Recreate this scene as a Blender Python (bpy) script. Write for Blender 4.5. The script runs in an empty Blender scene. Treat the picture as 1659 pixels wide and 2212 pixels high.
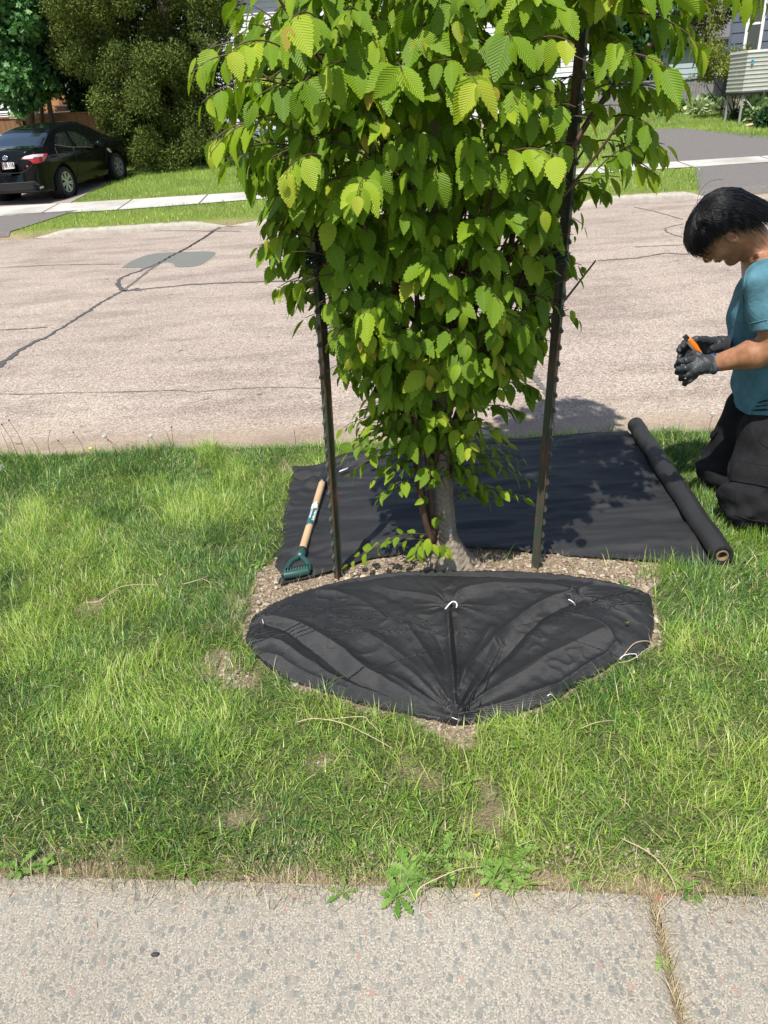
import bpy, math, random
import numpy as np
from mathutils import Vector, Matrix
rng = np.random.default_rng(7); random.seed(7)
PI = math.pi
# ------------------------------------------------------------------ camera, world, sun, exposure
scene = bpy.context.scene
COL = scene.collection
CAM_H = 1.55; FP = 1598.0; CX, CY = 829.5, 1106.0
_p = math.radians(28.7); _r = math.radians(4.0)
FWD = np.array([0, math.cos(_p), -math.sin(_p)]); _u = np.array([0, math.sin(_p), math.cos(_p)]); _x = np.array([1.0, 0, 0])
RGT = _x*math.cos(_r) - _u*math.sin(_r); UPV = _x*math.sin(_r) + _u*math.cos(_r)
camd = bpy.data.cameras.new('camera'); cam = bpy.data.objects.new('camera', camd); COL.objects.link(cam)
camd.sensor_fit = 'VERTICAL'; camd.sensor_height = 36.0; camd.lens = 36.0*FP/2212.0
camd.clip_start = 0.02; camd.clip_end = 2000
M = Matrix(((RGT[0], UPV[0], -FWD[0], 0), (RGT[1], UPV[1], -FWD[1], 0), (RGT[2], UPV[2], -FWD[2], CAM_H), (0, 0, 0, 1)))
cam.matrix_world = M
scene.camera = cam
SUNV = np.array([0.24, 0.50, -1.0]); SUNV /= np.linalg.norm(SUNV)
sd = bpy.data.lights.new('sun', 'SUN'); sd.energy = 4.6; sd.angle = math.radians(0.53); sd.color = (1.0, 0.955, 0.88)
sun = bpy.data.objects.new('sun', sd); COL.objects.link(sun)
sun.rotation_euler = Vector(SUNV).to_track_quat('-Z', 'Y').to_euler()
sun.location = (-3, -6, 12)
world = bpy.data.worlds.new("World"); scene.world = world; world.use_nodes = True
wn = world.node_tree.nodes; wl = world.node_tree.links
bg = wn['Background']; sky = wn.new('ShaderNodeTexSky'); sky.sky_type = 'NISHITA'; sky.sun_disc = False
sky.sun_elevation = math.asin(-SUNV[2]); sky.sun_rotation = math.atan2(-SUNV[0], -SUNV[1]) % (2*PI)
sky.air_density = 1.0; sky.dust_density = 1.2; sky.ozone_density = 1.0
wl.new(sky.outputs[0], bg.inputs[0]); bg.inputs[1].default_value = 0.11
scene.view_settings.view_transform = 'Standard'; scene.view_settings.look = 'None'
scene.view_settings.exposure = 0.55; scene.view_settings.gamma = 1.0; scene.view_settings.use_curve_mapping = False
scene.cycles.max_bounces = 8; scene.cycles.transparent_max_bounces = 8

# ------------------------------------------------------------------ placing helpers
def ray(px, py):
    return FWD + RGT*((px-CX)/FP) - UPV*((py-CY)/FP)
def G(px, py, z=0.0):
    d = ray(px, py); return np.array([0, 0, CAM_H]) + d*((z-CAM_H)/d[2])
def P(px, py, Y):
    d = ray(px, py); return np.array([0, 0, CAM_H]) + d*(Y/d[1])
ROAD_Z = -0.045
def l_near(x): return 3.66 - 0.082*x           # road edge on this side
def l_far(x): return 12.95 - 0.075*x           # kerb line across the road
def terr(x, y):
    x = np.asarray(x, float); y = np.asarray(y, float)
    q = y - l_far(x)
    sl = 0.060 + 0.010*np.clip((x+8)/20, 0, 1)
    z = 0.06 + sl*np.minimum(q, 14)+0.03*np.clip((q-.3)/1.0, 0, 1) + 0.01*np.maximum(q-14, 0)
    z = np.where(q < 0.10, (ROAD_Z-0.03)+(z-(ROAD_Z-0.03))*np.clip(q/0.10, 0, 1), z)
    e = np.clip((l_near(x)-y)/0.06, 0, 1)
    return np.where(y < l_near(x), (ROAD_Z-0.03)*(1-e), z)
def hit(px, py, off=0.0):
    d = ray(px, py); t = 9.0/d[1]
    while t*d[1] < 90:
        p = np.array([0, 0, CAM_H]) + d*t
        if p[2] <= terr(p[0], p[1]) + off: break
        t += 0.01
    return p

# ------------------------------------------------------------------ object helpers
def tag(o, label=None, cat=None, group=None, kind=None):
    if label: o['label'] = label
    if cat: o['category'] = cat
    if group: o['group'] = group
    if kind: o['kind'] = kind
    return o
def thing(name, label, cat, loc=(0, 0, 0), group=None):
    o = bpy.data.objects.new(name, None); COL.objects.link(o); o.location = [float(a) for a in loc]
    o.empty_display_size = 0.1
    return tag(o, label, cat, group)
def mk(name, V, F, mat, parent=None, smooth=True, attrs=None, uv=None):
    """V (n,3) in world space; F list/array of faces. One mesh object."""
    V = np.asarray(V, np.float32)
    me = bpy.data.meshes.new(name)
    if isinstance(F, np.ndarray):
        nf, k = F.shape
        me.vertices.add(len(V)); me.vertices.foreach_set('co', V.ravel())
        me.loops.add(nf*k); me.loops.foreach_set('vertex_index', F.astype(np.int32).ravel())
        me.polygons.add(nf); me.polygons.foreach_set('loop_start', np.arange(0, nf*k, k, dtype=np.int32))
        me.polygons.foreach_set('loop_total', np.full(nf, k, np.int32))
        me.update(calc_edges=True)
    else:
        me.from_pydata([tuple(map(float, v)) for v in V], [], [tuple(map(int, f)) for f in F]); me.update()
    if attrs:
        for an, arr in attrs.items():
            a = me.attributes.new(an, 'FLOAT', 'POINT'); a.data.foreach_set('value', np.asarray(arr, np.float32))
    if uv is not None:
        l = me.uv_layers.new(name='uv'); vi = np.zeros(len(me.loops), np.int32); me.loops.foreach_get('vertex_index', vi)
        l.data.foreach_set('uv', np.asarray(uv, np.float32)[vi].ravel())
    me.polygons.foreach_set('use_smooth', np.full(len(me.polygons), smooth))
    if mat: me.materials.append(mat)
    o = bpy.data.objects.new(name, me); COL.objects.link(o)
    if parent:
        o.parent = parent
        inv = Matrix.Translation(parent_world(parent)).inverted()
        me.transform(inv)
    me.update()
    return o
def parent_world(p):
    v = Vector((0, 0, 0))
    while p: v += p.location; p = p.parent
    return v
def copy_tree(o, parent=None):
    c = o.copy(); COL.objects.link(c); c.parent = parent
    for ch in list(o.children): copy_tree(ch, c)
    return c
class MB:
    """collects simple solids into one mesh"""
    def __init__(s): s.V = []; s.F = []; s.n = 0
    def add(s, V, F):
        V = np.asarray(V, float); s.V.append(V); s.F += [tuple(int(i)+s.n for i in f) for f in F]; s.n += len(V); return s
    def box(s, a, b, bev=0.0):
        a = np.minimum(a, b).astype(float) if True else a; b2 = np.maximum(a, b)
        x0, y0, z0 = a; x1, y1, z1 = b2
        return s.add([(x0,y0,z0),(x1,y0,z0),(x1,y1,z0),(x0,y1,z0),(x0,y0,z1),(x1,y0,z1),(x1,y1,z1),(x0,y1,z1)],
                     [(0,3,2,1),(4,5,6,7),(0,1,5,4),(1,2,6,5),(2,3,7,6),(3,0,4,7)])
    def obox(s, c, ax, ay, az):
        """box by centre and three half-axis vectors"""
        c = np.asarray(c, float); V = []
        for k in (-1, 1):
            for i, j in ((-1,-1),(1,-1),(1,1),(-1,1)): V.append(c+i*np.asarray(ax)+j*np.asarray(ay)+k*np.asarray(az))
        return s.add(V, [(0,3,2,1),(4,5,6,7),(0,1,5,4),(1,2,6,5),(2,3,7,6),(3,0,4,7)])
    def tube(s, pts, rad, n=8, cap=True, closed=False):
        V, F = tube_vf(pts, rad, n, cap, closed); return s.add(V, F)
    def build(s, name, mat, parent=None, smooth=True):
        return mk(name, np.vstack(s.V), s.F, mat, parent, smooth)
def frames(pts, closed=False):
    pts = np.asarray(pts, float); n = len(pts)
    T = np.zeros_like(pts)
    if closed: T = np.roll(pts, -1, 0)-np.roll(pts, 1, 0)
    else:
        T[1:-1] = pts[2:]-pts[:-2]; T[0] = pts[1]-pts[0]; T[-1] = pts[-1]-pts[-2]
    T /= np.linalg.norm(T, axis=1)[:, None]+1e-12
    a = np.array([0, 0, 1.0]) if abs(T[0][2]) < 0.9 else np.array([1.0, 0, 0])
    N = np.zeros_like(pts); v = np.cross(T[0], a); v /= np.linalg.norm(v); N[0] = v
    for i in range(1, n):
        v = N[i-1]-T[i]*np.dot(N[i-1], T[i]); N[i] = v/(np.linalg.norm(v)+1e-12)
    return T, N, np.cross(T, N)
def tube_vf(pts, rad, n=8, cap=True, closed=False):
    pts = np.asarray(pts, float); m = len(pts)
    rad = np.broadcast_to(np.asarray(rad, float), (m,)) if np.ndim(rad) < 2 else rad
    T, N, B = frames(pts, closed); V = []
    for i in range(m):
        for k in range(n):
            a = 2*PI*k/n; V.append(pts[i]+rad[i]*(N[i]*math.cos(a)+B[i]*math.sin(a)))
    F = []
    for i in range(m if closed else m-1):
        j = (i+1) % m
        for k in range(n):
            l = (k+1) % n; F.append((i*n+k, i*n+l, j*n+l, j*n+k))
    if cap and not closed:
        F.append(tuple(range(n-1, -1, -1))); F.append(tuple((m-1)*n+k for k in range(n)))
    return np.array(V), F
def spline(pts, m):
    """Catmull-Rom through pts, m samples"""
    p = np.asarray(pts, float)
    if len(p) == 2: return p[0]+(p[1]-p[0])*np.linspace(0, 1, m)[:, None]
    q = np.vstack([2*p[0]-p[1], p, 2*p[-1]-p[-2]]); n = len(p)-1; out = []
    for t in np.linspace(0, n-1e-9, m):
        i = int(t); u = t-i; a, b, c, d = q[i], q[i+1], q[i+2], q[i+3]
        out.append(0.5*((2*b)+(-a+c)*u+(2*a-5*b+4*c-d)*u*u+(-a+3*b-3*c+d)*u**3))
    return np.array(out)
def solid(name, V, F, mat, parent=None): return mk(name, V, F, mat, parent, smooth=False)

# smooth value noise for numpy
def vnoise(x, y, s=1.0, seed=0):
    x = np.asarray(x)*s; y = np.asarray(y)*s
    xi = np.floor(x).astype(int); yi = np.floor(y).astype(int); xf = x-xi; yf = y-yi
    def h(a, b):
        n = (a*374761393 + b*668265263 + seed*982451653) & 0x7fffffff
        n = ((n ^ (n >> 13))*1274126177) & 0x7fffffff
        return ((n ^ (n >> 16)) & 0xffff)/65535.0
    u = xf*xf*(3-2*xf); v = yf*yf*(3-2*yf)
    return (h(xi, yi)*(1-u)+h(xi+1, yi)*u)*(1-v)+(h(xi, yi+1)*(1-u)+h(xi+1, yi+1)*u)*v
def fbm(x, y, s=1.0, seed=0, o=3):
    r = 0; a = 0.5
    for k in range(o): r = r + a*vnoise(x, y, s*2**k, seed+k*17); a *= 0.5
    return r/(1-0.5**o)

# ------------------------------------------------------------------ signed-distance modelling (surface nets)
def nets(f, lo, hi, h):
    lo = np.asarray(lo, float); hi = np.asarray(hi, float); n = np.ceil((hi-lo)/h).astype(int)+1
    X, Y, Z = np.meshgrid(*[lo[i]+h*np.arange(n[i]) for i in range(3)], indexing='ij')
    D = f(np.stack([X, Y, Z], -1)); S = D < 0
    cx = n-1; cnt = np.zeros(cx); acc = np.zeros((*cx, 3))
    offs = [(0,0,0),(1,0,0),(0,1,0),(1,1,0),(0,0,1),(1,0,1),(0,1,1),(1,1,1)]
    def c(a, o): return a[o[0]:o[0]+cx[0], o[1]:o[1]+cx[1], o[2]:o[2]+cx[2]]
    for a in range(8):
        for b in range(a+1, 8):
            if sum(abs(offs[a][i]-offs[b][i]) for i in range(3)) != 1: continue
            da = c(D, offs[a]); db = c(D, offs[b]); m = (da < 0) != (db < 0)
            t = np.where(m, da/(da-db+1e-20), 0)
            for i in range(3): acc[..., i] += np.where(m, offs[a][i]+t*(offs[b][i]-offs[a][i]), 0)
            cnt += m
    act = cnt > 0; idx = -np.ones(cx, int); idx[act] = np.arange(act.sum())
    ii = np.argwhere(act); V = lo+h*(ii+acc[act]/cnt[act][:, None]); F = []
    for ax in range(3):
        b, c2 = (ax+1) % 3, (ax+2) % 3
        s0 = [slice(0, -1)]*3; s1 = [slice(0, -1)]*3; s1[ax] = slice(1, None)
        for q in (b, c2): s0[q] = slice(1, -1); s1[q] = slice(1, -1)
        A = S[tuple(s0)]; B = S[tuple(s1)]; e = np.argwhere(A != B)
        if not len(e): continue
        fl = A[tuple(e.T)]
        e = e.copy(); e[:, b] += 1; e[:, c2] += 1
        def id_(db, dc):
            k = e.copy(); k[:, b] -= db; k[:, c2] -= dc; return idx[tuple(k.T)]
        q = np.stack([id_(1, 1), id_(0, 1), id_(0, 0), id_(1, 0)], 1); q[~fl] = q[~fl][:, ::-1]; F.append(q)
    return V, np.vstack(F)
def smin(a, b, k):
    if k <= 0: return np.minimum(a, b)
    h = np.clip(0.5+0.5*(b-a)/k, 0, 1); return b*(1-h)+a*h-k*h*(1-h)
def s_cap(p, a, b, ra, rb, sy=None):
    a = np.asarray(a, float); b = np.asarray(b, float); ab = b-a; q = p-a
    t = np.clip((q@ab)/(ab@ab+1e-12), 0, 1); d = q-t[..., None]*ab
    return np.sqrt((d**2).sum(-1))-(ra+(rb-ra)*t)
def s_ell(p, c, r):
    r = np.asarray(r, float); q = (p-np.asarray(c))/r; k0 = np.sqrt((q**2).sum(-1)); k1 = np.sqrt(((q/r)**2).sum(-1))
    return k0*(k0-1)/(k1+1e-9)

# ------------------------------------------------------------------ material helpers
def new_mat(name):
    m = bpy.data.materials.new(name); m.use_nodes = True
    return m, m.node_tree.nodes, m.node_tree.links, m.node_tree.nodes['Principled BSDF']
def simple(name, col, rough=0.6, metal=0.0, noise=None, bump=0.0, bscale=200, spec=None, coat=0.0, var=0.15):
    m, n, l, b = new_mat(name)
    b.inputs['Roughness'].default_value = rough; b.inputs['Metallic'].default_value = metal
    if spec is not None: b.inputs['Specular IOR Level'].default_value = spec
    if coat: b.inputs['Coat Weight'].default_value = coat; b.inputs['Coat Roughness'].default_value = 0.05
    tc = n.new('ShaderNodeTexCoord')
    nz = n.new('ShaderNodeTexNoise'); nz.inputs['Scale'].default_value = noise or 8; nz.inputs['Detail'].default_value = 5
    l.new(tc.outputs['Object'], nz.inputs['Vector'])
    mx = n.new('ShaderNodeMix'); mx.data_type = 'RGBA'
    mx.inputs[6].default_value = (*[c*(1-var) for c in col], 1); mx.inputs[7].default_value = (*[min(1, c*(1+var)) for c in col], 1)
    l.new(nz.outputs[0], mx.inputs[0]); l.new(mx.outputs[2], b.inputs['Base Color'])
    if bump:
        n2 = n.new('ShaderNodeTexNoise'); n2.inputs['Scale'].default_value = bscale; l.new(tc.outputs['Object'], n2.inputs['Vector'])
        bp = n.new('ShaderNodeBump'); bp.inputs['Strength'].default_value = bump; bp.inputs['Distance'].default_value = 0.01
        l.new(n2.outputs[0], bp.inputs['Height']); l.new(bp.outputs[0], b.inputs['Normal'])
    return m
def ramp(n, stops, interp='LINEAR'):
    r = n.new('ShaderNodeValToRGB'); cr = r.color_ramp; cr.interpolation = interp
    while len(cr.elements) > 1: cr.elements.remove(cr.elements[-1])
    for i, (p, c) in enumerate(stops):
        e = cr.elements[0] if i == 0 else cr.elements.new(p)
        e.position = p; e.color = (*c, 1) if len(c) == 3 else c
    return r
def math_n(n, l, op, a, b=None, clamp=False):
    m = n.new('ShaderNodeMath'); m.operation = op; m.use_clamp = clamp
    for i, v in enumerate((a, b)):
        if v is None: continue
        if isinstance(v, (int, float)): m.inputs[i].default_value = v
        else: l.new(v, m.inputs[i])
    return m.outputs[0]
def mixc(n, l, f, a, b, mode='MIX'):
    m = n.new('ShaderNodeMix'); m.data_type = 'RGBA'; m.blend_type = mode
    for s, v in ((0, f), (6, a), (7, b)):
        if isinstance(v, (int, float)): m.inputs[s].default_value = v
        elif isinstance(v, tuple): m.inputs[s].default_value = (*v, 1)
        else: l.new(v, m.inputs[s])
    return m.outputs[2]
def leafy(name, stops, trans=0.35, rough=0.5, veins=False, spec=0.4):
    """plant material; colour chosen by the per-blade / per-leaf attribute 'tone'"""
    m, n, l, b = new_mat(name); at = n.new('ShaderNodeAttribute'); at.attribute_name = 'tone'
    r = ramp(n, stops); l.new(at.outputs['Fac'], r.inputs[0]); col = r.outputs[0]
    b.inputs['Roughness'].default_value = rough; b.inputs['Specular IOR Level'].default_value = spec
    nrm = None
    if veins:
        uv = n.new('ShaderNodeUVMap'); uv.uv_map = 'uv'; sp = n.new('ShaderNodeSeparateXYZ'); l.new(uv.outputs[0], sp.inputs[0])
        av = math_n(n, l, 'ABSOLUTE', sp.outputs[1])
        ph = math_n(n, l, 'SUBTRACT', sp.outputs[0], math_n(n, l, 'MULTIPLY', av, 0.95))
        s = math_n(n, l, 'SINE', math_n(n, l, 'MULTIPLY', ph, 2*PI*13))
        mid = math_n(n, l, 'GREATER_THAN', 0.014, av)
        h = math_n(n, l, 'ADD', math_n(n, l, 'MULTIPLY', s, 0.5), 0.5)
        sharp = math_n(n, l, 'POWER', h, 3.0)
        vein = math_n(n, l, 'MAXIMUM', sharp, mid)
        col = mixc(n, l, math_n(n, l, 'MULTIPLY', vein, 0.22), col, (0.34, 0.42, 0.05))
        bp = n.new('ShaderNodeBump'); bp.inputs['Strength'].default_value = 0.6; bp.inputs['Distance'].default_value = 0.0016
        l.new(math_n(n, l, 'SUBTRACT', 1.0, h), bp.inputs['Height']); nrm = bp.outputs[0]; l.new(nrm, b.inputs['Normal'])
    l.new(col, b.inputs['Base Color'])
    t = n.new('ShaderNodeBsdfTranslucent'); tc = mixc(n, l, 0.5, col, (0.35, 0.55, 0.02)) if veins else col
    l.new(tc, t.inputs[0]); mx = n.new('ShaderNodeMixShader'); mx.inputs[0].default_value = trans
    if nrm: l.new(nrm, t.inputs['Normal'])
    l.new(b.outputs[0], mx.inputs[1]); l.new(t.outputs[0], mx.inputs[2])
    l.new(mx.outputs[0], n['Material Output'].inputs[0])
    return m

# ------------------------------------------------------------------ ground materials
def mat_soil_grass(name, far=False):
    m, n, l, b = new_mat(name); tc = n.new('ShaderNodeTexCoord'); b.inputs['Roughness'].default_value = 0.95
    b.inputs['Specular IOR Level'].default_value = 0.1
    nz = n.new('ShaderNodeTexNoise'); nz.inputs['Scale'].default_value = 3 if far else 14; nz.inputs['Detail'].default_value = 8
    l.new(tc.outputs['Object'], nz.inputs['Vector'])
    nf = n.new('ShaderNodeTexNoise'); nf.inputs['Scale'].default_value = 60 if far else 160; nf.inputs['Detail'].default_value = 4
    l.new(tc.outputs['Object'], nf.inputs['Vector'])
    soil = ramp(n, [(0.3, (0.12, 0.082, 0.055)), (0.5, (0.26, 0.195, 0.135)), (0.7, (0.40, 0.32, 0.235))])
    l.new(math_n(n, l, 'MULTIPLY', math_n(n, l, 'ADD', nz.outputs[0], nf.outputs[0]), 0.5), soil.inputs[0])
    gr = ramp(n, [(0.3, (0.07, 0.10, 0.02)), (0.5, (0.14, 0.18, 0.04)), (0.7, (0.28, 0.28, 0.09))]) if far else \
         ramp(n, [(0.3, (0.022, 0.036, 0.010)), (0.5, (0.07, 0.09, 0.028)), (0.7, (0.20, 0.19, 0.09))])
    l.new(nf.outputs[0], gr.inputs[0])
    at = n.new('ShaderNodeAttribute'); at.attribute_name = 'soil'
    l.new(mixc(n, l, at.outputs['Fac'], gr.outputs[0], soil.outputs[0]), b.inputs['Base Color'])
    bp = n.new('ShaderNodeBump'); bp.inputs['Strength'].default_value = 0.8; bp.inputs['Distance'].default_value = 0.012
    l.new(nf.outputs[0], bp.inputs['Height']); l.new(bp.outputs[0], b.inputs['Normal'])
    return m
def mat_road():
    m, n, l, b = new_mat('pink_asphalt'); tc = n.new('ShaderNodeTexCoord'); V = tc.outputs['Object']
    b.inputs['Roughness'].default_value = 0.85; b.inputs['Specular IOR Level'].default_value = 0.25
    vo = n.new('ShaderNodeTexVoronoi'); vo.inputs['Scale'].default_value = 130; l.new(V, vo.inputs['Vector'])
    n1 = n.new('ShaderNodeTexNoise'); n1.inputs['Scale'].default_value = 190; n1.inputs['Detail'].default_value = 3; l.new(V, n1.inputs['Vector'])
    n2 = n.new('ShaderNodeTexNoise'); n2.inputs['Scale'].default_value = 0.8; n2.inputs['Detail'].default_value = 5; l.new(V, n2.inputs['Vector'])
    n3 = n.new('ShaderNodeTexNoise'); n3.inputs['Scale'].default_value = 28; n3.inputs['Detail'].default_value = 6; n3.inputs['Roughness'].default_value = 0.75; l.new(V, n3.inputs['Vector'])
    base = ramp(n, [(0.25, (0.160, 0.130, 0.108)), (0.5, (0.315, 0.265, 0.222)), (0.8, (0.53, 0.465, 0.40))])
    sepc = n.new('ShaderNodeSeparateColor'); l.new(vo.outputs['Color'], sepc.inputs[0])
    fac = math_n(n, l, 'ADD', math_n(n, l, 'MULTIPLY', sepc.outputs[0], 0.50), math_n(n, l, 'MULTIPLY', n1.outputs[0], 0.30))
    fac = math_n(n, l, 'ADD', fac, math_n(n, l, 'MULTIPLY', n3.outputs[0], 0.28))
    l.new(fac, base.inputs[0])
    big = ramp(n, [(0.35, (0.90, 0.86, 0.86)), (0.65, (1.05, 1.03, 1.0))]); l.new(n2.outputs[0], big.inputs[0])
    c = mixc(n, l, 1.0, base.outputs[0], big.outputs[0], 'MULTIPLY')
    # sandy dust lying along the near edge
    sp = n.new('ShaderNodeSeparateXYZ'); l.new(V, sp.inputs[0])
    d = math_n(n, l, 'SUBTRACT', math_n(n, l, 'ADD', sp.outputs[1], math_n(n, l, 'MULTIPLY', sp.outputs[0], 0.082)), 3.66)
    d2 = math_n(n, l, 'ADD', d, math_n(n, l, 'MULTIPLY', n3.outputs[0], 0.12))
    r = ramp(n, [(0.0, (0.75, 0.75, 0.75)), (0.34, (0.55, 0.55, 0.55)), (0.42, (0.0, 0.0, 0.0)), (0.46, (0.25, 0.25, 0.25)), (0.70, (0, 0, 0))]); l.new(d2, r.inputs[0])
    c = mixc(n, l, r.outputs[0], c, (0.31, 0.235, 0.165))
    n5 = n.new('ShaderNodeTexNoise'); n5.inputs['Scale'].default_value = 2.3; n5.inputs['Detail'].default_value = 8; n5.inputs['Roughness'].default_value = 0.7
    m5 = n.new('ShaderNodeMapping'); m5.inputs['Scale'].default_value = (0.35, 1.0, 1.0); l.new(V, m5.inputs[0]); l.new(m5.outputs[0], n5.inputs['Vector'])
    st = ramp(n, [(0.40, (0.80, 0.78, 0.78)), (0.52, (1.0, 1.0, 1.0)), (0.66, (1.06, 1.06, 1.05))]); l.new(n5.outputs[0], st.inputs[0]); c = mixc(n, l, 1.0, c, st.outputs[0], 'MULTIPLY')
    n6 = n.new('ShaderNodeTexNoise'); n6.inputs['Scale'].default_value = 9; n6.inputs['Detail'].default_value = 4; l.new(V, n6.inputs['Vector']); sp6 = ramp(n, [(0.27, (0.55, 0.52, 0.5)), (0.31, (1, 1, 1))]); l.new(n6.outputs[0], sp6.inputs[0]); c = mixc(n, l, 1.0, c, sp6.outputs[0], 'MULTIPLY')
    l.new(c, b.inputs['Base Color'])
    bp = n.new('ShaderNodeBump'); bp.inputs['Strength'].default_value = 0.6; bp.inputs['Distance'].default_value = 0.004
    l.new(vo.outputs['Distance'], bp.inputs['Height']); l.new(bp.outputs[0], b.inputs['Normal'])
    return m
def mat_aggregate():
    """exposed aggregate concrete: angular stones of many sizes in pale mortar"""
    m, n, l, b = new_mat('aggregate_concrete'); tc = n.new('ShaderNodeTexCoord'); b.inputs['Roughness'].default_value = 0.9
    b.inputs['Specular IOR Level'].default_value = 0.25
    nd = n.new('ShaderNodeTexNoise'); nd.inputs['Scale'].default_value = 45; nd.inputs['Detail'].default_value = 2; l.new(tc.outputs['Object'], nd.inputs['Vector'])
    vm = n.new('ShaderNodeVectorMath'); vm.operation = 'MULTIPLY_ADD'; l.new(nd.outputs['Color'], vm.inputs[0]); vm.inputs[1].default_value = (0.014,)*3
    l.new(tc.outputs['Object'], vm.inputs[2]); V = vm.outputs[0]
    nf = n.new('ShaderNodeTexNoise'); nf.inputs['Scale'].default_value = 240; nf.inputs['Detail'].default_value = 5; nf.inputs['Roughness'].default_value = 0.75; l.new(tc.outputs['Object'], nf.inputs['Vector'])
    mort = ramp(n, [(0.34, (0.12, 0.108, 0.085)), (0.45, (0.25, 0.225, 0.185)), (0.55, (0.38, 0.355, 0.30)), (0.68, (0.57, 0.54, 0.47))]); l.new(nf.outputs[0], mort.inputs[0])
    col = mort.outputs[0]; hgt = nf.outputs[0]
    nb = n.new('ShaderNodeTexNoise'); nb.inputs['Scale'].default_value = 1.6; nb.inputs['Detail'].default_value = 4; l.new(tc.outputs['Object'], nb.inputs['Vector'])
    cols = [[(0.0, (0.30, 0.245, 0.20)), (0.25, (0.23, 0.235, 0.21)), (0.5, (0.155, 0.175, 0.17)), (0.75, (0.33, 0.27, 0.22)), (0.985, (0.34, 0.16, 0.12))],
            [(0.0, (0.16, 0.17, 0.155)), (0.3, (0.26, 0.225, 0.19)), (0.55, (0.105, 0.125, 0.125)), (0.75, (0.23, 0.22, 0.195)), (0.98, (0.32, 0.17, 0.13))],
            [(0.0, (0.145, 0.16, 0.15)), (0.4, (0.21, 0.20, 0.18)), (0.7, (0.10, 0.115, 0.12)), (0.99, (0.30, 0.15, 0.12))]]
    for k, (sc, thr, dist) in enumerate(((200, 0.30, 0.50), (100, 0.32, 0.48), (54, 0.52, 0.44))):
        vo = n.new('ShaderNodeTexVoronoi'); vo.inputs['Scale'].default_value = sc; l.new(V, vo.inputs['Vector']); vo.inputs['Randomness'].default_value = 1
        mp = n.new('ShaderNodeMapping'); mp.inputs['Rotation'].default_value = (0, 0, 0.6+k); mp.inputs['Scale'].default_value = (1.0, 0.66, 1.0)
        l.new(V, mp.inputs[0]); l.new(mp.outputs[0], vo.inputs['Vector'])
        s = n.new('ShaderNodeSeparateColor'); l.new(vo.outputs['Color'], s.inputs[0])
        pres = math_n(n, l, 'GREATER_THAN', s.outputs[0], thr)
        rad = math_n(n, l, 'MULTIPLY', math_n(n, l, 'ADD', s.outputs[2], 0.55), dist)
        ins = math_n(n, l, 'MULTIPLY', math_n(n, l, 'SUBTRACT', rad, vo.outputs['Distance']), 14, True)
        msk = math_n(n, l, 'MULTIPLY', pres, ins)
        rc = ramp(n, cols[k], 'CONSTANT'); l.new(s.outputs[1], rc.inputs[0])
        cc = mixc(n, l, math_n(n, l, 'MULTIPLY', nf.outputs[0], 0.42), rc.outputs[0], (0.40, 0.37, 0.32))
        vo.distance = ('MANHATTAN', 'EUCLIDEAN', 'MANHATTAN')[k]
        col = mixc(n, l, math_n(n, l, 'MULTIPLY', msk, 0.74), col, cc)
        hgt = math_n(n, l, 'ADD', hgt, math_n(n, l, 'MULTIPLY', msk, 0.8))
    bigr = ramp(n, [(0.3, (0.90, 0.88, 0.86)), (0.7, (1.08, 1.07, 1.05))]); l.new(nb.outputs[0], bigr.inputs[0])
    col = mixc(n, l, 1.0, col, bigr.outputs[0], 'MULTIPLY')
    l.new(col, b.inputs['Base Color'])
    bp = n.new('ShaderNodeBump'); bp.inputs['Strength'].default_value = 0.5; bp.inputs['Distance'].default_value = 0.0015
    l.new(hgt, bp.inputs['Height']); l.new(bp.outputs[0], b.inputs['Normal'])
    return m
MAT = {}
MAT['lawn'] = mat_soil_grass('lawn_soil'); MAT['yard'] = mat_soil_grass('yard_turf', True)
MAT['road'] = mat_road(); MAT['walk'] = mat_aggregate()
MAT['concrete'] = simple('pale_concrete', (0.48, 0.465, 0.43), 0.9, noise=30, bump=0.4, bscale=120, var=0.12)
_m = MAT['concrete']; _n = _m.node_tree.nodes; _l = _m.node_tree.links; _b = _n['Principled BSDF']; _tc = _n.new('ShaderNodeTexCoord'); _s = _n.new('ShaderNodeSeparateXYZ'); _l.new(_tc.outputs['Object'], _s.inputs[0])
_f = math_n(_n, _l, 'LESS_THAN', math_n(_n, _l, 'FRACT', math_n(_n, _l, 'DIVIDE', _s.outputs[0], 1.5)), 0.025); _old = _b.inputs['Base Color'].links[0].from_socket
_nz = _n.new('ShaderNodeTexNoise'); _nz.inputs['Scale'].default_value = 1.3; _nz.inputs['Detail'].default_value = 7; _l.new(_tc.outputs['Object'], _nz.inputs['Vector']); _r = ramp(_n, [(.35, (.72, .70, .66)), (.6, (1, 1, 1))]); _l.new(_nz.outputs[0], _r.inputs[0])
_l.new(mixc(_n, _l, _f, mixc(_n, _l, 1.0, _old, _r.outputs[0], 'MULTIPLY'), (0.10, 0.09, 0.075)), _b.inputs['Base Color'])
MAT['kerb'] = simple('weathered_kerb', (0.36, 0.33, 0.28), 0.95, noise=14, bump=0.8, bscale=60, var=0.35)
MAT['drive'] = simple('grey_asphalt', (0.145, 0.132, 0.122), 0.9, noise=20, bump=0.6, bscale=150, var=0.3)
MAT['drive_pink'] = simple('pinkish_gravel', (0.30, 0.235, 0.20), 0.95, noise=30, bump=0.6, bscale=90, var=0.3)
MAT['tar'] = simple('tar_seal', (0.075, 0.072, 0.070), 0.8, noise=60, var=0.35)
MAT['tar_old'] = simple('old_tar', (0.13, 0.115, 0.105), 0.85, noise=60, var=0.35)
MAT['patch'] = simple('asphalt_patch', (0.15, 0.155, 0.135), 0.85, noise=40, bump=0.5, bscale=130, var=0.3)

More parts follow.
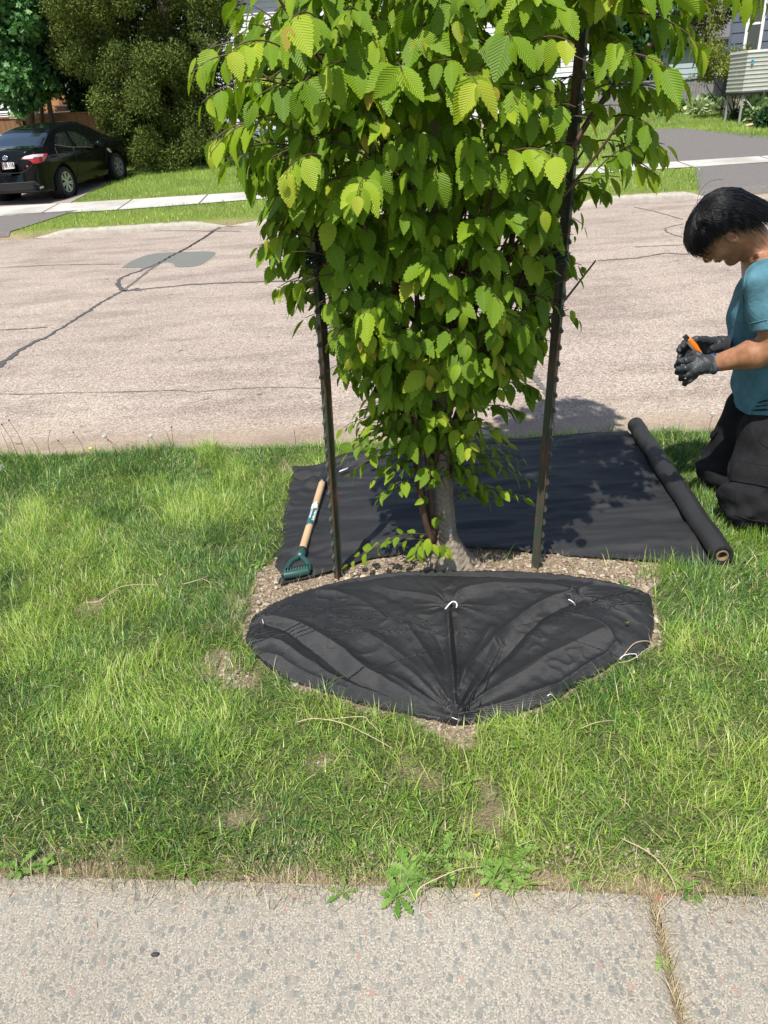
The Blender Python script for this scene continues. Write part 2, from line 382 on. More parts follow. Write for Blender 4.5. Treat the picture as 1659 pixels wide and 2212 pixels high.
# ------------------------------------------------------------------ outlines on the near strip
FRONT_PX = [(550,1333),(575,1318),(600,1303),(650,1284),(700,1270),(760,1256),(820,1246),(890,1238),(950,1235),(1050,1236),(1150,1240),(1230,1247),(1300,1258),
            (1350,1270),(1390,1284),(1404,1292),(1408,1312),(1411,1335),(1409,1370),(1395,1402),(1365,1420),(1330,1432),(1290,1458),(1240,1482),(1200,1510),(1150,1530),(1100,1548),
            (1050,1558),(1010,1563),(985,1564),(930,1552),(850,1537),(780,1520),(720,1502),(670,1484),(620,1467),(590,1445),(560,1422),(543,1400),(533,1385),(537,1367),(541,1350)]
FRONT = np.array([G(*p)[:2] for p in FRONT_PX])
BACK_BOT_PX = [(597,1268),(640,1257),(700,1243),(750,1228),(800,1212),(860,1202),(920,1194),(1000,1190),(1080,1191),(1170,1198),(1260,1206),(1340,1212),(1430,1218),(1545,1236)]
BACK_TOP_PX = [(632,1013),(680,1012),(720,998),(760,984),(850,972),(950,962),(1060,954),(1150,948),(1250,941),(1355,934)]
BACK_BOT = np.array([G(*p)[:2] for p in BACK_BOT_PX]); BACK_TOP = np.array([G(*p)[:2] for p in BACK_TOP_PX])
BACK = np.vstack([BACK_BOT, BACK_TOP[::-1], [G(598,1262)[:2]]])
def inpoly(x, y, poly):
    x = np.asarray(x); y = np.asarray(y); r = np.zeros(x.shape, bool); n = len(poly)
    for i in range(n):
        x0, y0 = poly[i]; x1, y1 = poly[(i+1) % n]
        c = ((y0 > y) != (y1 > y)) & (x < (x1-x0)*(y-y0)/(y1-y0+1e-12)+x0); r ^= c
    return r
def dpoly(x, y, poly):
    x = np.asarray(x, float); y = np.asarray(y, float); d = np.full(x.shape, 9.0); n = len(poly)
    for i in range(n):
        a = poly[i]; b = poly[(i+1) % n]; ab = b-a; t = np.clip(((x-a[0])*ab[0]+(y-a[1])*ab[1])/(ab@ab+1e-12), 0, 1)
        d = np.minimum(d, np.hypot(x-a[0]-t*ab[0], y-a[1]-t*ab[1]))
    return d
BED_PX = [(505,1330),(530,1280),(570,1225),(605,1195),(700,1180),(960,1150),(1300,1170),(1420,1205),(1440,1240),(1432,1290),(1440,1340),(1435,1390),(1400,1415),(1300,1460),(1180,1530),
          (1060,1580),(1000,1625),(940,1620),(900,1580),(780,1545),(660,1500),(570,1450),(510,1400),(500,1360)]
BED = np.array([G(*p)[:2] for p in BED_PX])
EDGE_PX = [(0,1893),(400,1905),(830,1922),(1250,1934),(1659,1940)]
_ex = np.array([G(*p)[0] for p in EDGE_PX]); _ey = np.array([G(*p)[1] for p in EDGE_PX])
def walk_edge(x):
    b = (_ey[-1]-_ey[0])/(_ex[-1]-_ex[0]); return _ey[0]+b*(np.asarray(x)-_ex[0])
BARE = [(G(690,1640),0.05),(G(900,1660),0.06),(G(250,1900),0.10),(G(510,1790),0.05),(G(1050,1730),0.035),(G(720,1640),0.04),(G(400,1560),0.03),(G(200,1310),0.04),(G(500,1470),0.06),
        (G(1500,1610),0.03),(G(1060,1770),0.04),(G(880,1005),0.0),(G(640,1010),0.07),(G(500,1330),0.10),(G(470,1440),0.08),(G(60,1900),0.08)]
def soil_mask(x, y):
    """1 on bare soil, 0 on grass"""
    x = np.asarray(x, float); y = np.asarray(y, float)
    d = dpoly(x, y, BED); s = np.where(inpoly(x, y, BED), d, -d)
    w = (fbm(x, y, 16, 3)-0.5)*0.10
    m = np.clip((s+w-0.006)/0.03, 0, 1)
    for (c, r) in BARE:
        if r > 0: m = np.maximum(m, np.clip((r-np.hypot(x-c[0], (y-c[1])*1.0)+(fbm(x, y, 14, 9)-0.5)*0.22)/0.05, 0, 1)*0.62)
    e = y-walk_edge(x); m = np.maximum(m, np.clip((0.05-e+(fbm(x, y, 14, 5)-0.5)*0.10)/0.03, 0, 1)*0.85)
    rd = l_near(x)-y; m = np.maximum(m, np.clip((0.03-rd+(fbm(x, y, 12, 6)-0.5)*0.10)/0.03, 0, 1)*0.8)
    return m
def gz(x, y):
    """height of the near strip's ground"""
    x = np.asarray(x, float); y = np.asarray(y, float)
    z = (fbm(x, y, 5, 1)-0.5)*0.02+(fbm(x, y, 30, 2)-0.5)*0.008
    m = soil_mask(x, y); z = z-0.004*m+(fbm(x, y, 55, 4)-0.5)*0.012*m
    e = np.clip((y-walk_edge(x))/0.05, 0, 1); r = np.clip((l_near(x)-y)/0.08, 0, 1)
    return z*e*r - 0.012*(1-e) + (ROAD_Z-0.012)*(1-r)

# ------------------------------------------------------------------ setting: ground, lawn, road, walks
def grid(x0, x1, nx, y0, y1, ny, zf, name, mat, kind='structure', attrs=None, yfun=None):
    xs = np.linspace(x0, x1, nx); t = np.linspace(0, 1, ny); X, Tt = np.meshgrid(xs, t)
    if yfun: a, b = yfun; Yv = a(X)+(b(X)-a(X))*Tt
    else: Yv = y0+(y1-y0)*Tt
    Z = zf(X, Yv)*np.ones_like(X); V = np.stack([X, Yv, Z], -1).reshape(-1, 3)
    i = np.arange((ny-1)*nx).reshape(ny-1, nx)[:, :-1].ravel(); F = np.stack([i, i+1, i+nx+1, i+nx], 1)
    at = {k: f(X, Yv).ravel() for k, f in (attrs or {}).items()}
    o = mk(name, V, F, mat, smooth=True, attrs=at)
    if kind: tag(o, kind=kind)
    return o
# base sheet out to the horizon, and the rising yards across the road
grid(-300, 300, 61, -60, 0.2, 8, lambda x, y: -0.07+0*x, 'ground', MAT['yard'])
grid(-3.4, 4.6, 320, 0, 0, 150, gz, 'lawn', MAT['lawn'], attrs={'soil': soil_mask}, yfun=(lambda x: walk_edge(x)-0.02, lambda x: l_near(x)+0.03))
for nm, a, b_ in (('lawn', -60, -3.4), ('lawn', 4.6, 60)):
    grid(a, b_, 40, 0, 0, 6, lambda x, y: 0*x-0.002, nm, MAT['yard'], yfun=(lambda x: walk_edge(x)-0.02+0*x, lambda x: l_near(x)+0.03))
grid(-70, 70, 281, 0, 0, 60, lambda x, y: ROAD_Z+0.02*np.sin((y-l_near(x))/9.3*PI)*0, 'road', MAT['road'], yfun=(lambda x: l_near(x)-0.03, lambda x: l_far(x)+0.12))
def ysoil(x, y):
    q = y-l_far(x); return np.clip((0.10-q)/0.05+(fbm(x, y, 5, 8)-0.5)*2, 0, 1)*0.9
grid(-70, 70, 561, 0, 0, 260, lambda x, y: terr(x, y), 'yard', MAT['yard'], attrs={'soil': ysoil}, yfun=(lambda x: l_far(x)-0.02, lambda x: 30+0*x))
grid(-300, 300, 31, 0, 0, 20, lambda x, y: terr(x, y), 'ground', MAT['yard'], yfun=(lambda x: 30+0*x, lambda x: 500+0*x))
# near walk: two slabs with a joint
JX = [G(1412, 1962), G(1470, 2212)]
jd = (JX[1]-JX[0])[:2]
def jline(y): return JX[0][0]+(y-JX[0][1])*jd[0]/jd[1]
def slab(xa, xb, name):
    ny, nx = 60, 60; V = []; 
    ys = np.linspace(-1.3, 0, ny)
    for t in np.linspace(0, 1, ny):
        for s in np.linspace(0, 1, nx):
            ytop = 0; y = -0.6+t*(0.0+0.6)
            V.append((s, t))
    V = np.array(V); s, t = V[:, 0], V[:, 1]
    Y0 = -0.55; A = [xa(Y0) if callable(xa) else xa, xb(Y0) if callable(xb) else xb]
    y1 = walk_edge(0)
    def row(tt):
        y = Y0+tt*(y1-Y0); xl = xa(y) if callable(xa) else xa+0*y; xr = xb(y) if callable(xb) else xb+0*y; return y, xl, xr
    y, xl, xr = row(t); X = xl+(xr-xl)*s
    yy = Y0+t*(walk_edge(X)+0.0-Y0)
    # rounded lip at the joint edges
    ed = np.minimum(np.abs(X-xl) if callable(xa) else 9, np.abs(xr-X) if callable(xb) else 9)
    Z = 0.004+0*X-np.where(ed < 0.006, 0.01, 0)
    i = np.arange((ny-1)*nx).reshape(ny-1, nx)[:, :-1].ravel(); F = np.stack([i, i+1, i+nx+1, i+nx], 1)
    # skirt at the joint
    return tag(mk(name, np.stack([X, yy, Z], 1), F, MAT['walk']), kind='structure')
slab(-6.0, lambda y: jline(y)-0.005, 'pavement'); slab(lambda y: jline(y)+0.005, 6.0, 'pavement')
_jv = []
for _y in np.linspace(-.5, walk_edge(JX[0][0]), 60): _w = .005+random.uniform(0, .002); _jv += [(jline(_y)-_w, _y, .0005+random.uniform(0, .003)), (jline(_y)+_w, _y, .0005+random.uniform(0, .003))]
_jm = simple('joint_fill', (0.20, 0.155, 0.10), .95, noise=120, bump=.8, bscale=300, var=.6)
tag(mk('joint_fill', _jv, [(2*i, 2*i+1, 2*i+3, 2*i+2) for i in range(59)], _jm), kind='structure')
# far pavement, driveways and kerb, each a sheet a little above the yard
def sheet(px, name, mat, off=0.006, nsub=24):
    """quad strip between two pixel polylines on the rising ground"""
    a = np.array([hit(*p) for p in px[0]]); b = np.array([hit(*p) for p in px[1]])
    A = spline(a, nsub); B = spline(b, nsub); n2 = 60; V = []
    for k in range(n2+1):
        row = A+(B-A)*k/n2; row[:, 2] = terr(row[:, 0], row[:, 1])+off; V.append(row)
    V = np.vstack(V); i = np.arange(n2*nsub).reshape(n2, nsub)[:, :-1].ravel()
    F = np.stack([i, i+1, i+nsub+1, i+nsub], 1); return tag(mk(name, V, F, mat), kind='structure')
sheet(([(-500,498),(-150,477),(0,468),(250,455),(600,428),(900,405),(1260,378),(1500,362),(1659,352),(1900,340)],
       [(-500,475),(-150,457),(0,448),(250,434),(600,412),(900,390),(1260,365),(1500,348),(1659,338),(1900,325)]), 'pavement', MAT['concrete'], 0.014, 90)
# left driveway: apron from the road, then up past the car
sheet(([(-350,530),(-120,521),(20,513)], [(-300,476),(60,462),(172,455)]), 'driveway', MAT['drive'], 0.014)
sheet(([(-350,478),(0,449),(150,440)], [(-120,395),(130,388),(268,378)]), 'driveway', MAT['drive_pink'], 0.012)
# right driveway
sheet(([(1508,430),(1600,424),(1900,407)], [(1500,362),(1640,354),(1850,344)]), 'driveway', MAT['drive'], 0.014)
sheet(([(1418,357),(1640,345),(1900,330)], [(1398,283),(1480,279),(1900,320)]), 'driveway', MAT['drive'], 0.012)
# kerb across the road: worn low stone, two runs
def kerb(px0, px1, name='kerb'):
    a = G(*px0, ROAD_Z); b = G(*px1, ROAD_Z); n = 60; V = []; prof = [(-0.01, ROAD_Z-0.02), (0.0, ROAD_Z+0.05), (0.02, 0.058), (0.10, 0.066), (0.12, 0.02)]
    for i in range(n):
        t = i/(n-1); p = a+(b-a)*t; yb = l_far(p[0]); e = min(1, 6*min(t, 1-t))
        for j, (dy, z) in enumerate(prof):
            V.append((p[0], yb+dy+random.uniform(-.008, .008), (z+random.uniform(-.008, .006))*e+(ROAD_Z+0.01)*(1-e)))
    m = len(prof); F = [(i*m+j, i*m+j+1, (i+1)*m+j+1, (i+1)*m+j) for i in range(n-1) for j in range(m-1)]
    return tag(mk(name, V, [f[::-1] for f in F], MAT['kerb']), kind='structure')
kerb((105, 503), (495, 487)); kerb((498, 487), (1230, 440)); kerb((1235, 440), (1512, 423))

def ribbon_mb(mb, px, w, z=ROAD_Z+0.005, jit=0.25):
    pts = spline([G(*p, z) for p in px], len(px)*8); T, N, B = frames(pts); n = len(pts); V = []
    for i in range(n):
        s = np.array([-T[i][1], T[i][0], 0]); s /= np.linalg.norm(s)
        ww = w*(1+random.uniform(-jit*1.6, jit*1.6))*0.34; o = s*random.uniform(-.3, .3)*w
        V += [pts[i]+s*ww+o, pts[i]-s*ww+o]
    mb.add(V, [(2*i, 2*i+1, 2*i+3, 2*i+2) for i in range(n-1)])
road = bpy.data.objects['road']
mb = MB()
for px, w in (([(-60,830),(0,787),(60,745),(98,729)], .07), ([(98,729),(150,697),(190,672),(215,655),(240,641),(265,628)], .045), ([(266,628),(256,614),(262,600),(300,585),(345,567)], .06),
              ([(345,567),(375,550),(400,537),(430,520),(460,500)], .05), ([(268,628),(285,626),(300,622)], .09)): ribbon_mb(mb, px, w)
mb.build('crack', MAT['tar'], road)
mb = MB()
for px, w in (([(0,712),(60,709),(102,706)], .03), ([(265,629),(300,600),(345,568),(365,556),(400,537),(440,513),(475,488)], .05), ([(290,627),(340,621),(450,612),(600,607),(720,606),(900,600)], .07),
              ([(0,850),(60,851),(140,848),(300,845),(380,842),(420,846),(480,841),(580,836),(700,838)], .012), ([(1133,788),(1150,808),(1168,832),(1190,856)], .05),
              ([(0,578),(120,572),(260,570)], .03), ([(1371,447),(1420,458),(1475,474)], .03), ([(1475,483),(1438,493),(1450,505),(1475,512)], .03),
              ([(1290,562),(1371,557),(1435,547),(1490,548),(1659,540)], .04), ([(1371,533),(1480,528)], .03), ([(230,500),(380,498),(520,500)], .04),([(460,500),(500,478)], .05)): ribbon_mb(mb, px, w)
mb.build('crack', MAT['tar_old'], road)
pp = [(262,578),(280,566),(300,557),(325,549),(350,546),(400,544),(462,544),(456,557),(430,573),(400,577),(380,576),(372,568),(352,567),(335,576),(300,578)]
V = [G(*p, ROAD_Z+0.003) for p in spline([(a, b, 0) for a, b in pp+[pp[0]]], 70)[:-1, :2]]
mk('patch', V, [tuple(range(len(V)))], MAT['patch'], road, smooth=False)

#@@GRASS
# ------------------------------------------------------------------ grass
GR_STOPS = [(0.0, (0.05, 0.13, 0.045)), (0.3, (0.13, 0.26, 0.05)), (0.55, (0.25, 0.41, 0.055)), (0.75, (0.41, 0.57, 0.09)), (0.9, (0.54, 0.60, 0.18)), (1.0, (0.70, 0.62, 0.40))]
MAT['grass'] = leafy('grass_blades', GR_STOPS, 0.35, 0.38)
MAT['straw'] = leafy('dry_straw', [(0, (0.28, 0.21, 0.11)), (0.5, (0.42, 0.33, 0.19)), (1, (0.62, 0.52, 0.34))], 0.15, 0.7)
def blades(x, y, z, L, W, tone, lean, az, name, mat, seg=3, curve=1.0):
    n = len(x); d = np.stack([np.cos(az), np.sin(az)], 1); s = np.stack([-d[:, 1], d[:, 0]], 1)
    ra = rng.uniform(0, PI, n); s = s*np.cos(ra)[:, None]*0.75+d*np.sin(ra)[:, None]*0.35+s*0.25
    V = np.zeros((n, 2*seg+1, 3)); a0 = lean
    px = np.zeros(n); pz = np.zeros(n)
    for k in range(seg+1):
        if k > 0:
            a = a0*(0.45+curve*1.1*k/seg); px = px+np.sin(a)*L/seg; pz = pz+np.cos(a)*L/seg
        w = W*(1-(k/seg)**1.6)*0.5+0.0002
        base = np.stack([x+d[:, 0]*px, y+d[:, 1]*px, z+np.maximum(pz, -0.0)], 1)
        if k < seg:
            V[:, 2*k, :2] = base[:, :2]+s*w[:, None]; V[:, 2*k, 2] = base[:, 2]
            V[:, 2*k+1, :2] = base[:, :2]-s*w[:, None]; V[:, 2*k+1, 2] = base[:, 2]
        else: V[:, 2*seg] = base
    m = 2*seg+1; b = (np.arange(n)*m)[:, None]; T = []
    for k in range(seg-1): T += [b+np.array([2*k, 2*k+1, 2*k+3]), b+np.array([2*k, 2*k+3, 2*k+2])]
    T.append(b+np.array([2*seg-2, 2*seg-1, 2*seg]))
    F = np.vstack(T); return tag(mk(name, V.reshape(-1, 3), F, mat, attrs={'tone': np.repeat(tone, m)}), kind='stuff')
def near_points(N, x0=-2.6, x1=3.3):
    x = rng.uniform(x0, x1, N); y = rng.uniform(0.9, 3.75, N)
    # keep what the camera can see, with a margin
    lim = 0.62*(y*0.877+0.74)+0.25
    k = (np.abs(x-0.05) < lim) & (y > walk_edge(x)-0.005) & (y < l_near(x)-0.0)
    return x[k], y[k]
def zones(x, y):
    inF = inpoly(x, y, FRONT); inB = inpoly(x, y, BACK); dF = dpoly(x, y, FRONT)
    return (~inF) & (~inB) & (dF > 0.006)
ROLL0 = G(1371, 935); ROLL1 = G(1556, 1222)
def roll_d(x, y):
    a = ROLL0[:2]; b = ROLL1[:2]; ab = b-a; t = np.clip(((x-a[0])*ab[0]+(y-a[1])*ab[1])/(ab@ab), 0, 1)
    return np.hypot(x-a[0]-t*ab[0], y-a[1]-t*ab[1])
x, y = near_points(820000); k = zones(x, y); x, y = x[k], y[k]
m = soil_mask(x, y); dens = 0.30+0.70*np.clip(fbm(x, y, 7, 21)*1.9-0.35, 0, 1)
k = (rng.random(len(x)) > m*0.97+0.005) & (rng.random(len(x)) < dens) & (roll_d(x, y) > 0.04); x, y = x[k], y[k]
# keep grass low and thin next to the cloth's far side
sp = fbm(x, y, 1.7, 31); sp2 = fbm(x, y, 5.5, 33)
tall = np.clip((sp2-0.45)*4, 0, 1)
L = rng.gamma(6, 1/6, len(x))*(0.026+0.022*tall+0.008*sp); L *= 0.8+0.35*np.clip((y-1.0), 0, 1)
dark = np.clip((0.52-sp)*5+0.4, 0, 1)
tone = np.clip(0.46-0.24*dark+0.26*tall*(sp > 0.42)+rng.normal(0, 0.20, len(x)), 0.0, 0.92)
tone = np.where(rng.random(len(x)) < 0.10, rng.uniform(0.86, 1.0, len(x)), tone)
az = rng.uniform(0, 2*PI, len(x))+0.0; swirl = fbm(x, y, 3, 41)*4*PI
az = np.where(rng.random(len(x)) < 0.45, swirl+rng.normal(0, 0.5, len(x)), az)
lean = np.abs(rng.normal(0.78, 0.34, len(x)))*(1.08-0.35*tall)
W = rng.uniform(0.0014, 0.0032, len(x))*(1+0.5*(dark > 0.8)*(rng.random(len(x)) < 0.3))
blades(x, y, gz(x, y)-0.002, L, W, tone, lean, az, 'grass', MAT['grass'])
# flat lying straw, thick at the pavement edge and in thin places
x, y = near_points(150000); k = zones(x, y); x, y = x[k], y[k]
m = soil_mask(x, y); e = y-walk_edge(x); pr = np.where(e < 0.10, 0.85, 0.14+0.30*m); k = rng.random(len(x)) < pr; x, y, m, e = x[k], y[k], m[k], e[k]
x2 = rng.uniform(-1.4, 1.5, 5200); y2 = walk_edge(x2)+rng.normal(-0.002, 0.030, 5200); x = np.r_[x, x2]; y = np.r_[y, y2]
jy = rng.uniform(0.2, 1.02, 1500); x = np.r_[x, jline(jy)+rng.normal(0, 0.005, 1500)]; y = np.r_[y, jy]
z = np.maximum(gz(x, y), np.where(y < walk_edge(x), 0.004, -1))+0.002
blades(x, y, z, rng.uniform(0.02, 0.06, len(x)), rng.uniform(0.0007, 0.0016, len(x)), rng.random(len(x)), rng.uniform(1.30, 1.50, len(x)), rng.uniform(0, 2*PI, len(x)), 'straw', MAT['straw'], seg=2, curve=0.05)
# small round clover-like leaves between the blades
x, y = near_points(42000); k = zones(x, y) & (soil_mask(x, y) < 0.3) & (fbm(x, y, 4, 51) > 0.50) & (roll_d(x, y) > .05); x, y = x[k], y[k]
blades(x, y, gz(x, y)+rng.uniform(0.002, 0.02, len(x)), rng.uniform(0.008, 0.02, len(x)), rng.uniform(0.004, 0.008, len(x)), np.clip(rng.normal(0.45, 0.15, len(x)), 0, .8), rng.uniform(0.9, 1.4, len(x)), rng.uniform(0, 2*PI, len(x)), 'clover', MAT['grass'], seg=3, curve=0.3)
x, y = near_points(26000); k = zones(x, y) & (soil_mask(x, y) < .2) & (fbm(x, y, 6, 131) > .56) & (roll_d(x, y) > .06); x, y = x[k], y[k]
blades(x, y, gz(x, y), rng.uniform(.035, .085, len(x)), rng.uniform(.003, .0052, len(x)), np.clip(rng.normal(.36, .16, len(x)), 0, .9), rng.uniform(.7, 1.3, len(x)), rng.uniform(0, 2*PI, len(x)), 'coarse_grass', MAT['grass'], seg=4, curve=.6)
# long blades hanging over the pavement edge
ex = rng.uniform(-1.2, 1.4, 3200); cl = fbm(ex, ex*0, 9, 61); k = cl > 0.50; ex = ex[k]
ey = walk_edge(ex)+rng.uniform(0.0, 0.14, len(ex))
blades(ex, ey, 0.006+0*ex, rng.uniform(0.04, 0.11, len(ex)), rng.uniform(0.002, 0.0042, len(ex)), np.clip(rng.normal(0.45, 0.18, len(ex)), 0, 1), rng.uniform(0.7, 1.15, len(ex)), rng.normal(-PI/2, 0.8, len(ex)), 'grass', MAT['grass'], seg=4, curve=0.7)
# verge and yards across the road
def far_ok(x, y):
    q = y-l_far(x); ok = q > 0.12
    # project to pixels to know pavement / driveway bands
    p = np.stack([x, y, terr(x, y)-CAM_H], 1); w = p@FWD; px = CX+FP*(p@RGT)/w; py = CY-FP*(p@UPV)/w
    s0 = np.interp(px, [-500,0,250,600,900,1260,1500,1659,1900], [498,468,455,428,405,378,362,352,340]); s1 = np.interp(px, [-500,0,250,600,900,1260,1500,1659,1900], [475,448,434,412,390,365,348,338,325])
    walk = (py < s0+1) & (py > s1-2)
    ldr = (py > s0) & (px < np.interp(py, [459, 508], [165, 5])); ldr |= (py < s1) & (px < np.interp(py, [378, 440], [268, 150]))
    rdr = (py > s0) & (px > 1512+rng.normal(0, 6, len(x))); rdr |= (py < s1) & (py > np.interp(px, [1398,1480,1659,1900], [283,279,305,322])) & (px > 1404)
    return ok & ~walk & ~ldr & ~rdr & (px > -120) & (px < 1780)
x = rng.uniform(-14, 16, 420000); y = rng.uniform(12.3, 26, 420000); k = rng.random(len(x)) < np.clip(1.5-(y-13)/11, 0.12, 1); x, y = x[k], y[k]
k = far_ok(x, y) & ((y-l_far(x) > 0.2) | (rng.random(len(x)) < .5)); x, y = x[k], y[k]
t = np.clip(0.54+0.6*(fbm(x, y, 1.1, 71)-0.5)+rng.normal(0, 0.12, len(x)), 0, 1)
blades(x, y, terr(x, y), rng.uniform(0.03, 0.09, len(x)), rng.uniform(0.006, 0.012, len(x)), t, rng.uniform(0.1, 0.7, len(x)), rng.uniform(0, 2*PI, len(x)), 'grass', MAT['grass'], seg=2)
#@@BED
# ------------------------------------------------------------------ soil clods and pebbles in the bed
def clods(x, y, r, mat, name):
    T = np.array([(1,0,0),(-1,0,0),(0,1,0),(0,-1,0),(0,0,1),(0,0,-1),(.58,.58,.58),(-.58,.58,.58),(.58,-.58,.58),(-.58,-.58,.58)], float)
    Fo = np.array([(0,6,8),(0,8,3),(0,2,6),(2,7,6),(2,1,7),(1,9,7),(1,3,9),(3,8,9),(4,6,7),(4,7,9),(4,9,8),(4,8,6),(5,3,0),(5,0,2),(5,2,1),(5,1,3)])
    n = len(x); V = T[None]*(1+rng.normal(0, 0.22, (n, 10, 1)))*r[:, None, None]*rng.uniform(0.6, 1.2, (n, 1, 3))
    a = rng.uniform(0, 2*PI, n); c, s = np.cos(a)[:, None], np.sin(a)[:, None]
    X = V[..., 0]*c-V[..., 1]*s; Yy = V[..., 0]*s+V[..., 1]*c
    V = np.stack([X+x[:, None], Yy+y[:, None], V[..., 2]*0.8+(gz(x, y)+r*0.25)[:, None]], -1)
    F = (np.arange(n)*10)[:, None, None]+Fo[None]
    return tag(mk(name, V.reshape(-1, 3), F.reshape(-1, 3), mat, smooth=False, attrs={'tone': np.repeat(rng.random(n), 10)}), kind='stuff')
m_, n_, l_, b_ = new_mat('soil_clods'); at = n_.new('ShaderNodeAttribute'); at.attribute_name = 'tone'
rr = ramp(n_, [(0, (0.14, 0.10, 0.07)), (0.4, (0.25, 0.19, 0.14)), (0.75, (0.35, 0.285, 0.215)), (1, (0.46, 0.40, 0.32))]); l_.new(at.outputs['Fac'], rr.inputs[0]); l_.new(rr.outputs[0], b_.inputs['Base Color']); b_.inputs['Roughness'].default_value = 0.95
MAT['clod'] = m_
x = rng.uniform(BED[:, 0].min(), BED[:, 0].max(), 60000); y = rng.uniform(BED[:, 1].min(), BED[:, 1].max(), 60000)
k = zones(x, y) & (soil_mask(x, y) > 0.6); x, y = x[k], y[k]
clods(x, y, rng.gamma(1.5, 0.0014, len(x))+0.0012, MAT['clod'], 'soil_clods')
x = rng.uniform(-1.3, 1.5, 4000); y = walk_edge(x)+rng.uniform(0.0, 0.12, 4000); clods(x, y, rng.gamma(2.0, 0.0006, len(x))+0.0008, MAT['clod'], 'soil_crumbs')
MAT['stone'] = simple('beige_stone', (0.46, 0.38, 0.28), 0.85, noise=60, bump=0.4, bscale=150)
def stone(px, r, label, name='pebble'):
    c = G(*px); a = rng.normal(0, 1, (26, 3)); a /= np.linalg.norm(a, axis=1)[:, None]
    f = lambda p: s_ell(p, c+np.array([0, 0, r*0.35]), (r, r*0.8, r*0.6))+0.12*r*np.sin(p[..., 0]*90+c[0]*50)*np.sin(p[..., 1]*110)
    V, F = nets(f, c-1.5*r, c+1.5*r, r/4.5); tag(mk(name, V, F, MAT['stone']), label, 'pebble', 'pebbles beside the left steel post')
stone((751, 1252), 0.013, 'rounded beige pebble touching the foot of the left steel post')
stone((768, 1241), 0.009, 'small white pebble on the soil between two larger beige ones'); stone((784, 1248), 0.014, 'flat tan pebble, farthest right of the three by the front cloth')

#@@CLOTH
# ------------------------------------------------------------------ landscape cloth
def mat_cloth(name, shiny=0.45, base=0.020, tint=(1.0, 1.0, 1.02)):
    m, n, l, b = new_mat(name); tc = n.new('ShaderNodeTexCoord')
    b.inputs['Roughness'].default_value = shiny; b.inputs['Specular IOR Level'].default_value = 0.5
    mp = n.new('ShaderNodeMapping'); mp.inputs['Rotation'].default_value = (0, 0, 0.7); l.new(tc.outputs['Object'], mp.inputs[0])
    sp = n.new('ShaderNodeSeparateXYZ'); l.new(mp.outputs[0], sp.inputs[0])
    s1 = math_n(n, l, 'SINE', math_n(n, l, 'MULTIPLY', sp.outputs[0], 2*PI/0.0042)); s2 = math_n(n, l, 'SINE', math_n(n, l, 'MULTIPLY', sp.outputs[1], 2*PI/0.0042))
    wv = math_n(n, l, 'MULTIPLY', s1, s2)
    nz = n.new('ShaderNodeTexNoise'); nz.inputs['Scale'].default_value = 7; nz.inputs['Detail'].default_value = 7; nz.inputs['Roughness'].default_value = 0.65; l.new(tc.outputs['Object'], nz.inputs['Vector'])
    mp2 = n.new('ShaderNodeMapping'); mp2.inputs['Scale'].default_value = (6, 90, 40); l.new(tc.outputs['Object'], mp2.inputs[0])
    nf = n.new('ShaderNodeTexNoise'); nf.inputs['Scale'].default_value = 3; nf.inputs['Detail'].default_value = 6; l.new(mp2.outputs[0], nf.inputs['Vector'])
    r = ramp(n, [(0.35, tuple(base*0.75*t for t in tint)), (0.6, tuple(base*1.15*t for t in tint)), (0.85, (base*2.6, base*2.3, base*1.9))])
    l.new(math_n(n, l, 'ADD', math_n(n, l, 'MULTIPLY', nz.outputs[0], 0.65), math_n(n, l, 'MULTIPLY', nf.outputs[0], 0.35)), r.inputs[0])
    l.new(mixc(n, l, math_n(n, l, 'MULTIPLY', math_n(n, l, 'ADD', wv, 0.3, True), 0.35), r.outputs[0], (base*3, base*3, base*3)), b.inputs['Base Color'])
    bp = n.new('ShaderNodeBump'); bp.inputs['Strength'].default_value = 0.55; bp.inputs['Distance'].default_value = 0.0012
    l.new(math_n(n, l, 'ADD', wv, math_n(n, l, 'MULTIPLY', nf.outputs[0], 1.5)), bp.inputs['Height']); l.new(bp.outputs[0], b.inputs['Normal'])
    return m
MAT['cloth'] = mat_cloth('woven_weed_cloth', 0.42, 0.013); MAT['cloth2'] = mat_cloth('flat_weed_cloth', 0.50, 0.014)
def pl(px, m=40): return spline([G(*p)*np.array([1, 1, 0]) for p in px], m)[:, :2]
def dline(x, y, L):
    d = np.full(x.shape, 9.0); tt = np.zeros(x.shape); n = len(L)-1
    for i in range(n):
        a = L[i]; ab = L[i+1]-a; t = np.clip(((x-a[0])*ab[0]+(y-a[1])*ab[1])/(ab@ab+1e-12), 0, 1)
        e = np.hypot(x-a[0]-t*ab[0], y-a[1]-t*ab[1]); k = e < d; d = np.where(k, e, d); tt = np.where(k, (i+t)/n, tt)
    return d, tt
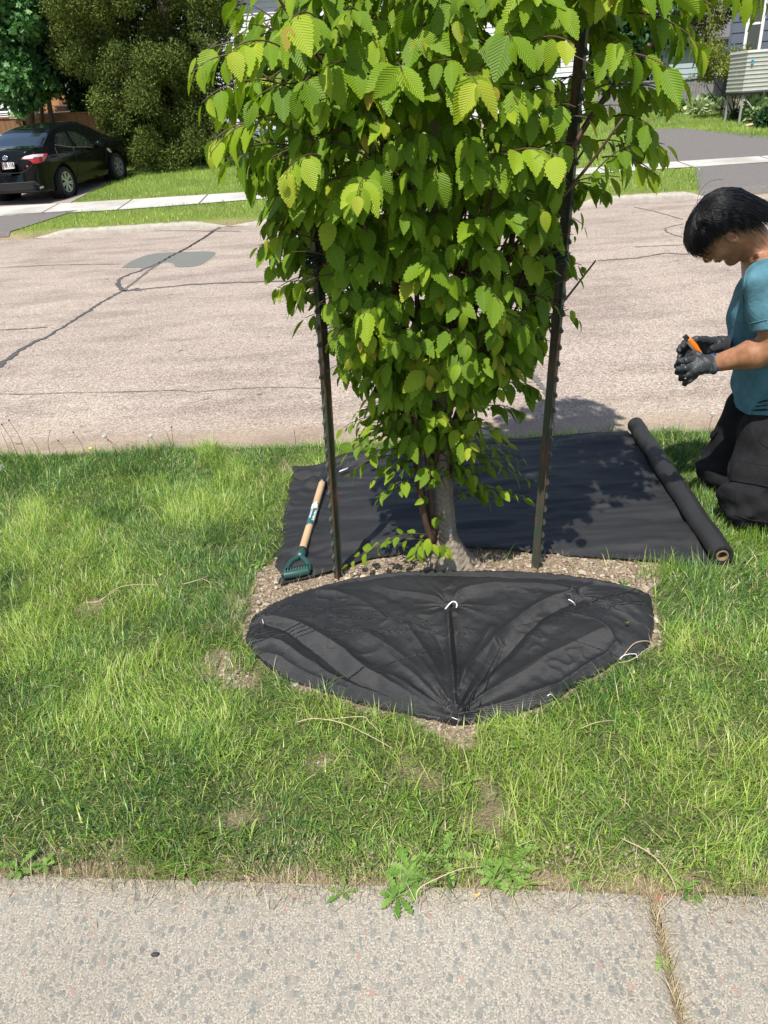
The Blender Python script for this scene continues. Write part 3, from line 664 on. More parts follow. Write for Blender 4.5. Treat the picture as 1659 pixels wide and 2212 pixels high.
FOLDS = [ # pixels, height, width, taper direction (1 grows towards the end)
    ([(985,1560),(978,1480),(972,1400),(968,1340),(972,1318)], .020, .011, 0), ([(985,1560),(990,1480),(984,1400),(978,1345)], -.014, .010, 0),
    ([(985,1560),(1000,1490),(1030,1440),(1100,1370),(1170,1322),(1235,1300)], .018, .016, 0), ([(985,1562),(1020,1510),(1090,1430),(1180,1345),(1250,1312)], -.012, .022, 0),
    ([(985,1560),(960,1500),(925,1430),(880,1370)], .012, .022, 0), ([(985,1560),(940,1500),(880,1440),(800,1390)], .009, .026, 0),
    ([(985,1562),(1040,1520),(1150,1450),(1300,1380)], .009, .030, 0), ([(980,1560),(900,1525),(800,1470),(700,1400),(620,1360),(565,1345)], .020, .018, 0),
    ([(970,1562),(880,1530),(780,1490),(690,1430),(610,1372),(560,1352)], -.014, .018, 0),
    ([(690,1290),(740,1300),(800,1330),(850,1370)], .010, .016, 1), ([(720,1282),(800,1295),(880,1330)], -.006, .02, 1),
    ([(965,1318),(920,1305),(860,1300),(800,1285)], .012, .012, 1), ([(972,1315),(1010,1290),(1080,1280),(1180,1285),(1240,1300)], .012, .014, 0),
    ([(700,1272),(850,1256),(1000,1250),(1150,1256),(1300,1275),(1390,1290)], .012, .012, 0), ([(780,1268),(900,1258),(1050,1258),(1200,1268)], -.006, .010, 0),
    ([(1235,1300),(1260,1290),(1290,1272)], .012, .012, 1), ([(1235,1300),(1290,1318),(1330,1325)], .010, .012, 1),
    ([(985,1562),(1100,1535),(1200,1500),(1290,1450),(1390,1400)], .008, .020, 0), ([(560,1420),(600,1430),(650,1460),(750,1500)], .008, .012, 0), ([(540,1392),(600,1400),(660,1440),(760,1490),(900,1535)], .010, .012, 0),
    ([(1330,1405),(1310,1425),(1270,1450),(1210,1490),(1150,1515)], .009, .010, 0), ([(985,1550),(1010,1450),(1060,1370)], .008, .016, 0), ([(983,1552),(968,1450),(940,1380)], -.007, .014, 0)]
FL = [(pl(a), h, w, tp) for a, h, w, tp in FOLDS]
GATH = [(G(972, 1318), .03), (G(1240, 1302), .022), (G(985, 1560), .0)]
def front_z(x, y):
    s = dpoly(x, y, FRONT); z = 0.008+0.030*(1-np.exp(-s/0.05))
    z = z+(fbm(x, y, 3.2, 81)-0.5)*0.040*np.clip(s/0.1, 0, 1)+(fbm(x, y, 9, 83)-0.5)*0.012*np.clip(s/0.05, 0, 1)
    for L, h, w, tp in FL:
        d, t = dline(x, y, L); env = (1-t) if tp == 1 else 0.85; z = z+h*env*(0.55*np.exp(-np.abs(d)/(w*.55))+0.55*np.exp(-(d/(w*1.3))**2))*np.clip(s/0.03+0.25, 0, 1)
    z = z+(fbm(x+y*0.4, y, 22, 85)-0.5)*0.003
    # fine pleats raying out from the three pinned points
    for c, n_, am, fall in ((G(985, 1562), 20, .0065, .30), (G(972, 1318), 12, .0030, .08), (G(1240, 1302), 10, .0028, .08), (G(565, 1350), 12, .0028, .14)):
        rr_ = np.hypot(x-c[0], y-c[1]); an = np.arctan2(y-c[1], x-c[0]); ph = an*n_+1.5*np.sin(an*5+2)+2.0*vnoise(x, y, 7, 87)
        z = z+am*(1-2*np.abs(np.sin(ph*.5)))*np.exp(-(rr_/fall)**1.3)*np.clip(rr_/.02, 0, 1)
    rid = 1-np.abs(2*fbm(x*1.2+y*.5, y*1.2-x*.4, 6, 89)-1)*3; z = z+0.003*np.clip(rid, 0, 1)**3*np.clip(s/.05, 0, 1)
    for c, dip in GATH: z = z-dip*np.exp(-(np.hypot(x-c[0], y-c[1])/0.03)**2)
    return np.maximum(z, 0.004)
nt, nr = 720, 220
ctr = FRONT.mean(0); ctr = np.array([0.38, 1.92])
bnd = spline(np.c_[np.vstack([FRONT, FRONT[:1]]), np.zeros(len(FRONT)+1)], nt+1)[:-1, :2]
bnd = bnd+rng.normal(0, 0.0012, bnd.shape)
t = 1-(1-np.linspace(0, 1, nr))**1.0
XY = ctr+(bnd-ctr)[None]*t[:, None, None]; X = XY[..., 0].ravel(); Yv = XY[..., 1].ravel()
Z = front_z(X, Yv); 
# hem turned under: an outer ring dropping to the soil
rim = ctr+(bnd-ctr)*1.004; V = np.vstack([np.stack([X, Yv, Z], 1), np.c_[rim, np.full(nt, -0.008)]])
i = np.arange(nr)[:, None]*nt+np.arange(nt)[None]; j = np.roll(i, -1, 1)
F = np.stack([i, j, j+nt, i+nt], -1).reshape(-1, 4)
front = mk('weed_cloth', V, F, MAT['cloth']); tag(front, 'creased black woven weed cloth pinned over the soil in front of the tree', 'weed cloth')
def fz(px):
    g0 = G(*px); z = float(front_z(np.array([g0[0]]), np.array([g0[1]]))[0]); return G(*px, z)
MAT['white'] = simple('white_wire', (0.80, 0.80, 0.78), 0.35, 0.0)
def staple(px, label, r=0.0022, lift=0.006):
    pts = [fz(p) for p in px]; pts = [p+np.array([0, 0, lift]) for p in pts]
    mb = MB(); mb.tube(spline(pts, 16), r, 8); o = mb.build('ground_staple', MAT['white']); tag(o, label, 'staple', 'white wire staples pinning the front cloth')
staple([(962,1322),(974,1308),(982,1306),(987,1311),(986,1319)], 'white hooked wire staple at the gathered pleat in the middle of the front cloth', 0.0024, 0.012)
staple([(1228,1298),(1238,1304),(1242,1311)], 'white wire staple at the right gathered fold of the front cloth')
staple([(567,1341),(569,1348),(569,1352)], 'tiny white staple at the left tip of the front cloth', 0.0010)
staple([(976,1553),(986,1557),(994,1560)], 'tiny white staple where the pleats meet at the near hem of the front cloth', 0.0010)
staple([(1182,1507),(1188,1503),(1194,1506)], 'tiny white staple in the near right hem of the front cloth', 0.0010)
staple([(1336,1428),(1350,1418),(1372,1416),(1376,1424)], 'white bent wire staple at the right hem of the front cloth beside the grass', 0.0012, 0.006)

# back cloth with the rest of the bolt still rolled up
zb = 0.012
back = thing('cloth_roll', 'flat black weed cloth behind the tree, its rest still rolled up on the right', 'cloth roll', G(1000, 1080))
nu, nv = 260, 140
B0 = spline(np.c_[BACK_BOT, 0*BACK_BOT[:, 0]], nu)[:, :2]; B1 = spline(np.c_[BACK_TOP, 0*BACK_TOP[:, 0]], nu)[:, :2]
def rs(Pn, m):
    s = np.r_[0, np.cumsum(np.hypot(*np.diff(Pn, axis=0).T))]; u = np.linspace(0, s[-1], m); return np.c_[np.interp(u, s, Pn[:, 0]), np.interp(u, s, Pn[:, 1])]
B0 = rs(B0, nu); B1 = rs(B1, nu); tv = np.linspace(0, 1, nv)
W_ = B0[None]*(1-tv)[:, None, None]+B1[None]*tv[:, None, None]
# ragged torn left edge
rag = (fbm(tv*6, tv*0, 3.0, 91)-0.5)*0.06+rng.normal(0, 0.003, nv); fall = np.exp(-np.linspace(0, 1, nu)/0.03)
W_[..., 0] += rag[:, None]*fall[None]
X = W_[..., 0].ravel(); Yv = W_[..., 1].ravel()
def back_z(x, y):
    z = zb+0.004+(fbm(x*0.22, y, 12, 93)-0.5)*0.030+(fbm(x, y, 4, 95)-0.5)*0.018+(fbm(x*0.3, y*1.0, 30, 97)-0.5)*0.003
    for px, h, w in (([(640,1200),(690,1120),(720,1060)], .012, .02), ([(620,1100),(660,1060),(690,1030)], .014, .02), ([(640,1230),(720,1190),(800,1180)], .008, .02), ([(690,1015),(760,995),(850,985)], .010, .012)):
        d, t_ = dline(x, y, pl(px, 14)); z = z+h*np.exp(-(d/w)**2)
    return np.maximum(z, 0.006)
Z = back_z(X, Yv)
i = np.arange((nv-1)*nu).reshape(nv-1, nu)[:, :-1].ravel(); F = np.stack([i, i+1, i+nu+1, i+nu], 1)
mk('sheet', np.stack([X, Yv, Z], 1), F, MAT['cloth2'], back)
# folded-over flap at the top left, with its pale torn tape end
fp = [(640,1013),(668,1022),(706,1012),(752,996),(802,985),(800,978),(748,986),(712,1000),(690,1030),(672,1034),(636,1035)]
top = [(633,1014),(662,1014),(700,1018),(735,1000),(770,986),(830,978)]; bot = [(636,1034),(664,1036),(702,1030),(742,1016),(775,1005),(826,990)]
A = spline([G(*p, 0.035) for p in top], 40); B = spline([G(*p, 0.020) for p in bot], 40); V = []
for k in range(9):
    t_ = k/8; row = A*(1-t_)+B*t_; row[:, 2] += 0.016*math.sin(t_*PI)+0.004*np.sin(np.arange(40)*0.7+k); V.append(row)
V = np.vstack(V); i = np.arange(8*40).reshape(8, 40)[:, :-1].ravel(); mk('flap', V, np.stack([i, i+1, i+41, i+40], 1), MAT['cloth2'], back)
mb = MB(); a, b = G(733, 1018, 0.045), G(752, 1011, 0.045); mb.obox((a+b)/2, (b-a)/2, np.array([0.002, 0.008, 0]), (0, 0, 0.001)); mb.build('tape', simple('silver_tape', (0.5, 0.5, 0.5), 0.5), back)
# the roll: spiral-wound tube
r0 = 0.040; c0 = ROLL0+np.array([0, 0, r0+0.004]); c1 = ROLL1+np.array([0, 0, r0+0.004]); ax = (c1-c0)/np.linalg.norm(c1-c0)
up = np.array([0, 0, 1.0]); sd_ = np.cross(ax, up); nl = 60; na = 44
V = []
for i in range(nl):
    c = c0+(c1-c0)*i/(nl-1)+up*0.002*math.sin(i*0.5)+sd_*0.0015*math.sin(i*0.31)
    for k in range(na):
        a = 2*PI*k/na; r = r0*(1+0.02*math.sin(3*a+i*0.07)+0.012*math.sin(i*0.9+a))+(0.003 if k == 0 else 0)
        V.append(c+r*(up*math.cos(a)+sd_*math.sin(a)))
V = np.array(V); i = (np.arange(nl-1)[:, None]*na+np.arange(na)[None]); j = np.roll(i, -1, 1)
F = np.stack([i, i+na, j+na, j], -1).reshape(-1, 4); mk('roll', V, F, MAT['cloth2'], back)
for cc, sgn in ((c0, -1), (c1, 1)):
    mb = MB(); sp_ = []
    V = []; F = []
    for k in range(na):
        a = 2*PI*k/na
        for r in (r0, r0*0.86, r0*0.70, r0*0.52): V.append(cc+ax*sgn*(0.002 if r == r0 else (-0.003 if r < r0*0.6 else 0.003))+r*(up*math.cos(a)+sd_*math.sin(a)))
    for k in range(na):
        l2 = (k+1) % na
        for q in range(3): F.append((k*4+q, k*4+q+1, l2*4+q+1, l2*4+q))
    mk('roll_end', V, F, MAT['cloth2'], back)
MAT['card'] = simple('cardboard', (0.22, 0.15, 0.09), 0.9, noise=40)
mb = MB(); V, F = tube_vf([c1+ax*0.004, c1-ax*0.25], r0*0.54, 24, False); V2, F2 = tube_vf([c1+ax*0.004, c1-ax*0.25], r0*0.44, 24, False); mb.add(V, F); mb.add(V2, [f[::-1] for f in F2])
V3 = np.vstack([V[:24], V2[:24]]); mb.add(V3, [(k, (k+1) % 24, 24+(k+1) % 24, 24+k) for k in range(24)]); mb.build('core', MAT['card'], back)

#@@POSTS
# ------------------------------------------------------------------ steel studded posts and webbing ties
def mat_post(name, green):
    m, n, l, b = new_mat(name); tc = n.new('ShaderNodeTexCoord'); b.inputs['Roughness'].default_value = 0.5; b.inputs['Metallic'].default_value = 0.1
    mp = n.new('ShaderNodeMapping'); mp.inputs['Scale'].default_value = (30, 30, 5); l.new(tc.outputs['Object'], mp.inputs[0])
    nz = n.new('ShaderNodeTexNoise'); nz.inputs['Scale'].default_value = 1.4; nz.inputs['Detail'].default_value = 8; nz.inputs['Roughness'].default_value = 0.7; l.new(mp.outputs[0], nz.inputs['Vector'])
    r = ramp(n, [(0.38, green), (0.48, (0.045, 0.050, 0.035)), (0.56, (0.12, 0.055, 0.034)), (0.72, (0.19, 0.12, 0.08))]); l.new(nz.outputs[0], r.inputs[0]); l.new(r.outputs[0], b.inputs['Base Color'])
    return m
MAT['post'] = mat_post('green_rusty_steel', (0.035, 0.062, 0.040)); MAT['stud'] = simple('worn_stud_steel', (0.07, 0.075, 0.06), 0.5, 0.2)
def tpost(bot, top, label, side, ylean=0.0):
    """T-section post with studs on its flange; side -1 studs to the left, 1 to the right"""
    a = G(*bot, -0.03); Yt = a[1]+ylean; b = P(*top, Yt); L = np.linalg.norm(b-a); ax_ = (b-a)/L; root = thing('steel_post', label, 'post', a, 'green studded steel posts holding the tree')
    sx = np.array([math.cos(0.5), side*math.sin(0.5)*-1.0, 0])*side; sx -= ax_*np.dot(sx, ax_); sx /= np.linalg.norm(sx); sy = np.cross(ax_, sx)
    prof = [(0.0,-0.019),(0.004,-0.019),(0.0045,-0.004),(0.014,-0.0025),(-0.026,-0.003)]
    # T outline: flange (thin, wide along sy), web towards -sx
    pr = [(0.004,-0.0150),(0.004,0.0150),(0.0,0.0150),(0.0,0.003),(-0.026,0.0022),(-0.026,-0.0022),(0.0,-0.003),(0.0,-0.0150)]
    n = 40; V = []
    for i in range(n):
        c = a+(b-a)*i/(n-1)
        for (u, v) in pr: V.append(c+sx*u+sy*v)
    m = len(pr); F = [(i*m+k, i*m+(k+1) % m, (i+1)*m+(k+1) % m, (i+1)*m+k) for i in range(n-1) for k in range(m)]
    F += [tuple(range(m))[::-1], tuple((n-1)*m+k for k in range(m))]
    mk('shaft', V, F, MAT['post'], root, smooth=False)
    s = 0.07
    while s < L-0.02:
        c = a+ax_*s+sx*0.004; mb = MB(); w = 0.006
        pv = [(0, -0.009), (0.008, -0.008), (0.0092, -0.002), (0.0, 0.012)]
        V = [c+sx*u+ax_*v+sy*w*q for q in (-1, 1) for (u, v) in pv]
        mb.add(V, [(3,2,1,0),(4,5,6,7),(0,1,5,4),(1,2,6,5),(2,3,7,6),(3,0,4,7)]); mb.build('stud', MAT['stud'], root, smooth=False); s += 0.0535
    return a, ax_, L
LP = tpost((728, 1262), (670, 395), 'dark green studded steel post with a black shaded top, left of the tree', -1)
RP = tpost((1161, 1242), (1266, 62), 'rusty green studded steel post, right of the tree', 1)
MAT['web'] = simple('grey_green_webbing', (0.045, 0.06, 0.055), 0.8, noise=90, bump=0.8, bscale=500, var=0.5)
def strap(px, tgt, label):
    c = P(*px, 2.30); root = thing('tie_strap', label, 'strap', c, 'webbing straps tying the trunk to the posts'); mb = MB()
    for k in range(5):
        q = c+np.array([0, 0, -0.014+0.007*k]); th = np.linspace(0, 2*PI, 25)[:-1]
        pts = np.stack([q[0]+0.021*np.cos(th), q[1]+0.021*np.sin(th), q[2]+0.006*np.sin(th+k)], 1); mb.tube(pts, 0.0036, 6, False, True)
    mb.build('knot', MAT['web'], root)
    e = np.array(tgt); d = e-c; pts = spline([c+d*0.04, c+d*0.5+np.array([0, 0, -0.012]), e], 20); T, N, B = frames(pts); V = []
    for i, p in enumerate(pts):
        w = np.array([0, 0, 0.011]); th_ = np.array([0, 0.0012, 0]); V += [p+w+th_, p+w-th_, p-w-th_, p-w+th_]
    F = [(i*4+k, i*4+(k+1) % 4, i*4+4+(k+1) % 4, i*4+4+k) for i in range(19) for k in range(4)]; mk('band', V, F, MAT['web'], root, False)

#@@TREE
# ------------------------------------------------------------------ the hornbeam
MAT['bark'] = simple('grey_bark', (0.22, 0.18, 0.135), 0.85, noise=25, bump=0.7, bscale=70, var=0.45)
MAT['twig'] = simple('brown_twig', (0.085, 0.045, 0.030), 0.6, noise=30, var=0.3)
TY = 2.36
tb = G(968, 1222); tree = thing('hornbeam_tree', 'young hornbeam with ribbed bright green leaves, tied between the two steel posts', 'tree', (tb[0], TY, 0))
def TP(px, py, dy=0.0): return P(px, py, TY+dy)
trunk_pts = [TP(975,1240)+np.array([0,0,-.05]), TP(972,1205), TP(965,1160), TP(961,1100), TP(957,1020), TP(952,930), TP(948,840), TP(945,700), TP(944,520), TP(945,300), TP(948,60)]
tp = spline(trunk_pts, 80); tt = np.linspace(0, 1, 80)
zt = tp[:, 2]; rad = np.interp(zt, [-.05, 0.0, 0.03, 0.07, 0.13, 0.3, 0.6, 1.0, 1.6, 2.2], [.10, .070, .050, .040, .032, .029, .027, .025, .021, .017])
def trunk_sdf(p):
    d = None
    for i in range(0, 40, 2):
        if zt[i] > 0.45: break
        e = s_cap(p, tp[i], tp[i+2], min(rad[i], .060), min(rad[i+2], .060)); d = e if d is None else smin(d, e, 0.02)
    base = tp[np.searchsorted(zt, 0.09)]
    for an, ln, w in ((0.15, .115, .020), (-0.5, .105, .018), (-1.2, .085, .018), (-2.1, .07, .016), (2.9, .075, .018), (2.0, .07, .016), (1.0, .07, .016)):
        q = np.array([base[0]+ln*math.cos(an), base[1]+ln*math.sin(an), -0.012]); d = smin(d, s_cap(p, base+np.array([0.014*math.cos(an), 0.014*math.sin(an), 0]), q, .026, w*0.9), 0.022)
    # old cut stub at the left where the suckers leave
    st = TP(938, 1178); d = smin(d, s_ell(p, st, (.026, .022, .020)), 0.02)
    wob = 0.0016*np.sin(p[..., 2]*260+np.sin(p[..., 0]*120)*2)+0.0014*np.sin(np.arctan2(p[..., 1]-base[1], p[..., 0]-base[0])*9+p[..., 2]*14)
    return d+wob*0.8
V, F = nets(trunk_sdf, (tb[0]-.17, TY-.16, -.03), (tb[0]+.17, TY+.16, 0.40), 0.004); V = V
mb = MB(); up_i = zt > 0.36; Vt, Ft = tube_vf(tp[up_i], rad[up_i], 14); 
Vall = np.vstack([V, Vt]); Fq = [tuple(f) for f in F]+[tuple(i+len(V) for i in f) for f in Ft]
mk('trunk', Vall, Fq, MAT['bark'], tree)
# leaning side stems from the base
stems = []
def stem(px, dys, r0_, r1_, n=24):
    pts = spline([P(a, b, TY+d) for (a, b), d in zip(px, dys)], n); stems.append((pts, np.linspace(r0_, r1_, n))); return pts
BR = []
BR.append(stem([(935,1178),(915,1110),(902,1030),(893,950),(885,860),(870,740),(850,600),(830,400),(820,100)], [-.02,-.03,-.04,-.05,-.06,-.08,-.1,-.1,-.1], .013, .008))
BR.append(stem([(940,1175),(930,1080),(922,980),(915,880),(905,760),(900,600),(905,380),(915,50)], [-.01,-.04,-.06,-.08,-.1,-.14,-.16,-.18], .011, .007))
BR.append(stem([(955,1080),(975,1000),(1000,930),(1022,860),(1050,760),(1080,620),(1120,450),(1150,200),(1160,0)], [0,.02,.02,.03,.05,.06,.06,.05,.05], .014, .008))
BR.append(stem([(938,1178),(918,1120),(908,1050),(905,980),(896,900),(880,800),(860,600),(850,300)], [-.04,-.06,-.07,-.08,-.1,-.1,-.1,-.1], .012, .006))
BR.append(stem([(940,1175),(925,1120),(900,1000),(860,860),(810,700),(760,520),(720,320),(690,50)], [0,.02,.03,.05,.06,.08,.1,.1], .010, .006))
BR.append(stem([(955,1000),(985,900),(1040,780),(1110,640),(1180,480),(1230,330),(1330,180),(1420,80),(1500,0),(1580,-60)], [0,-.02,-.05,-.08,-.1,-.1,-.1,-.1,-.1,-.1], .012, .006))
for k in range(30):
    x0 = 948+random.uniform(-25, 25); y0 = random.uniform(500, 1080); sgn = 1 if k % 2 else -1
    sx_ = random.uniform(60, 420)*sgn; dz = random.uniform(-.4, .45)
    h = random.uniform(350, 700)
    BR.append(stem([(x0, y0), (x0+sx_*0.35, y0-h*0.4), (x0+sx_*0.75, y0-h*0.75), (x0+sx_, y0-h)], [0, dz*0.4, dz*0.8, dz], .007, .003, 14))
mb = MB()
for pts, r in stems: mb.tube(pts, r, 6)
# crown outline at the trunk's plane: world (x, z) on both sides
LEFT_PX = [(880,1060),(850,1000),(830,930),(800,870),(772,810),(735,760),(690,700),(620,610),(608,500),(606,430),(580,370),(500,300),(470,250),(500,200),(490,120),(520,40),(540,0),(570,-80)]
RIGHT_PX = [(980,1080),(1000,1010),(1010,930),(1030,870),(1062,810),(1120,755),(1180,700),(1222,610),(1232,500),(1240,420),(1285,370),(1375,300),(1375,240),(1355,170),(1360,90),(1380,40),(1400,0),(1420,-80)]
LW = np.array([TP(*p)[[0, 2]] for p in LEFT_PX]); RW = np.array([TP(*p)[[0, 2]] for p in RIGHT_PX])
ztop = 3.45
def crown_lr(z):
    xl = np.interp(z, LW[:, 1], LW[:, 0]); xr = np.interp(z, RW[:, 1], RW[:, 0])
    z1 = LW[-1, 1]; f = np.clip((z-z1)/(ztop-z1), 0, 1); f = np.sqrt(np.clip(1-f**2.2, 0, 1)); c = 0.5*(LW[-1, 0]+RW[-1, 0])
    f = np.where(z > z1, f*np.interp(z, [z1, z1+.35], [1, .78]), 1); return c+(xl-c)*f, c+(xr-c)*f
# leaf template: ovate, double-toothed, pleated along its side veins
def leaf_template(R, cols=2):
    U = []; 
    for i in range(R+1):
        u = i/R; w = 0.31*math.sin(PI*min(1, u**0.78*1.0))**0.80*(1-0.25*u)
        if i in (0, R): w = 0.002
        tooth = (1.10 if i % 2 else 0.93) if 0 < i < R else 1
        for v in (np.linspace(-1, 1, 2*cols+1)):
            ww = w*(tooth if abs(v) == 1 else 1); U.append((u+(0.018 if (abs(v) == 1 and i % 2 and i < R) else 0), v*ww, v))
    m = 2*cols+1; F = [(i*m+k, i*m+k+1, (i+1)*m+k+1, (i+1)*m+k) for i in range(R) for k in range(m-1)]
    return np.array(U), np.array(F)
def leaves(base, tip, nor, L, tone, name, mat, parent, R=16, droop=0.25, fold=0.28, cols=2, wmul=1.0):
    U, F = leaf_template(R, cols); n = len(base)
    t = tip/np.linalg.norm(tip, axis=1)[:, None]; nn = nor-t*(nor*t).sum(1)[:, None]; nn /= np.linalg.norm(nn, axis=1)[:, None]+1e-9; s = np.cross(t, nn)
    u = U[None, :, 0]; v = U[None, :, 1]*wmul; av = np.abs(v)
    fo = rng.uniform(0.3, 1.3, (n, 1))*fold; dr = rng.uniform(-0.3, 2.4, (n, 1))*droop
    h = av*fo - dr*u*u*0.6 + 0.003*np.sin(2*PI*8*(u-0.9*av))*(av > 0.02) + rng.normal(0, 0.03, (n, 1))*v*6*u
    V = base[:, None]+L[:, None, None]*(t[:, None]*(u*(1-0.12*dr*u))[..., None]+s[:, None]*(v*rng.uniform(0.85, 1.12, (n, 1)))[..., None]+nn[:, None]*h[..., None])
    Fa = (np.arange(n)*len(U))[:, None, None]+F[None]
    uvs = np.stack([np.broadcast_to(U[:, 0], (n, len(U))), np.broadcast_to(U[:, 1], (n, len(U)))], -1).reshape(-1, 2)
    return mk(name, V.reshape(-1, 3), Fa.reshape(-1, 4), mat, parent, attrs={'tone': np.repeat(tone, len(U))}, uv=uvs)
MAT['leaf'] = leafy('hornbeam_leaf', [(0.0, (0.040, 0.095, 0.007)), (0.35, (0.085, 0.180, 0.008)), (0.6, (0.155, 0.270, 0.012)), (0.8, (0.29, 0.40, 0.02)), (0.95, (0.42, 0.46, 0.04)), (1.0, (0.42, 0.26, 0.05))], 0.36, 0.48, True, 0.3)
def seg_clear(c, a, ax_, L, w, zlo, zhi):
    """leaves hanging in the slab just in front of a post"""
    q = np.array([0, 0, CAM_H]); n_ = np.cross(a-q, a+ax_*L-q); n_ /= np.linalg.norm(n_); d = np.abs((c-q)@n_)
    post_y = a[1]+ax_[1]*(c[:, 2]-a[2])/ax_[2]; return (d < w) & (c[:, 1] < post_y+0.02) & (c[:, 2] > zlo) & (c[:, 2] < zhi)
LB, LT, LN, LL, LTone = [], [], [], [], []
def spray(o, d, length, nl, size, young=0.0, drp=0.9, lift=0.0):
    """one drooping twig with alternate leaves"""
    d = d/np.linalg.norm(d); o = np.array(o, float)
    if seg_clear((o+d*length*.5)[None], RP[0], RP[1], RP[2], 0.040, 0.2, 1.72)[0] or seg_clear(o[None], RP[0], RP[1], RP[2], 0.030, 0.2, 1.72)[0]: return
    pts = []; p = np.array(o, float); v = d.copy(); m = max(4, nl)
    for i in range(m+1):
        pts.append(p.copy()); v = v+np.array([0, 0, -0.10]); v /= np.linalg.norm(v); p = p+v*length/m
    pts = np.array(pts); mb.tube(pts, np.linspace(0.0022, 0.0010, len(pts)), 4, False)
    hor = np.array([d[0], d[1], 0]); hor /= np.linalg.norm(hor)+1e-9
    for i in range(nl):
        q = pts[min(m, i+1)]; last = i == nl-1; T = pts[min(m, i+1)]-pts[min(m, i+1)-1]; T /= np.linalg.norm(T)
        side = np.cross(T, [0, 0, 1.0]); side /= np.linalg.norm(side)+1e-9; sg = 1 if i % 2 else -1
        tip = (T*0.55+side*sg*(0.0 if last else 0.62)+np.array([0, 0, -drp])+rng.normal(0, 0.20, 3)+np.array([0, 0, lift]))
        nor = hor*0.62+np.array([0, 0, 0.62])+side*sg*0.25+rng.normal(0, 0.30, 3)
        sz = size*(0.58+0.58*math.sin(PI*(i+1.0)/(nl+1)))*rng.uniform(0.70, 1.20)*(0.72 if last and young > .5 else 1)
        LB.append(q+tip/np.linalg.norm(tip)*0.006); LT.append(tip); LN.append(nor); LL.append(sz)
        LTone.append(np.clip(0.32+0.29*rng.random()+young*(0.15+0.40*(i/nl)**1.5)+(0.10 if last else 0), 0, 0.985 if (last and young > 0.95 and rng.random() < .5) else 0.93))
def crown_point(z, rr, th):
    xl, xr = crown_lr(z); c = 0.5*(xl+xr); hw = 0.5*(xr-xl); dep = np.minimum(hw*0.88, 0.50)
    return np.array([c+hw*rr*math.cos(th), TY+dep*rr*math.sin(th), z]), np.array([math.cos(th), math.sin(th)*dep/hw, 0.0])
zmin = LW[0, 1]
def fill(N, z0, z1, rlo, rhi, size, dens_low=True, nl=(5, 8), front=False):
    c = 0
    while c < N:
        z = rng.uniform(z0, z1)
        xl, xr = crown_lr(z)
        if rng.random() > (xr-xl)/1.25: continue
        th = rng.uniform(-PI, 0) if front else rng.uniform(0, 2*PI)
        rr = rng.uniform(rlo, rhi); p, o = crown_point(z, rr, th)
        # ragged outline: skip some angular clumps
        cl = vnoise(th*2.2+z*3, z*6.5, 1.0, 111)
        if rr > 0.8 and cl < 0.30: continue
        d = o*0.9+np.array([rng.normal(0, .35), rng.normal(0, .35), 0.35+rng.normal(0, .25)]); y_ = 1.0 if rng.random() < 0.16 else rng.random()*0.45
        spray(p-d/np.linalg.norm(d)*0.07, d, rng.uniform(0.08, 0.17), int(rng.integers(*nl)), size*rng.uniform(0.8, 1.2), y_); c += 1
    return
z_hi = TP(900, -60)[2]
fill(440, 0.76, z_hi, 0.80, 1.0, 0.068); fill(300, 0.76, z_hi, 0.45, 0.8, 0.064); fill(110, 0.76, z_hi, 0.15, 0.45, 0.060)
fill(200, 0.76, z_hi, 0.75, 0.98, 0.068, front=True)
fill(60, 0.60, 0.80, 0.30, 1.0, 0.056); fill(26, 0.44, 0.62, 0.3, 1.0, 0.050); fill(6, 0.40, 0.56, 0.5, 0.95, 0.045, nl=(4, 6))
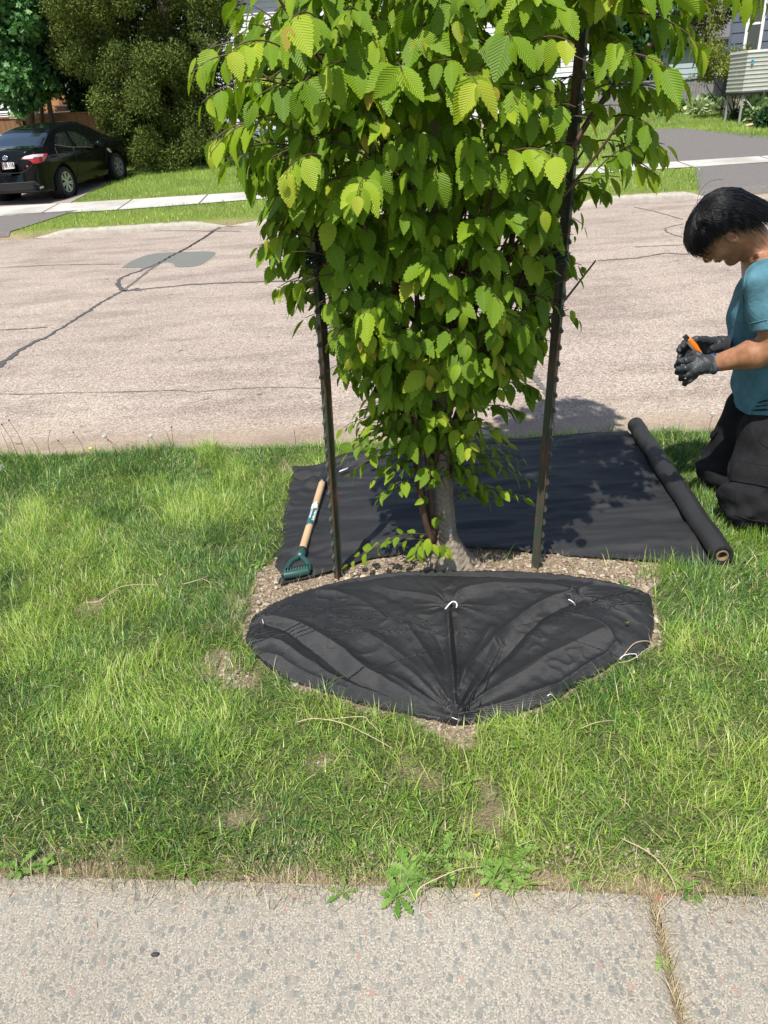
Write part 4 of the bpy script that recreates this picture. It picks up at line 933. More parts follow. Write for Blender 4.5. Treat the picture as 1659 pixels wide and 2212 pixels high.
# shoots that stand out of the outline
def shoot(px, dy, dirx, diry, dz, n, size, young, ln=0.16, drp=0.9, lift=0.0):
    size = size*0.84 if size > .065 else size*1.22
    spray(P(*px, TY+dy), np.array([dirx, diry, dz]), ln, n+(2 if size > .065 else 0), size, young, drp, lift)
    if size < .065 and ln > .13: spray(P(px[0], px[1]-12, TY+dy), np.array([dirx, diry-.35, dz+.25]), ln*.7, max(4, n-3), size*.9, young, drp, lift)
for a in (((640,250),-.30,-1,-.3,.3,9,.085,.9,.24), ((560,262),-.30,-1,-.2,.15,7,.080,1.0,.14), ((600,180),-.25,-1,-.2,.4,8,.080,.5,.20), ((540,120),-.2,-1,-.1,.3,7,.080,.6,.16), ((520,90),-.1,-1,0,.1,5,.075,.4,.12),
          ((620,110),-.45,-.6,-.7,.5,8,.095,1.0,.18), ((700,60),-.5,-.3,-.8,.5,8,.10,1.0,.18), ((700,340),-.42,-.5,-.8,.4,8,.09,1.0,.17), ((1090,335),-.50,.6,-.6,.4,7,.098,1.0,.15), ((990,170),-.5,.2,-1,.4,7,.09,1.0,.13),
          ((850,150),-.5,.1,-1,.4,6,.09,.8,.13), ((1150,90),-.45,.5,-.8,.3,6,.09,1.0,.13), ((1185,620),-.30,1,-.4,.3,7,.085,1.0,.14), ((880,900),-.25,.8,-.4,.5,7,.06,1.0,.12,.35,.2), ((800,390),-.5,-.2,-.9,.4,7,.09,.8,.15),
          ((1320,290),-.2,1,-.2,.2,8,.078,.8,.16), ((1345,190),-.15,1,-.1,.3,8,.080,1.0,.15), ((1300,340),-.2,1,-.3,.2,8,.078,.9,.16), ((1370,130),-.1,1,0,.2,7,.078,.9,.12), ((1240,300),-.3,1,-.4,.3,8,.09,.8,.2),
          ((1425,20),-.1,.6,-.2,-.1,6,.09,.5,.12), ((1520,-55),-.1,1,-.1,.1,7,.10,.6,.18), ((1610,-60),-.1,1,-.1,0,7,.10,.6,.18), ((1480,-55),-.1,.8,-.3,.1,7,.085,.5,.18), ((1240,395),.0,1,0,.1,4,.08,.2,.10),
          ((1400,-20),-.15,.9,-.2,.2,7,.08,.5,.16), ((1340,30),-.2,.9,-.3,.1,8,.10,.5,.22), ((1300,120),-.25,.8,-.4,.2,8,.095,.4,.2), ((1270,210),-.25,.8,-.4,.2,8,.095,.5,.2),
          # low side shoots near the ground
          ((925,1168),-.03,-1,-.05,.42,12,.036,.35,.32,.35,.1), ((940,1080),-.02,-.2,-.3,.4,7,.036,.5,.08,.5,.1), ((925,1150),-.06,.1,-.8,.2,8,.040,.9,.07,.7,0), ((935,1115),-.05,.3,-.6,.5,7,.040,.8,.07,.7,0),
          ((915,1165),-.06,-.4,-.6,.0,7,.040,.8,.07,.7,0), ((950,1170),-.07,.2,-.6,.1,6,.038,.9,.05,.7,0), ((975,1085),0,1,-.05,.62,13,.042,.40,.34,.35,.1), ((985,1060),.02,1,0,.1,8,.048,.4,.15,.5,.1), ((965,1035),-.03,1,-.1,.25,8,.045,.3,.14,.5,.1),
          ((985,1010),0,1,.0,.30,10,.048,.25,.26,.4,.1), ((1000,985),0,1,.1,.35,9,.048,.3,.22,.4,.1), ((890,940),-.08,-1,-.15,.35,11,.042,.2,.28,.35,.15), ((895,985),-.06,-1,-.1,.40,11,.042,.2,.26,.35,.15), ((905,1010),-.06,-.8,-.2,.35,9,.042,.25,.16,.4,.15),
          ((905,1050),-.06,-.8,-.2,.30,8,.042,.3,.15,.5,.1), ((930,1000),-.1,-.1,-.8,.3,8,.045,.3,.1,.6,.1), ((950,1030),-.1,.1,-.8,.3,7,.045,.3,.1,.6,.1), ((970,930),-.12,.4,-.8,.3,9,.048,.9,.14,.5,.1), ((990,925),-.1,.9,-.4,.4,9,.05,.9,.16,.4,.15), ((900,900),-.1,-.9,-.3,.4,9,.045,.3,.16,.5,.1),
          ((850,900),-.05,-1,.1,.3,9,.042,.1,.18,.4,.1), ((860,930),0,-1,.3,.2,9,.042,.1,.18,.4,.1), ((1040,880),-.02,.9,.0,.3,8,.055,.2,.14,.7,0), ((1085,830),-.02,.9,.0,.3,8,.06,.2,.12,.8,0)): shoot(*a)
LB, LT, LN, LL, LTone = map(np.array, (LB, LT, LN, LL, LTone))
# the posts stand clear of the leaves, and the lower trunk shows between the shoots
Lc = LB+LT/np.linalg.norm(LT, axis=1)[:, None]*LL[:, None]*0.5
drop = seg_clear(Lc, RP[0], RP[1], RP[2], 0.034, 0.2, 1.72) | seg_clear(Lc, LP[0], LP[1], LP[2], 0.034, 0.1, 1.24)
drop |= (np.abs(Lc[:, 0]-0.20) < 0.055) & (Lc[:, 2] < 0.52) & (Lc[:, 2] > 0.17) & (Lc[:, 1] < TY+.02) & (rng.random(len(Lc)) < .8)
drop &= rng.random(len(Lc)) < 0.95
LB, LT, LN, LL, LTone = [q[~drop] for q in (LB, LT, LN, LL, LTone)]
crown = leaves(LB, LT, LN, LL, LTone, 'crown', MAT['leaf'], tree)
print('leaves', len(LB))
# crown above the frame (casts the shade seen on the cloth)
N = 2300; z = rng.uniform(z_hi, ztop, N); th = rng.uniform(0, 2*PI, N); rr = np.sqrt(rng.random(N)); xl, xr = crown_lr(z); c = (xl+xr)/2; hw = (xr-xl)/2
k = rng.random(N) < hw/0.62; z, th, rr, c, hw = z[k], th[k], rr[k], c[k], hw[k]; n = len(z)
bs = np.stack([c+hw*rr*np.cos(th), TY+np.minimum(hw*.92, .5)*rr*np.sin(th), z], 1); out = np.stack([np.cos(th), np.sin(th), 0*th], 1)
leaves(bs, out*0.6+np.array([0, 0, -0.8])+rng.normal(0, .3, (n, 3)), out*.6+np.array([0, 0, .7])+rng.normal(0, .3, (n, 3)), rng.uniform(0.09, 0.13, n), rng.uniform(0.3, 0.7, n), 'upper_crown', MAT['leaf'], tree, R=6, cols=1)
mb.build('branches', MAT['twig'], tree)
mk('paint_mark', *(lambda c: (np.array([c+np.array([x_*0.012, -0.0355+abs(x_)*0.006, z_*0.02]) for x_, z_ in ((-1,-.6),(-.3,-1),(.6,-.8),(1,0),(.7,.9),(0,.6),(-.8,1),(-.9,.2))]), [tuple(range(8))]))(TP(968, 1140)+np.array([0, -.004, 0])), simple('grey_paint', (0.42, 0.45, 0.48), 0.8), tree, False)
strap((1209, 552), P(965, 548, TY), 'grey webbing strap wound round the right post and running to the trunk')
strap((676, 560), P(930, 550, TY), 'dark webbing strap wound round the left post and running to the trunk')
#@@SHOVEL
# ------------------------------------------------------------------ shovel lying on the back cloth
MAT['wood'] = simple('ash_handle', (0.50, 0.33, 0.185), 0.55, noise=6, bump=0.15, bscale=90, var=0.3)
MAT['dgrip'] = simple('dark_green_plastic', (0.018, 0.062, 0.052), 0.38, noise=20)
sh = thing('shovel', 'wooden D-handle shovel lying on the black cloth beside the left steel post', 'shovel', G(650, 1200))
h0 = G(697, 1040, .045); h1 = G(652, 1192, .030); axh = (h1-h0)/np.linalg.norm(h1-h0)
mb = MB(); mb.tube(spline([h0, (h0+h1)/2, h1], 20), 0.0155, 20); mb.build('handle', MAT['wood'], sh)
mb = MB(); mb.tube([h0-axh*0.10, h0-axh*0.01, h0+axh*0.02], [0.021, 0.0185, 0.0175], 20); mb.build('socket', simple('black_steel', (0.02, 0.025, 0.028), 0.4, 0.3), sh)
mb = MB(); mb.tube([h1-axh*0.015, h1+axh*0.02, h1+axh*0.045], [0.0185, 0.020, 0.019], 20)
sg_ = np.cross(axh, [0, 0, 1.0]); sg_ /= np.linalg.norm(sg_)
if sg_[0] > 0: sg_ = -sg_
e0 = h1+axh*0.04; bl = G(612, 1243, .026); br = G(668, 1232, .026)
mb.tube(spline([e0+sg_*0.008, e0+axh*0.025+sg_*0.028, bl*0.6+e0*0.4+sg_*0.012, bl], 16), np.linspace(.011, .009, 16), 12)
mb.tube(spline([e0-sg_*0.008, e0+axh*0.02-sg_*0.024, br*0.6+e0*0.4-sg_*0.012, br], 16), np.linspace(.011, .009, 16), 12)
mb.tube(spline([bl, (bl+br)/2-(e0-(bl+br)/2)*0.03, br], 14), .0160, 16)
gd = (br-bl); up3 = np.array([0, 0, 1.0]); fwd3 = (e0-(bl+br)/2); fwd3 /= np.linalg.norm(fwd3)
for k in range(9):
    q = bl+gd*(0.08+0.84*k/8)+fwd3*0.008+up3*0.010
    mb.tube([q-fwd3*0.010+up3*0.004, q+fwd3*0.008+up3*0.008, q+fwd3*0.026-up3*0.004], .0030, 6)
mb.build('d_grip', MAT['dgrip'], sh)
MAT['label_t'] = simple('teal_label', (0.02, 0.10, 0.11), 0.5); MAT['label_w'] = simple('torn_white_paper', (0.66, 0.68, 0.62), 0.8, noise=60)
def wrap(a0, a1, th0, th1, r, mat, name, jag=0.0):
    n1, n2 = 24, 16; V = []; hb = h0+(h1-h0)
    ux = np.cross(axh, [0, 0, 1.0]); ux /= np.linalg.norm(ux); uz = np.cross(ux, axh); L_ = np.linalg.norm(h1-h0)
    for i in range(n1):
        for j in range(n2):
            s = a0+(a1-a0)*i/(n1-1); e = (vnoise(i*0.9, j*0.1, 1, 5)-0.5)*jag; th = th0+(th1-th0)*j/(n2-1)+e*(1 if j in (0, n2-1) else 0)
            if i in (0, n1-1): s += (vnoise(j*1.3, i, 1, 9)-0.5)*jag*0.03
            V.append(h0+axh*s*L_+r*(ux*math.sin(th)+uz*math.cos(th)))
    F = [(i*n2+j, i*n2+j+1, (i+1)*n2+j+1, (i+1)*n2+j) for i in range(n1-1) for j in range(n2-1)]; mk(name, V, F, mat, sh)
wrap(0.40, 0.68, -1.1, 1.0, 0.0160, MAT['label_t'], 'sticker', 1.0)
wrap(0.38, 0.46, -1.2, 0.9, 0.0164, MAT['label_w'], 'sticker_tear', 1.6); wrap(0.47, 0.62, -1.35, -0.65, 0.0164, MAT['label_w'], 'sticker_tear', 1.2)
for q in (0.1, 0.28, 0.46): wrap(0.48, 0.60, q-.05, q+.05, 0.0164, MAT['label_w'], 'sticker_bar', 0.0)
#@@PERSON
# ------------------------------------------------------------------ kneeling person
m_, n_, l_, b_ = new_mat('skin'); tc = n_.new('ShaderNodeTexCoord'); nz = n_.new('ShaderNodeTexNoise'); nz.inputs['Scale'].default_value = 40; nz.inputs['Detail'].default_value = 6; l_.new(tc.outputs['Object'], nz.inputs['Vector'])
rr = ramp(n_, [(0.35, (0.27, 0.12, 0.062)), (0.65, (0.36, 0.175, 0.095))]); l_.new(nz.outputs[0], rr.inputs[0]); l_.new(rr.outputs[0], b_.inputs['Base Color'])
b_.inputs['Roughness'].default_value = 0.5; b_.inputs['Subsurface Weight'].default_value = 0.08; b_.inputs['Subsurface Radius'].default_value = (0.01, 0.004, 0.002); b_.inputs['Subsurface Scale'].default_value = 1.0
MAT['skin'] = m_
def fabric(name, col, rough=0.85, var=0.12, sc=18):
    m, n, l, b = new_mat(name); tc = n.new('ShaderNodeTexCoord'); b.inputs['Roughness'].default_value = rough; b.inputs['Specular IOR Level'].default_value = 0.2; b.inputs['Sheen Weight'].default_value = 0.0
    nz = n.new('ShaderNodeTexNoise'); nz.inputs['Scale'].default_value = sc; nz.inputs['Detail'].default_value = 7; l.new(tc.outputs['Object'], nz.inputs['Vector'])
    r = ramp(n, [(0.3, tuple(c*(1-var*2) for c in col)), (0.7, tuple(c*(1+var*2) for c in col))]); l.new(nz.outputs[0], r.inputs[0]); l.new(r.outputs[0], b.inputs['Base Color'])
    wv = n.new('ShaderNodeTexNoise'); wv.inputs['Scale'].default_value = 700; l.new(tc.outputs['Object'], wv.inputs['Vector'])
    n3 = n.new('ShaderNodeTexNoise'); n3.inputs['Scale'].default_value = 14; n3.inputs['Detail'].default_value = 3; n3.inputs['Distortion'].default_value = 0.6; l.new(tc.outputs['Object'], n3.inputs['Vector'])
    bp = n.new('ShaderNodeBump'); bp.inputs['Strength'].default_value = 0.5; bp.inputs['Distance'].default_value = 0.02
    l.new(math_n(n, l, 'ADD', math_n(n, l, 'MULTIPLY', wv.outputs[0], 0.08), n3.outputs[0]), bp.inputs['Height']); l.new(bp.outputs[0], b.inputs['Normal'])
    return m
MAT['shirt'] = fabric('teal_jersey', (0.080, 0.19, 0.245)); MAT['shirt_d'] = fabric('charcoal_stripe', (0.02, 0.028, 0.035)); MAT['trous'] = fabric('charcoal_cotton', (0.0135, 0.013, 0.0145), 0.95, 0.15)
MAT['glove'] = simple('nitrile_palm', (0.034, 0.038, 0.043), 0.38, noise=40, bump=0.35, bscale=260); MAT['glove_k'] = simple('grey_knit', (0.11, 0.125, 0.14), 0.85, noise=60, bump=0.8, bscale=600)
MAT['cuff'] = simple('navy_cuff', (0.012, 0.04, 0.13), 0.8)
YB = 2.66; ear = P(1550, 502, YB-0.082); pr_ = P(1590, 1145, 2.5)
person = thing('person', 'person kneeling in teal T-shirt and dark cargo trousers, head bowed over gloved hands', 'person', (pr_[0]+0.1, 2.65, 0))
HSC = 0.90; hp = math.radians(62); hf = np.array([-math.cos(hp), 0, -math.sin(hp)]); hu = np.array([-math.sin(hp), 0, math.cos(hp)]); hs = np.array([0, -1.0, 0])
# slight turn of the face towards the camera
ty = math.radians(-9); hf = hf*math.cos(ty)+hs*math.sin(ty); hs = np.cross(hu, hf); hs = hs/np.linalg.norm(hs); hs = hs if hs[1] < 0 else -hs
HC = P(1525, 568, YB)-(hf*0.121+hu*-0.033)*HSC
def H3(x, y, z): return HC+(hf*x+hs*y+hu*z)*HSC   # local head coordinates: x forward, y towards the camera side, z crown
neck0 = H3(-0.050, 0, -0.050); neck1 = P(1662, 574, YB)
shN = P(1655, 610, YB-0.19); shF = P(1648, 600, YB+0.18); elN = P(1676, 752, YB-0.235); wrN = P(1541, 786, YB-0.13)
elF = P(1668, 752, YB+0.20); wrF = P(1580, 744, YB+0.03)
def body_sdf(p):
    q = (p-HC)/HSC; x = q@hf; y = q@hs; z = q@hu; ay = np.abs(y); L = np.stack([x, ay, z], -1)
    d = s_ell(L, (-0.008, 0, 0.022), (.098, .077, .094))
    d = smin(d, s_ell(L, (0.045, 0, -0.035), (.052, .056, .062)), .03)
    d = smin(d, s_cap(L, (0.0, .050, -.055), (.064, .014, -.112), .022, .018), .03)      # jaw line
    d = smin(d, s_ell(L, (0.072, 0, -.111), (.020, .022, .017)), .018)                    # chin
    d = smin(d, s_ell(L, (0.062, .036, -.028), (.026, .024, .024)), .02)                  # cheekbone
    d = smin(d, s_cap(L, (0.084, .010, .026), (.074, .045, .026), .010, .008), .015)      # brow
    d = smin(d, s_cap(L, (0.090, 0, .012), (.111, 0, -.028), .008, .0105), .010)          # nose
    d = smin(d, s_ell(L, (0.103, .011, -.034), (.010, .008, .007)), .006)
    d = smin(d, s_ell(L, (0.094, 0, -.060), (.010, .022, .0055)), .006)                   # lips
    d = smin(d, s_ell(L, (0.090, 0, -.071), (.010, .018, .0060)), .006)
    d = np.maximum(d, -(s_ell(L, (0.1015, 0, -.0655), (.006, .020, .0016))))
    d = -smin(-d, s_ell(L, (0.088, .032, .004), (.018, .016, .010)), .010)                # socket
    d = smin(d, s_ell(L, (0.070, .032, .003), (.016, .015, .012)), .004)                  # lid
    # ears
    e = s_ell(L, (-0.008, .083, -.016), (.019, .008, .031)); e = np.maximum(e, -s_ell(L, (-0.004, .092, -.014), (.011, .007, .019))); e = smin(e, s_ell(L, (-0.003, .080, -.042), (.009, .006, .010)), .004)
    d = smin(d, e, .005)*HSC
    d = smin(d, s_cap(p, neck0, neck1, .054, .062), .03)
    d = smin(d, s_cap(p, neck1, P(1660, 700, YB), .075, .11), .05)
    d = smin(d, s_cap(p, P(1655, 590, YB-0.13), P(1655, 590, YB+0.13), .055, .055), .05)
    d = smin(d, s_cap(p, P(1664, 700, YB), P(1680, 930, YB), .10, .10), .05)
    for s_, e_, w_ in ((shN, elN, wrN), (shF, elF, wrF)):
        a = s_cap(p, s_, e_, .053, .046); a = smin(a, s_cap(p, e_, e_+(w_-e_)*0.35, .046, .048), .02); a = smin(a, s_cap(p, e_+(w_-e_)*0.35, w_, .048, .029), .02)
        d = smin(d, a, .03)
    # hips, thighs, shins under the trousers
    for hx, kx, fx in legs_: d = smin(d, smin(s_cap(p, hx+np.array([.03, 0, 0]), kx, .060, .05), s_cap(p, kx, fx, .05, .035), .02), .03)
    return d
kN = P(1616, 1085, YB-0.16); kF = P(1566, 1012, YB+0.15); kN[2] = max(kN[2], .10); kF[2] = .10
hN = P(1662, 930, YB-0.09); hF = P(1655, 905, YB+0.10)
fN = kN+np.array([.46, 0.0, -.035]); fF = kF+np.array([.46, 0, -.035])
legs_ = ((hN, kN, fN), (hF, kF, fF))
def cut(f, c, nrm): return lambda p: np.maximum(f(p), (p-c)@nrm)
V, F = nets(body_sdf, (HC[0]-.16, YB-.34, .02), (kN[0]+.58, YB+.34, HC[2]+.17), 0.0062)
mk('body', V, F, MAT['skin'], person)
# finer head over the coarse one is not needed elsewhere; model the head again at high resolution and keep it as part of the same skin
bo = bpy.data.objects['body']
hlo, hhi = HC-.155, HC+np.array([.155, .155, .155])
V, F = nets(lambda p: body_sdf(p)-0.0004, hlo, hhi, 0.0028)
bm_me = bo.data
def join_into(o, V, F):
    """append raw geometry to an existing mesh object"""
    off = np.array(o.parent and parent_world(o.parent) or (0, 0, 0)); me = o.data
    v0 = np.zeros(len(me.vertices)*3, np.float32); me.vertices.foreach_get('co', v0); v0 = v0.reshape(-1, 3)
    f0 = [tuple(p.vertices) for p in me.polygons]; n0 = len(v0); mat = me.materials[0]
    V2 = np.vstack([v0, V-off]); me2 = bpy.data.meshes.new(me.name); me2.from_pydata([tuple(map(float, v)) for v in V2], [], f0+[tuple(int(i)+n0 for i in f) for f in F])
    me2.materials.append(mat); me2.polygons.foreach_set('use_smooth', [True]*len(me2.polygons)); me2.update(); o.data = me2
join_into(bo, V, F)
# eyelid line, brow, lashes
MAT['lash'] = simple('lash', (0.01, 0.008, 0.007), 0.6)
for s_ in (1, -1):
    MB().tube(spline([H3(.082, .020*s_, .001), H3(.0875, .031*s_, -.0035), H3(.080, .045*s_, -.001)], 10), .0016, 5).build('eyelashes', MAT['lash'], person)
    MB().tube(spline([H3(.095, .014*s_, .026), H3(.092, .032*s_, .031), H3(.078, .052*s_, .024)], 10), [.002]+[.003]*8+[.001], 5).build('eyebrow', MAT['lash'], person)
# hair: a cap plus many strands swept from the whorl
MAT['hair'] = simple('black_hair', (0.006, 0.006, 0.008), 0.42, noise=90, spec=0.4)
def hair_cap(p):
    q = (p-HC)/HSC; L = np.stack([q@hf, np.abs(q@hs), q@hu], -1)
    d = s_ell(L, (-0.010, 0, 0.028), (.105, .085, .096)); d = smin(d, s_ell(L, (-.070, 0, -.035), (.050, .070, .075)), .03)
    x, y, z = L[..., 0], L[..., 1], L[..., 2]
    low = np.maximum(0.030+0.0*x-z-0.0, -(0.058-x))            # face opening
    face = np.maximum(x-0.040, 0.034-z); face = -np.maximum(-(x-0.045), -(0.036-z))
    open_ = np.minimum(x-0.000, 0.066-z)                        # >0 in front-low region
    d = np.maximum(d, open_)
    d = np.maximum(d, np.minimum(x+0.075, 0.012-z))              # cleared round the ear
    return np.maximum(d, -0.085-z-0.3*(x+.1))*HSC
V, F = nets(hair_cap, HC-.16, HC+.16, 0.004)
hair = mk('hair', V, F, MAT['hair'], person)
mbh = MB(); Vs = []; Fs = []; off = 0
wh = np.array([-0.055, 0.0, 0.115])
for k in range(5200):
    ph = random.uniform(0, 2*PI); lay = random.random()
    cx_, sx_ = math.cos(ph), math.sin(ph)
    front_ = max(0, cx_); side = abs(sx_)
    # end height of the strand by direction (face, side above the ear, nape)
    zend = np.interp(cx_, [-1, -0.6, -0.25, 0.0, 0.3, 0.65, 1.0], [-0.120, -0.080, 0.018, 0.052, 0.062, 0.062, 0.060])+random.gauss(0, 0.012+0.013*max(0, cx_))
    t0 = random.uniform(0.0, 0.22) if k % 3 else random.uniform(.2, .5)
    r_out = 1.0+0.05*lay
    pts = []
    jit = random.gauss(0, 0.16); lk = math.sin(ph*23+2*math.sin(ph*5)); cl = 0.15*math.sin(ph*17+1.0)+0.12*math.sin(ph*41); zend -= 0.010*lk; r_out += 0.055*max(0, math.sin(ph*13+2*math.sin(ph*4)))*(.4+.6*lay); zend -= (0.030 if random.random() < .07 else 0)
    for i in range(8):
        t = t0+(1-t0)*i/7; zz = 0.1289+(zend-0.1289)*t**1.5
        # ellipsoid radius at this height
        e = max(0.0, 1-((zz-0.028)/0.101)**2) if zz > 0.028 else 1
        rr_ = math.sqrt(e); a = ph+jit*t+cl*t*t
        flare = (0.002+0.010*lay)*t**2*(1.0+0.3*front_+1.8*max(0, -cx_))
        x = -0.012+0.111*r_out*rr_*math.cos(a)+flare*math.cos(a); y = (0.089*rr_*r_out*math.sin(a))+flare*math.sin(a)
        if zz < 0.03 and cx_ < -0.3: x = x*(1-0.12*(0.03-zz)/0.1)-0.022*lay*t*t
        x = x+(wh[0])*(1-t)**3*0.6
        pts.append(H3(x+random.gauss(0, .0008), y+random.gauss(0, .0008), zz))
    V, F = tube_vf(pts, np.array([1, 1, 1, 1, .95, .85, .6, .12])*random.uniform(.0008, .0016), 3, False)
    Vs.append(V); Fs += [tuple(q+off for q in f) for f in F]; off += len(V)
join_into(hair, np.vstack(Vs), Fs)
mb = MB(); mb.tube(spline([H3(-.03, 0, .13), H3(-.07, .0, .155), H3(-.12, .0, .15), H3(-.15, 0.0, .11)], 20), .0006, 4); mb.tube(spline([H3(.02, .02, .13), H3(-.02, .02, .15), H3(-.09, .02, .15)], 20), .0006, 4); mb.build('stray_hair', MAT['hair'], person)
# glasses
gl = thing('glasses', None, None, (0, 0, 0)); gl.name = 'glasses'; gl.parent = person; gl.location = Vector(H3(.1, 0, 0))-person.location
MAT['gold'] = simple('thin_gold_wire', (0.55, 0.42, 0.22), 0.3, 0.9); mg, ng, lg, bgls = new_mat('lens_glass'); bgls.inputs['Transmission Weight'].default_value = 1; bgls.inputs['Roughness'].default_value = 0.02; bgls.inputs['IOR'].default_value = 1.1; bgls.inputs['Base Color'].default_value = (.97, .97, .95, 1)
mb = MB(); ml = MB()
for s_ in (1, -1):
    th = np.linspace(0, 2*PI, 33)[:-1]; ring = [H3(.107-0.006*abs(math.cos(a)), .034*s_+.026*math.cos(a), -.002+.021*math.sin(a)) for a in th]
    mb.tube(ring, .0011, 6, False, True); c = H3(.105, .034*s_, -.002); ml.add(np.vstack([ring, [c]]), [(i, (i+1) % 32, 32) for i in range(32)])
    mb.tube(spline([H3(.100, .060*s_, .004), H3(.05, .078*s_, .008), H3(-.005, .084*s_, .012), H3(-.025, .085*s_, -.005)], 14), .0011, 6)
mb.tube(spline([H3(.107, -.009, .003), H3(.112, 0, .006), H3(.107, .009, .003)], 6), .0011, 6)
mb.build('frame', MAT['gold'], gl); ml.build('lens', mg, gl)
# T-shirt
def wr(p, k=0.005):
    x, y, z = p[..., 0], p[..., 1], p[..., 2]
    return k*(np.sin(34*x+22*z+3*np.sin(11*z+5*y))+0.6*np.sin(61*z-30*x+19*y+2*np.sin(15*x)))
hemz = P(1605, 914, YB-.15)[2]
def shirt_sdf(p):
    d = s_cap(p, P(1653, 600, YB-0.145), P(1653, 600, YB+0.135), .066, .066)
    ch = s_ell(p, P(1662, 690, YB), (.128, .188, .20)); d = smin(d, ch, .06)
    d = smin(d, s_ell(p, P(1668, 820, YB), (.130, .180, .22)), .06); d = smin(d, s_ell(p, P(1672, 905, YB), (.135, .185, .10)), .05)
    d = smin(d, s_cap(p, neck1+(neck1-neck0)*0.1, P(1655, 625, YB), .066, .085), .03)
    for s_, e_ in ((shN, elN), (shF, elF)):
        e2 = s_+(e_-s_)*0.66; ax2 = (e_-s_)/np.linalg.norm(e_-s_)
        a = s_cap(p, s_, e2, .066, .073); inner = s_cap(p, s_+(e2-s_)*0.85, e2+ax2*.02, .064, .067); a = np.maximum(a, (p-e2)@ax2-0.004)
        d = smin(d, a, .022)
    d = d+wr(p, 0.0034)+0.009*np.maximum(0, np.sin(40*p[..., 0]-25*p[..., 2]))*np.exp(-((p[..., 2]-hemz-.1)/.10)**2)*0.8
    d = np.maximum(d, hemz-0.004*np.sin(26*p[..., 1]+20*p[..., 0])-p[..., 2])
    nk = s_cap(p, neck0, neck1+(neck1-neck0)*.10, .066, .066)
    return np.maximum(d, -nk)
bx = P(1655, 700, YB)
V, F = nets(shirt_sdf, (bx[0]-.24, YB-.37, hemz-.03), (bx[0]+.28, YB+.36, neck1[2]+.14), 0.0052)
shirt = mk('t_shirt', V, F, MAT['shirt'], person)
# raised seams and hem, dark side stripes
from mathutils.bvhtree import BVHTree
def bvh_of(o):
    off = parent_world(o.parent) if o.parent else Vector((0, 0, 0)); return BVHTree.FromPolygons([v.co+off for v in o.data.vertices], [tuple(p.vertices) for p in o.data.polygons])
def camhit(bv, px, py, far=40):
    d = Vector(ray(px, py)).normalized(); r = bv.ray_cast(Vector((0, 0, CAM_H)), d, far); return r
def on_surface(bv, px, py, off):
    r = camhit(bv, px, py)
    if r[0] is None: return None
    n = r[1]; n = n if n.dot(Vector(ray(px, py))) < 0 else -n
    return np.array(r[0]+n*off)
def surf_tube(bv, px, rad, off, n=30):
    q = [on_surface(bv, a, b, off) for a, b, _ in spline([(a, b, 0) for a, b in px], n)]; q = [v for v in q if v is not None]
    return tube_vf(q, rad, 6) if len(q) > 2 else (np.zeros((0, 3)), [])
def surf_patch(bv, poly, off, name, mat, parent, rings=6, nb=48, thick=0.0, mirror=None):
    p = spline([(a, b, 0) for a, b in poly+[poly[0]]], nb+1)[:-1, :2] if nb else np.array(poly, float)
    if nb:
        # keep straight sides: resample linearly instead of rounding the corners
        q = np.array(poly+[poly[0]], float); s = np.r_[0, np.cumsum(np.hypot(*np.diff(q, axis=0).T))]; u = np.linspace(0, s[-1], nb+1)[:-1]; p = np.c_[np.interp(u, s, q[:, 0]), np.interp(u, s, q[:, 1])]
    c = p.mean(0); V = []; last = None
    for r in range(rings+1):
        for k in range(len(p)):
            a = c+(p[k]-c)*(1-r/rings*0.98); h = on_surface(bv, a[0], a[1], off)
            if h is None: h = last if last is not None else np.array([0, 0, 0.0])
            last = h; V.append(h)
    m = len(p); V = np.array(V); ok = np.linalg.norm(V, axis=1) > .5; V[~ok] = V[ok][0] if ok.any() else 0
    F = [(r*m+k, r*m+(k+1) % m, (r+1)*m+(k+1) % m, (r+1)*m+k) for r in range(rings) for k in range(m)]+[tuple(rings*m+k for k in range(m))]
    return mk(name, V, F, mat, parent)
bs_ = bvh_of(shirt)
mb = MB()
for px in ([(1606,704),(1620,699),(1640,694),(1658,690)], [(1617,566),(1608,610),(1606,650),(1607,700)], [(1590,592),(1600,575),(1620,560),(1645,547)], [(1600,909),(1620,912),(1640,910),(1658,908)], [(1659,842),(1640,868),(1620,900)]):
    V, F = surf_tube(bs_, px, .0018, .0004)
    if len(V): mk('seam', V, F, MAT['shirt'], shirt)
for poly in ([(1638,868),(1659,862),(1659,866),(1636,872)], [(1632,877),(1659,873),(1659,876),(1630,880)], [(1626,884),(1659,882),(1659,887),(1623,888)]): surf_patch(bs_, poly, .002, 'stripe', MAT['shirt_d'], shirt, 2, 16)
# trousers
def trous_sdf(p):
    d = s_ell(p, P(1678, 935, YB), (.140, .178, .135))
    for hx, kx, fx in legs_:
        a = s_cap(p, hx, kx+np.array([0, 0, .02]), .100, .093); a = smin(a, s_ell(p, kx+np.array([0, 0, -.0]), (.086, .088, .10)), .07); a = smin(a, s_cap(p, kx+np.array([.03, 0, -.01]), fx, .080, .070), .06); d = smin(d, a, .025)
    x, y, z = p[..., 0], p[..., 1], p[..., 2]
    kz = np.exp(-((z-.13)/.14)**2)
    d = d-0.006*np.maximum(0, np.sin(24*z+34*x+3*np.sin(7*z)))**3+0.0065*np.sin(38*z+26*x+4*np.sin(9*x+13*y))*(0.35+kz)+0.003*np.sin(85*z-44*x+10*y)*kz+0.003*np.sin(20*z-50*x+14*y)
    ft = s_cap(p, P(1614, 885, YB+.12), kF, .088, .095)+0.003*np.sin(30*z+20*x)
    d = np.maximum(d, z-(hemz+0.035)); d = smin(d, np.maximum(ft, z-P(1585, 848, YB+.10)[2]), .012)
    return np.maximum(d, 0.004-z)
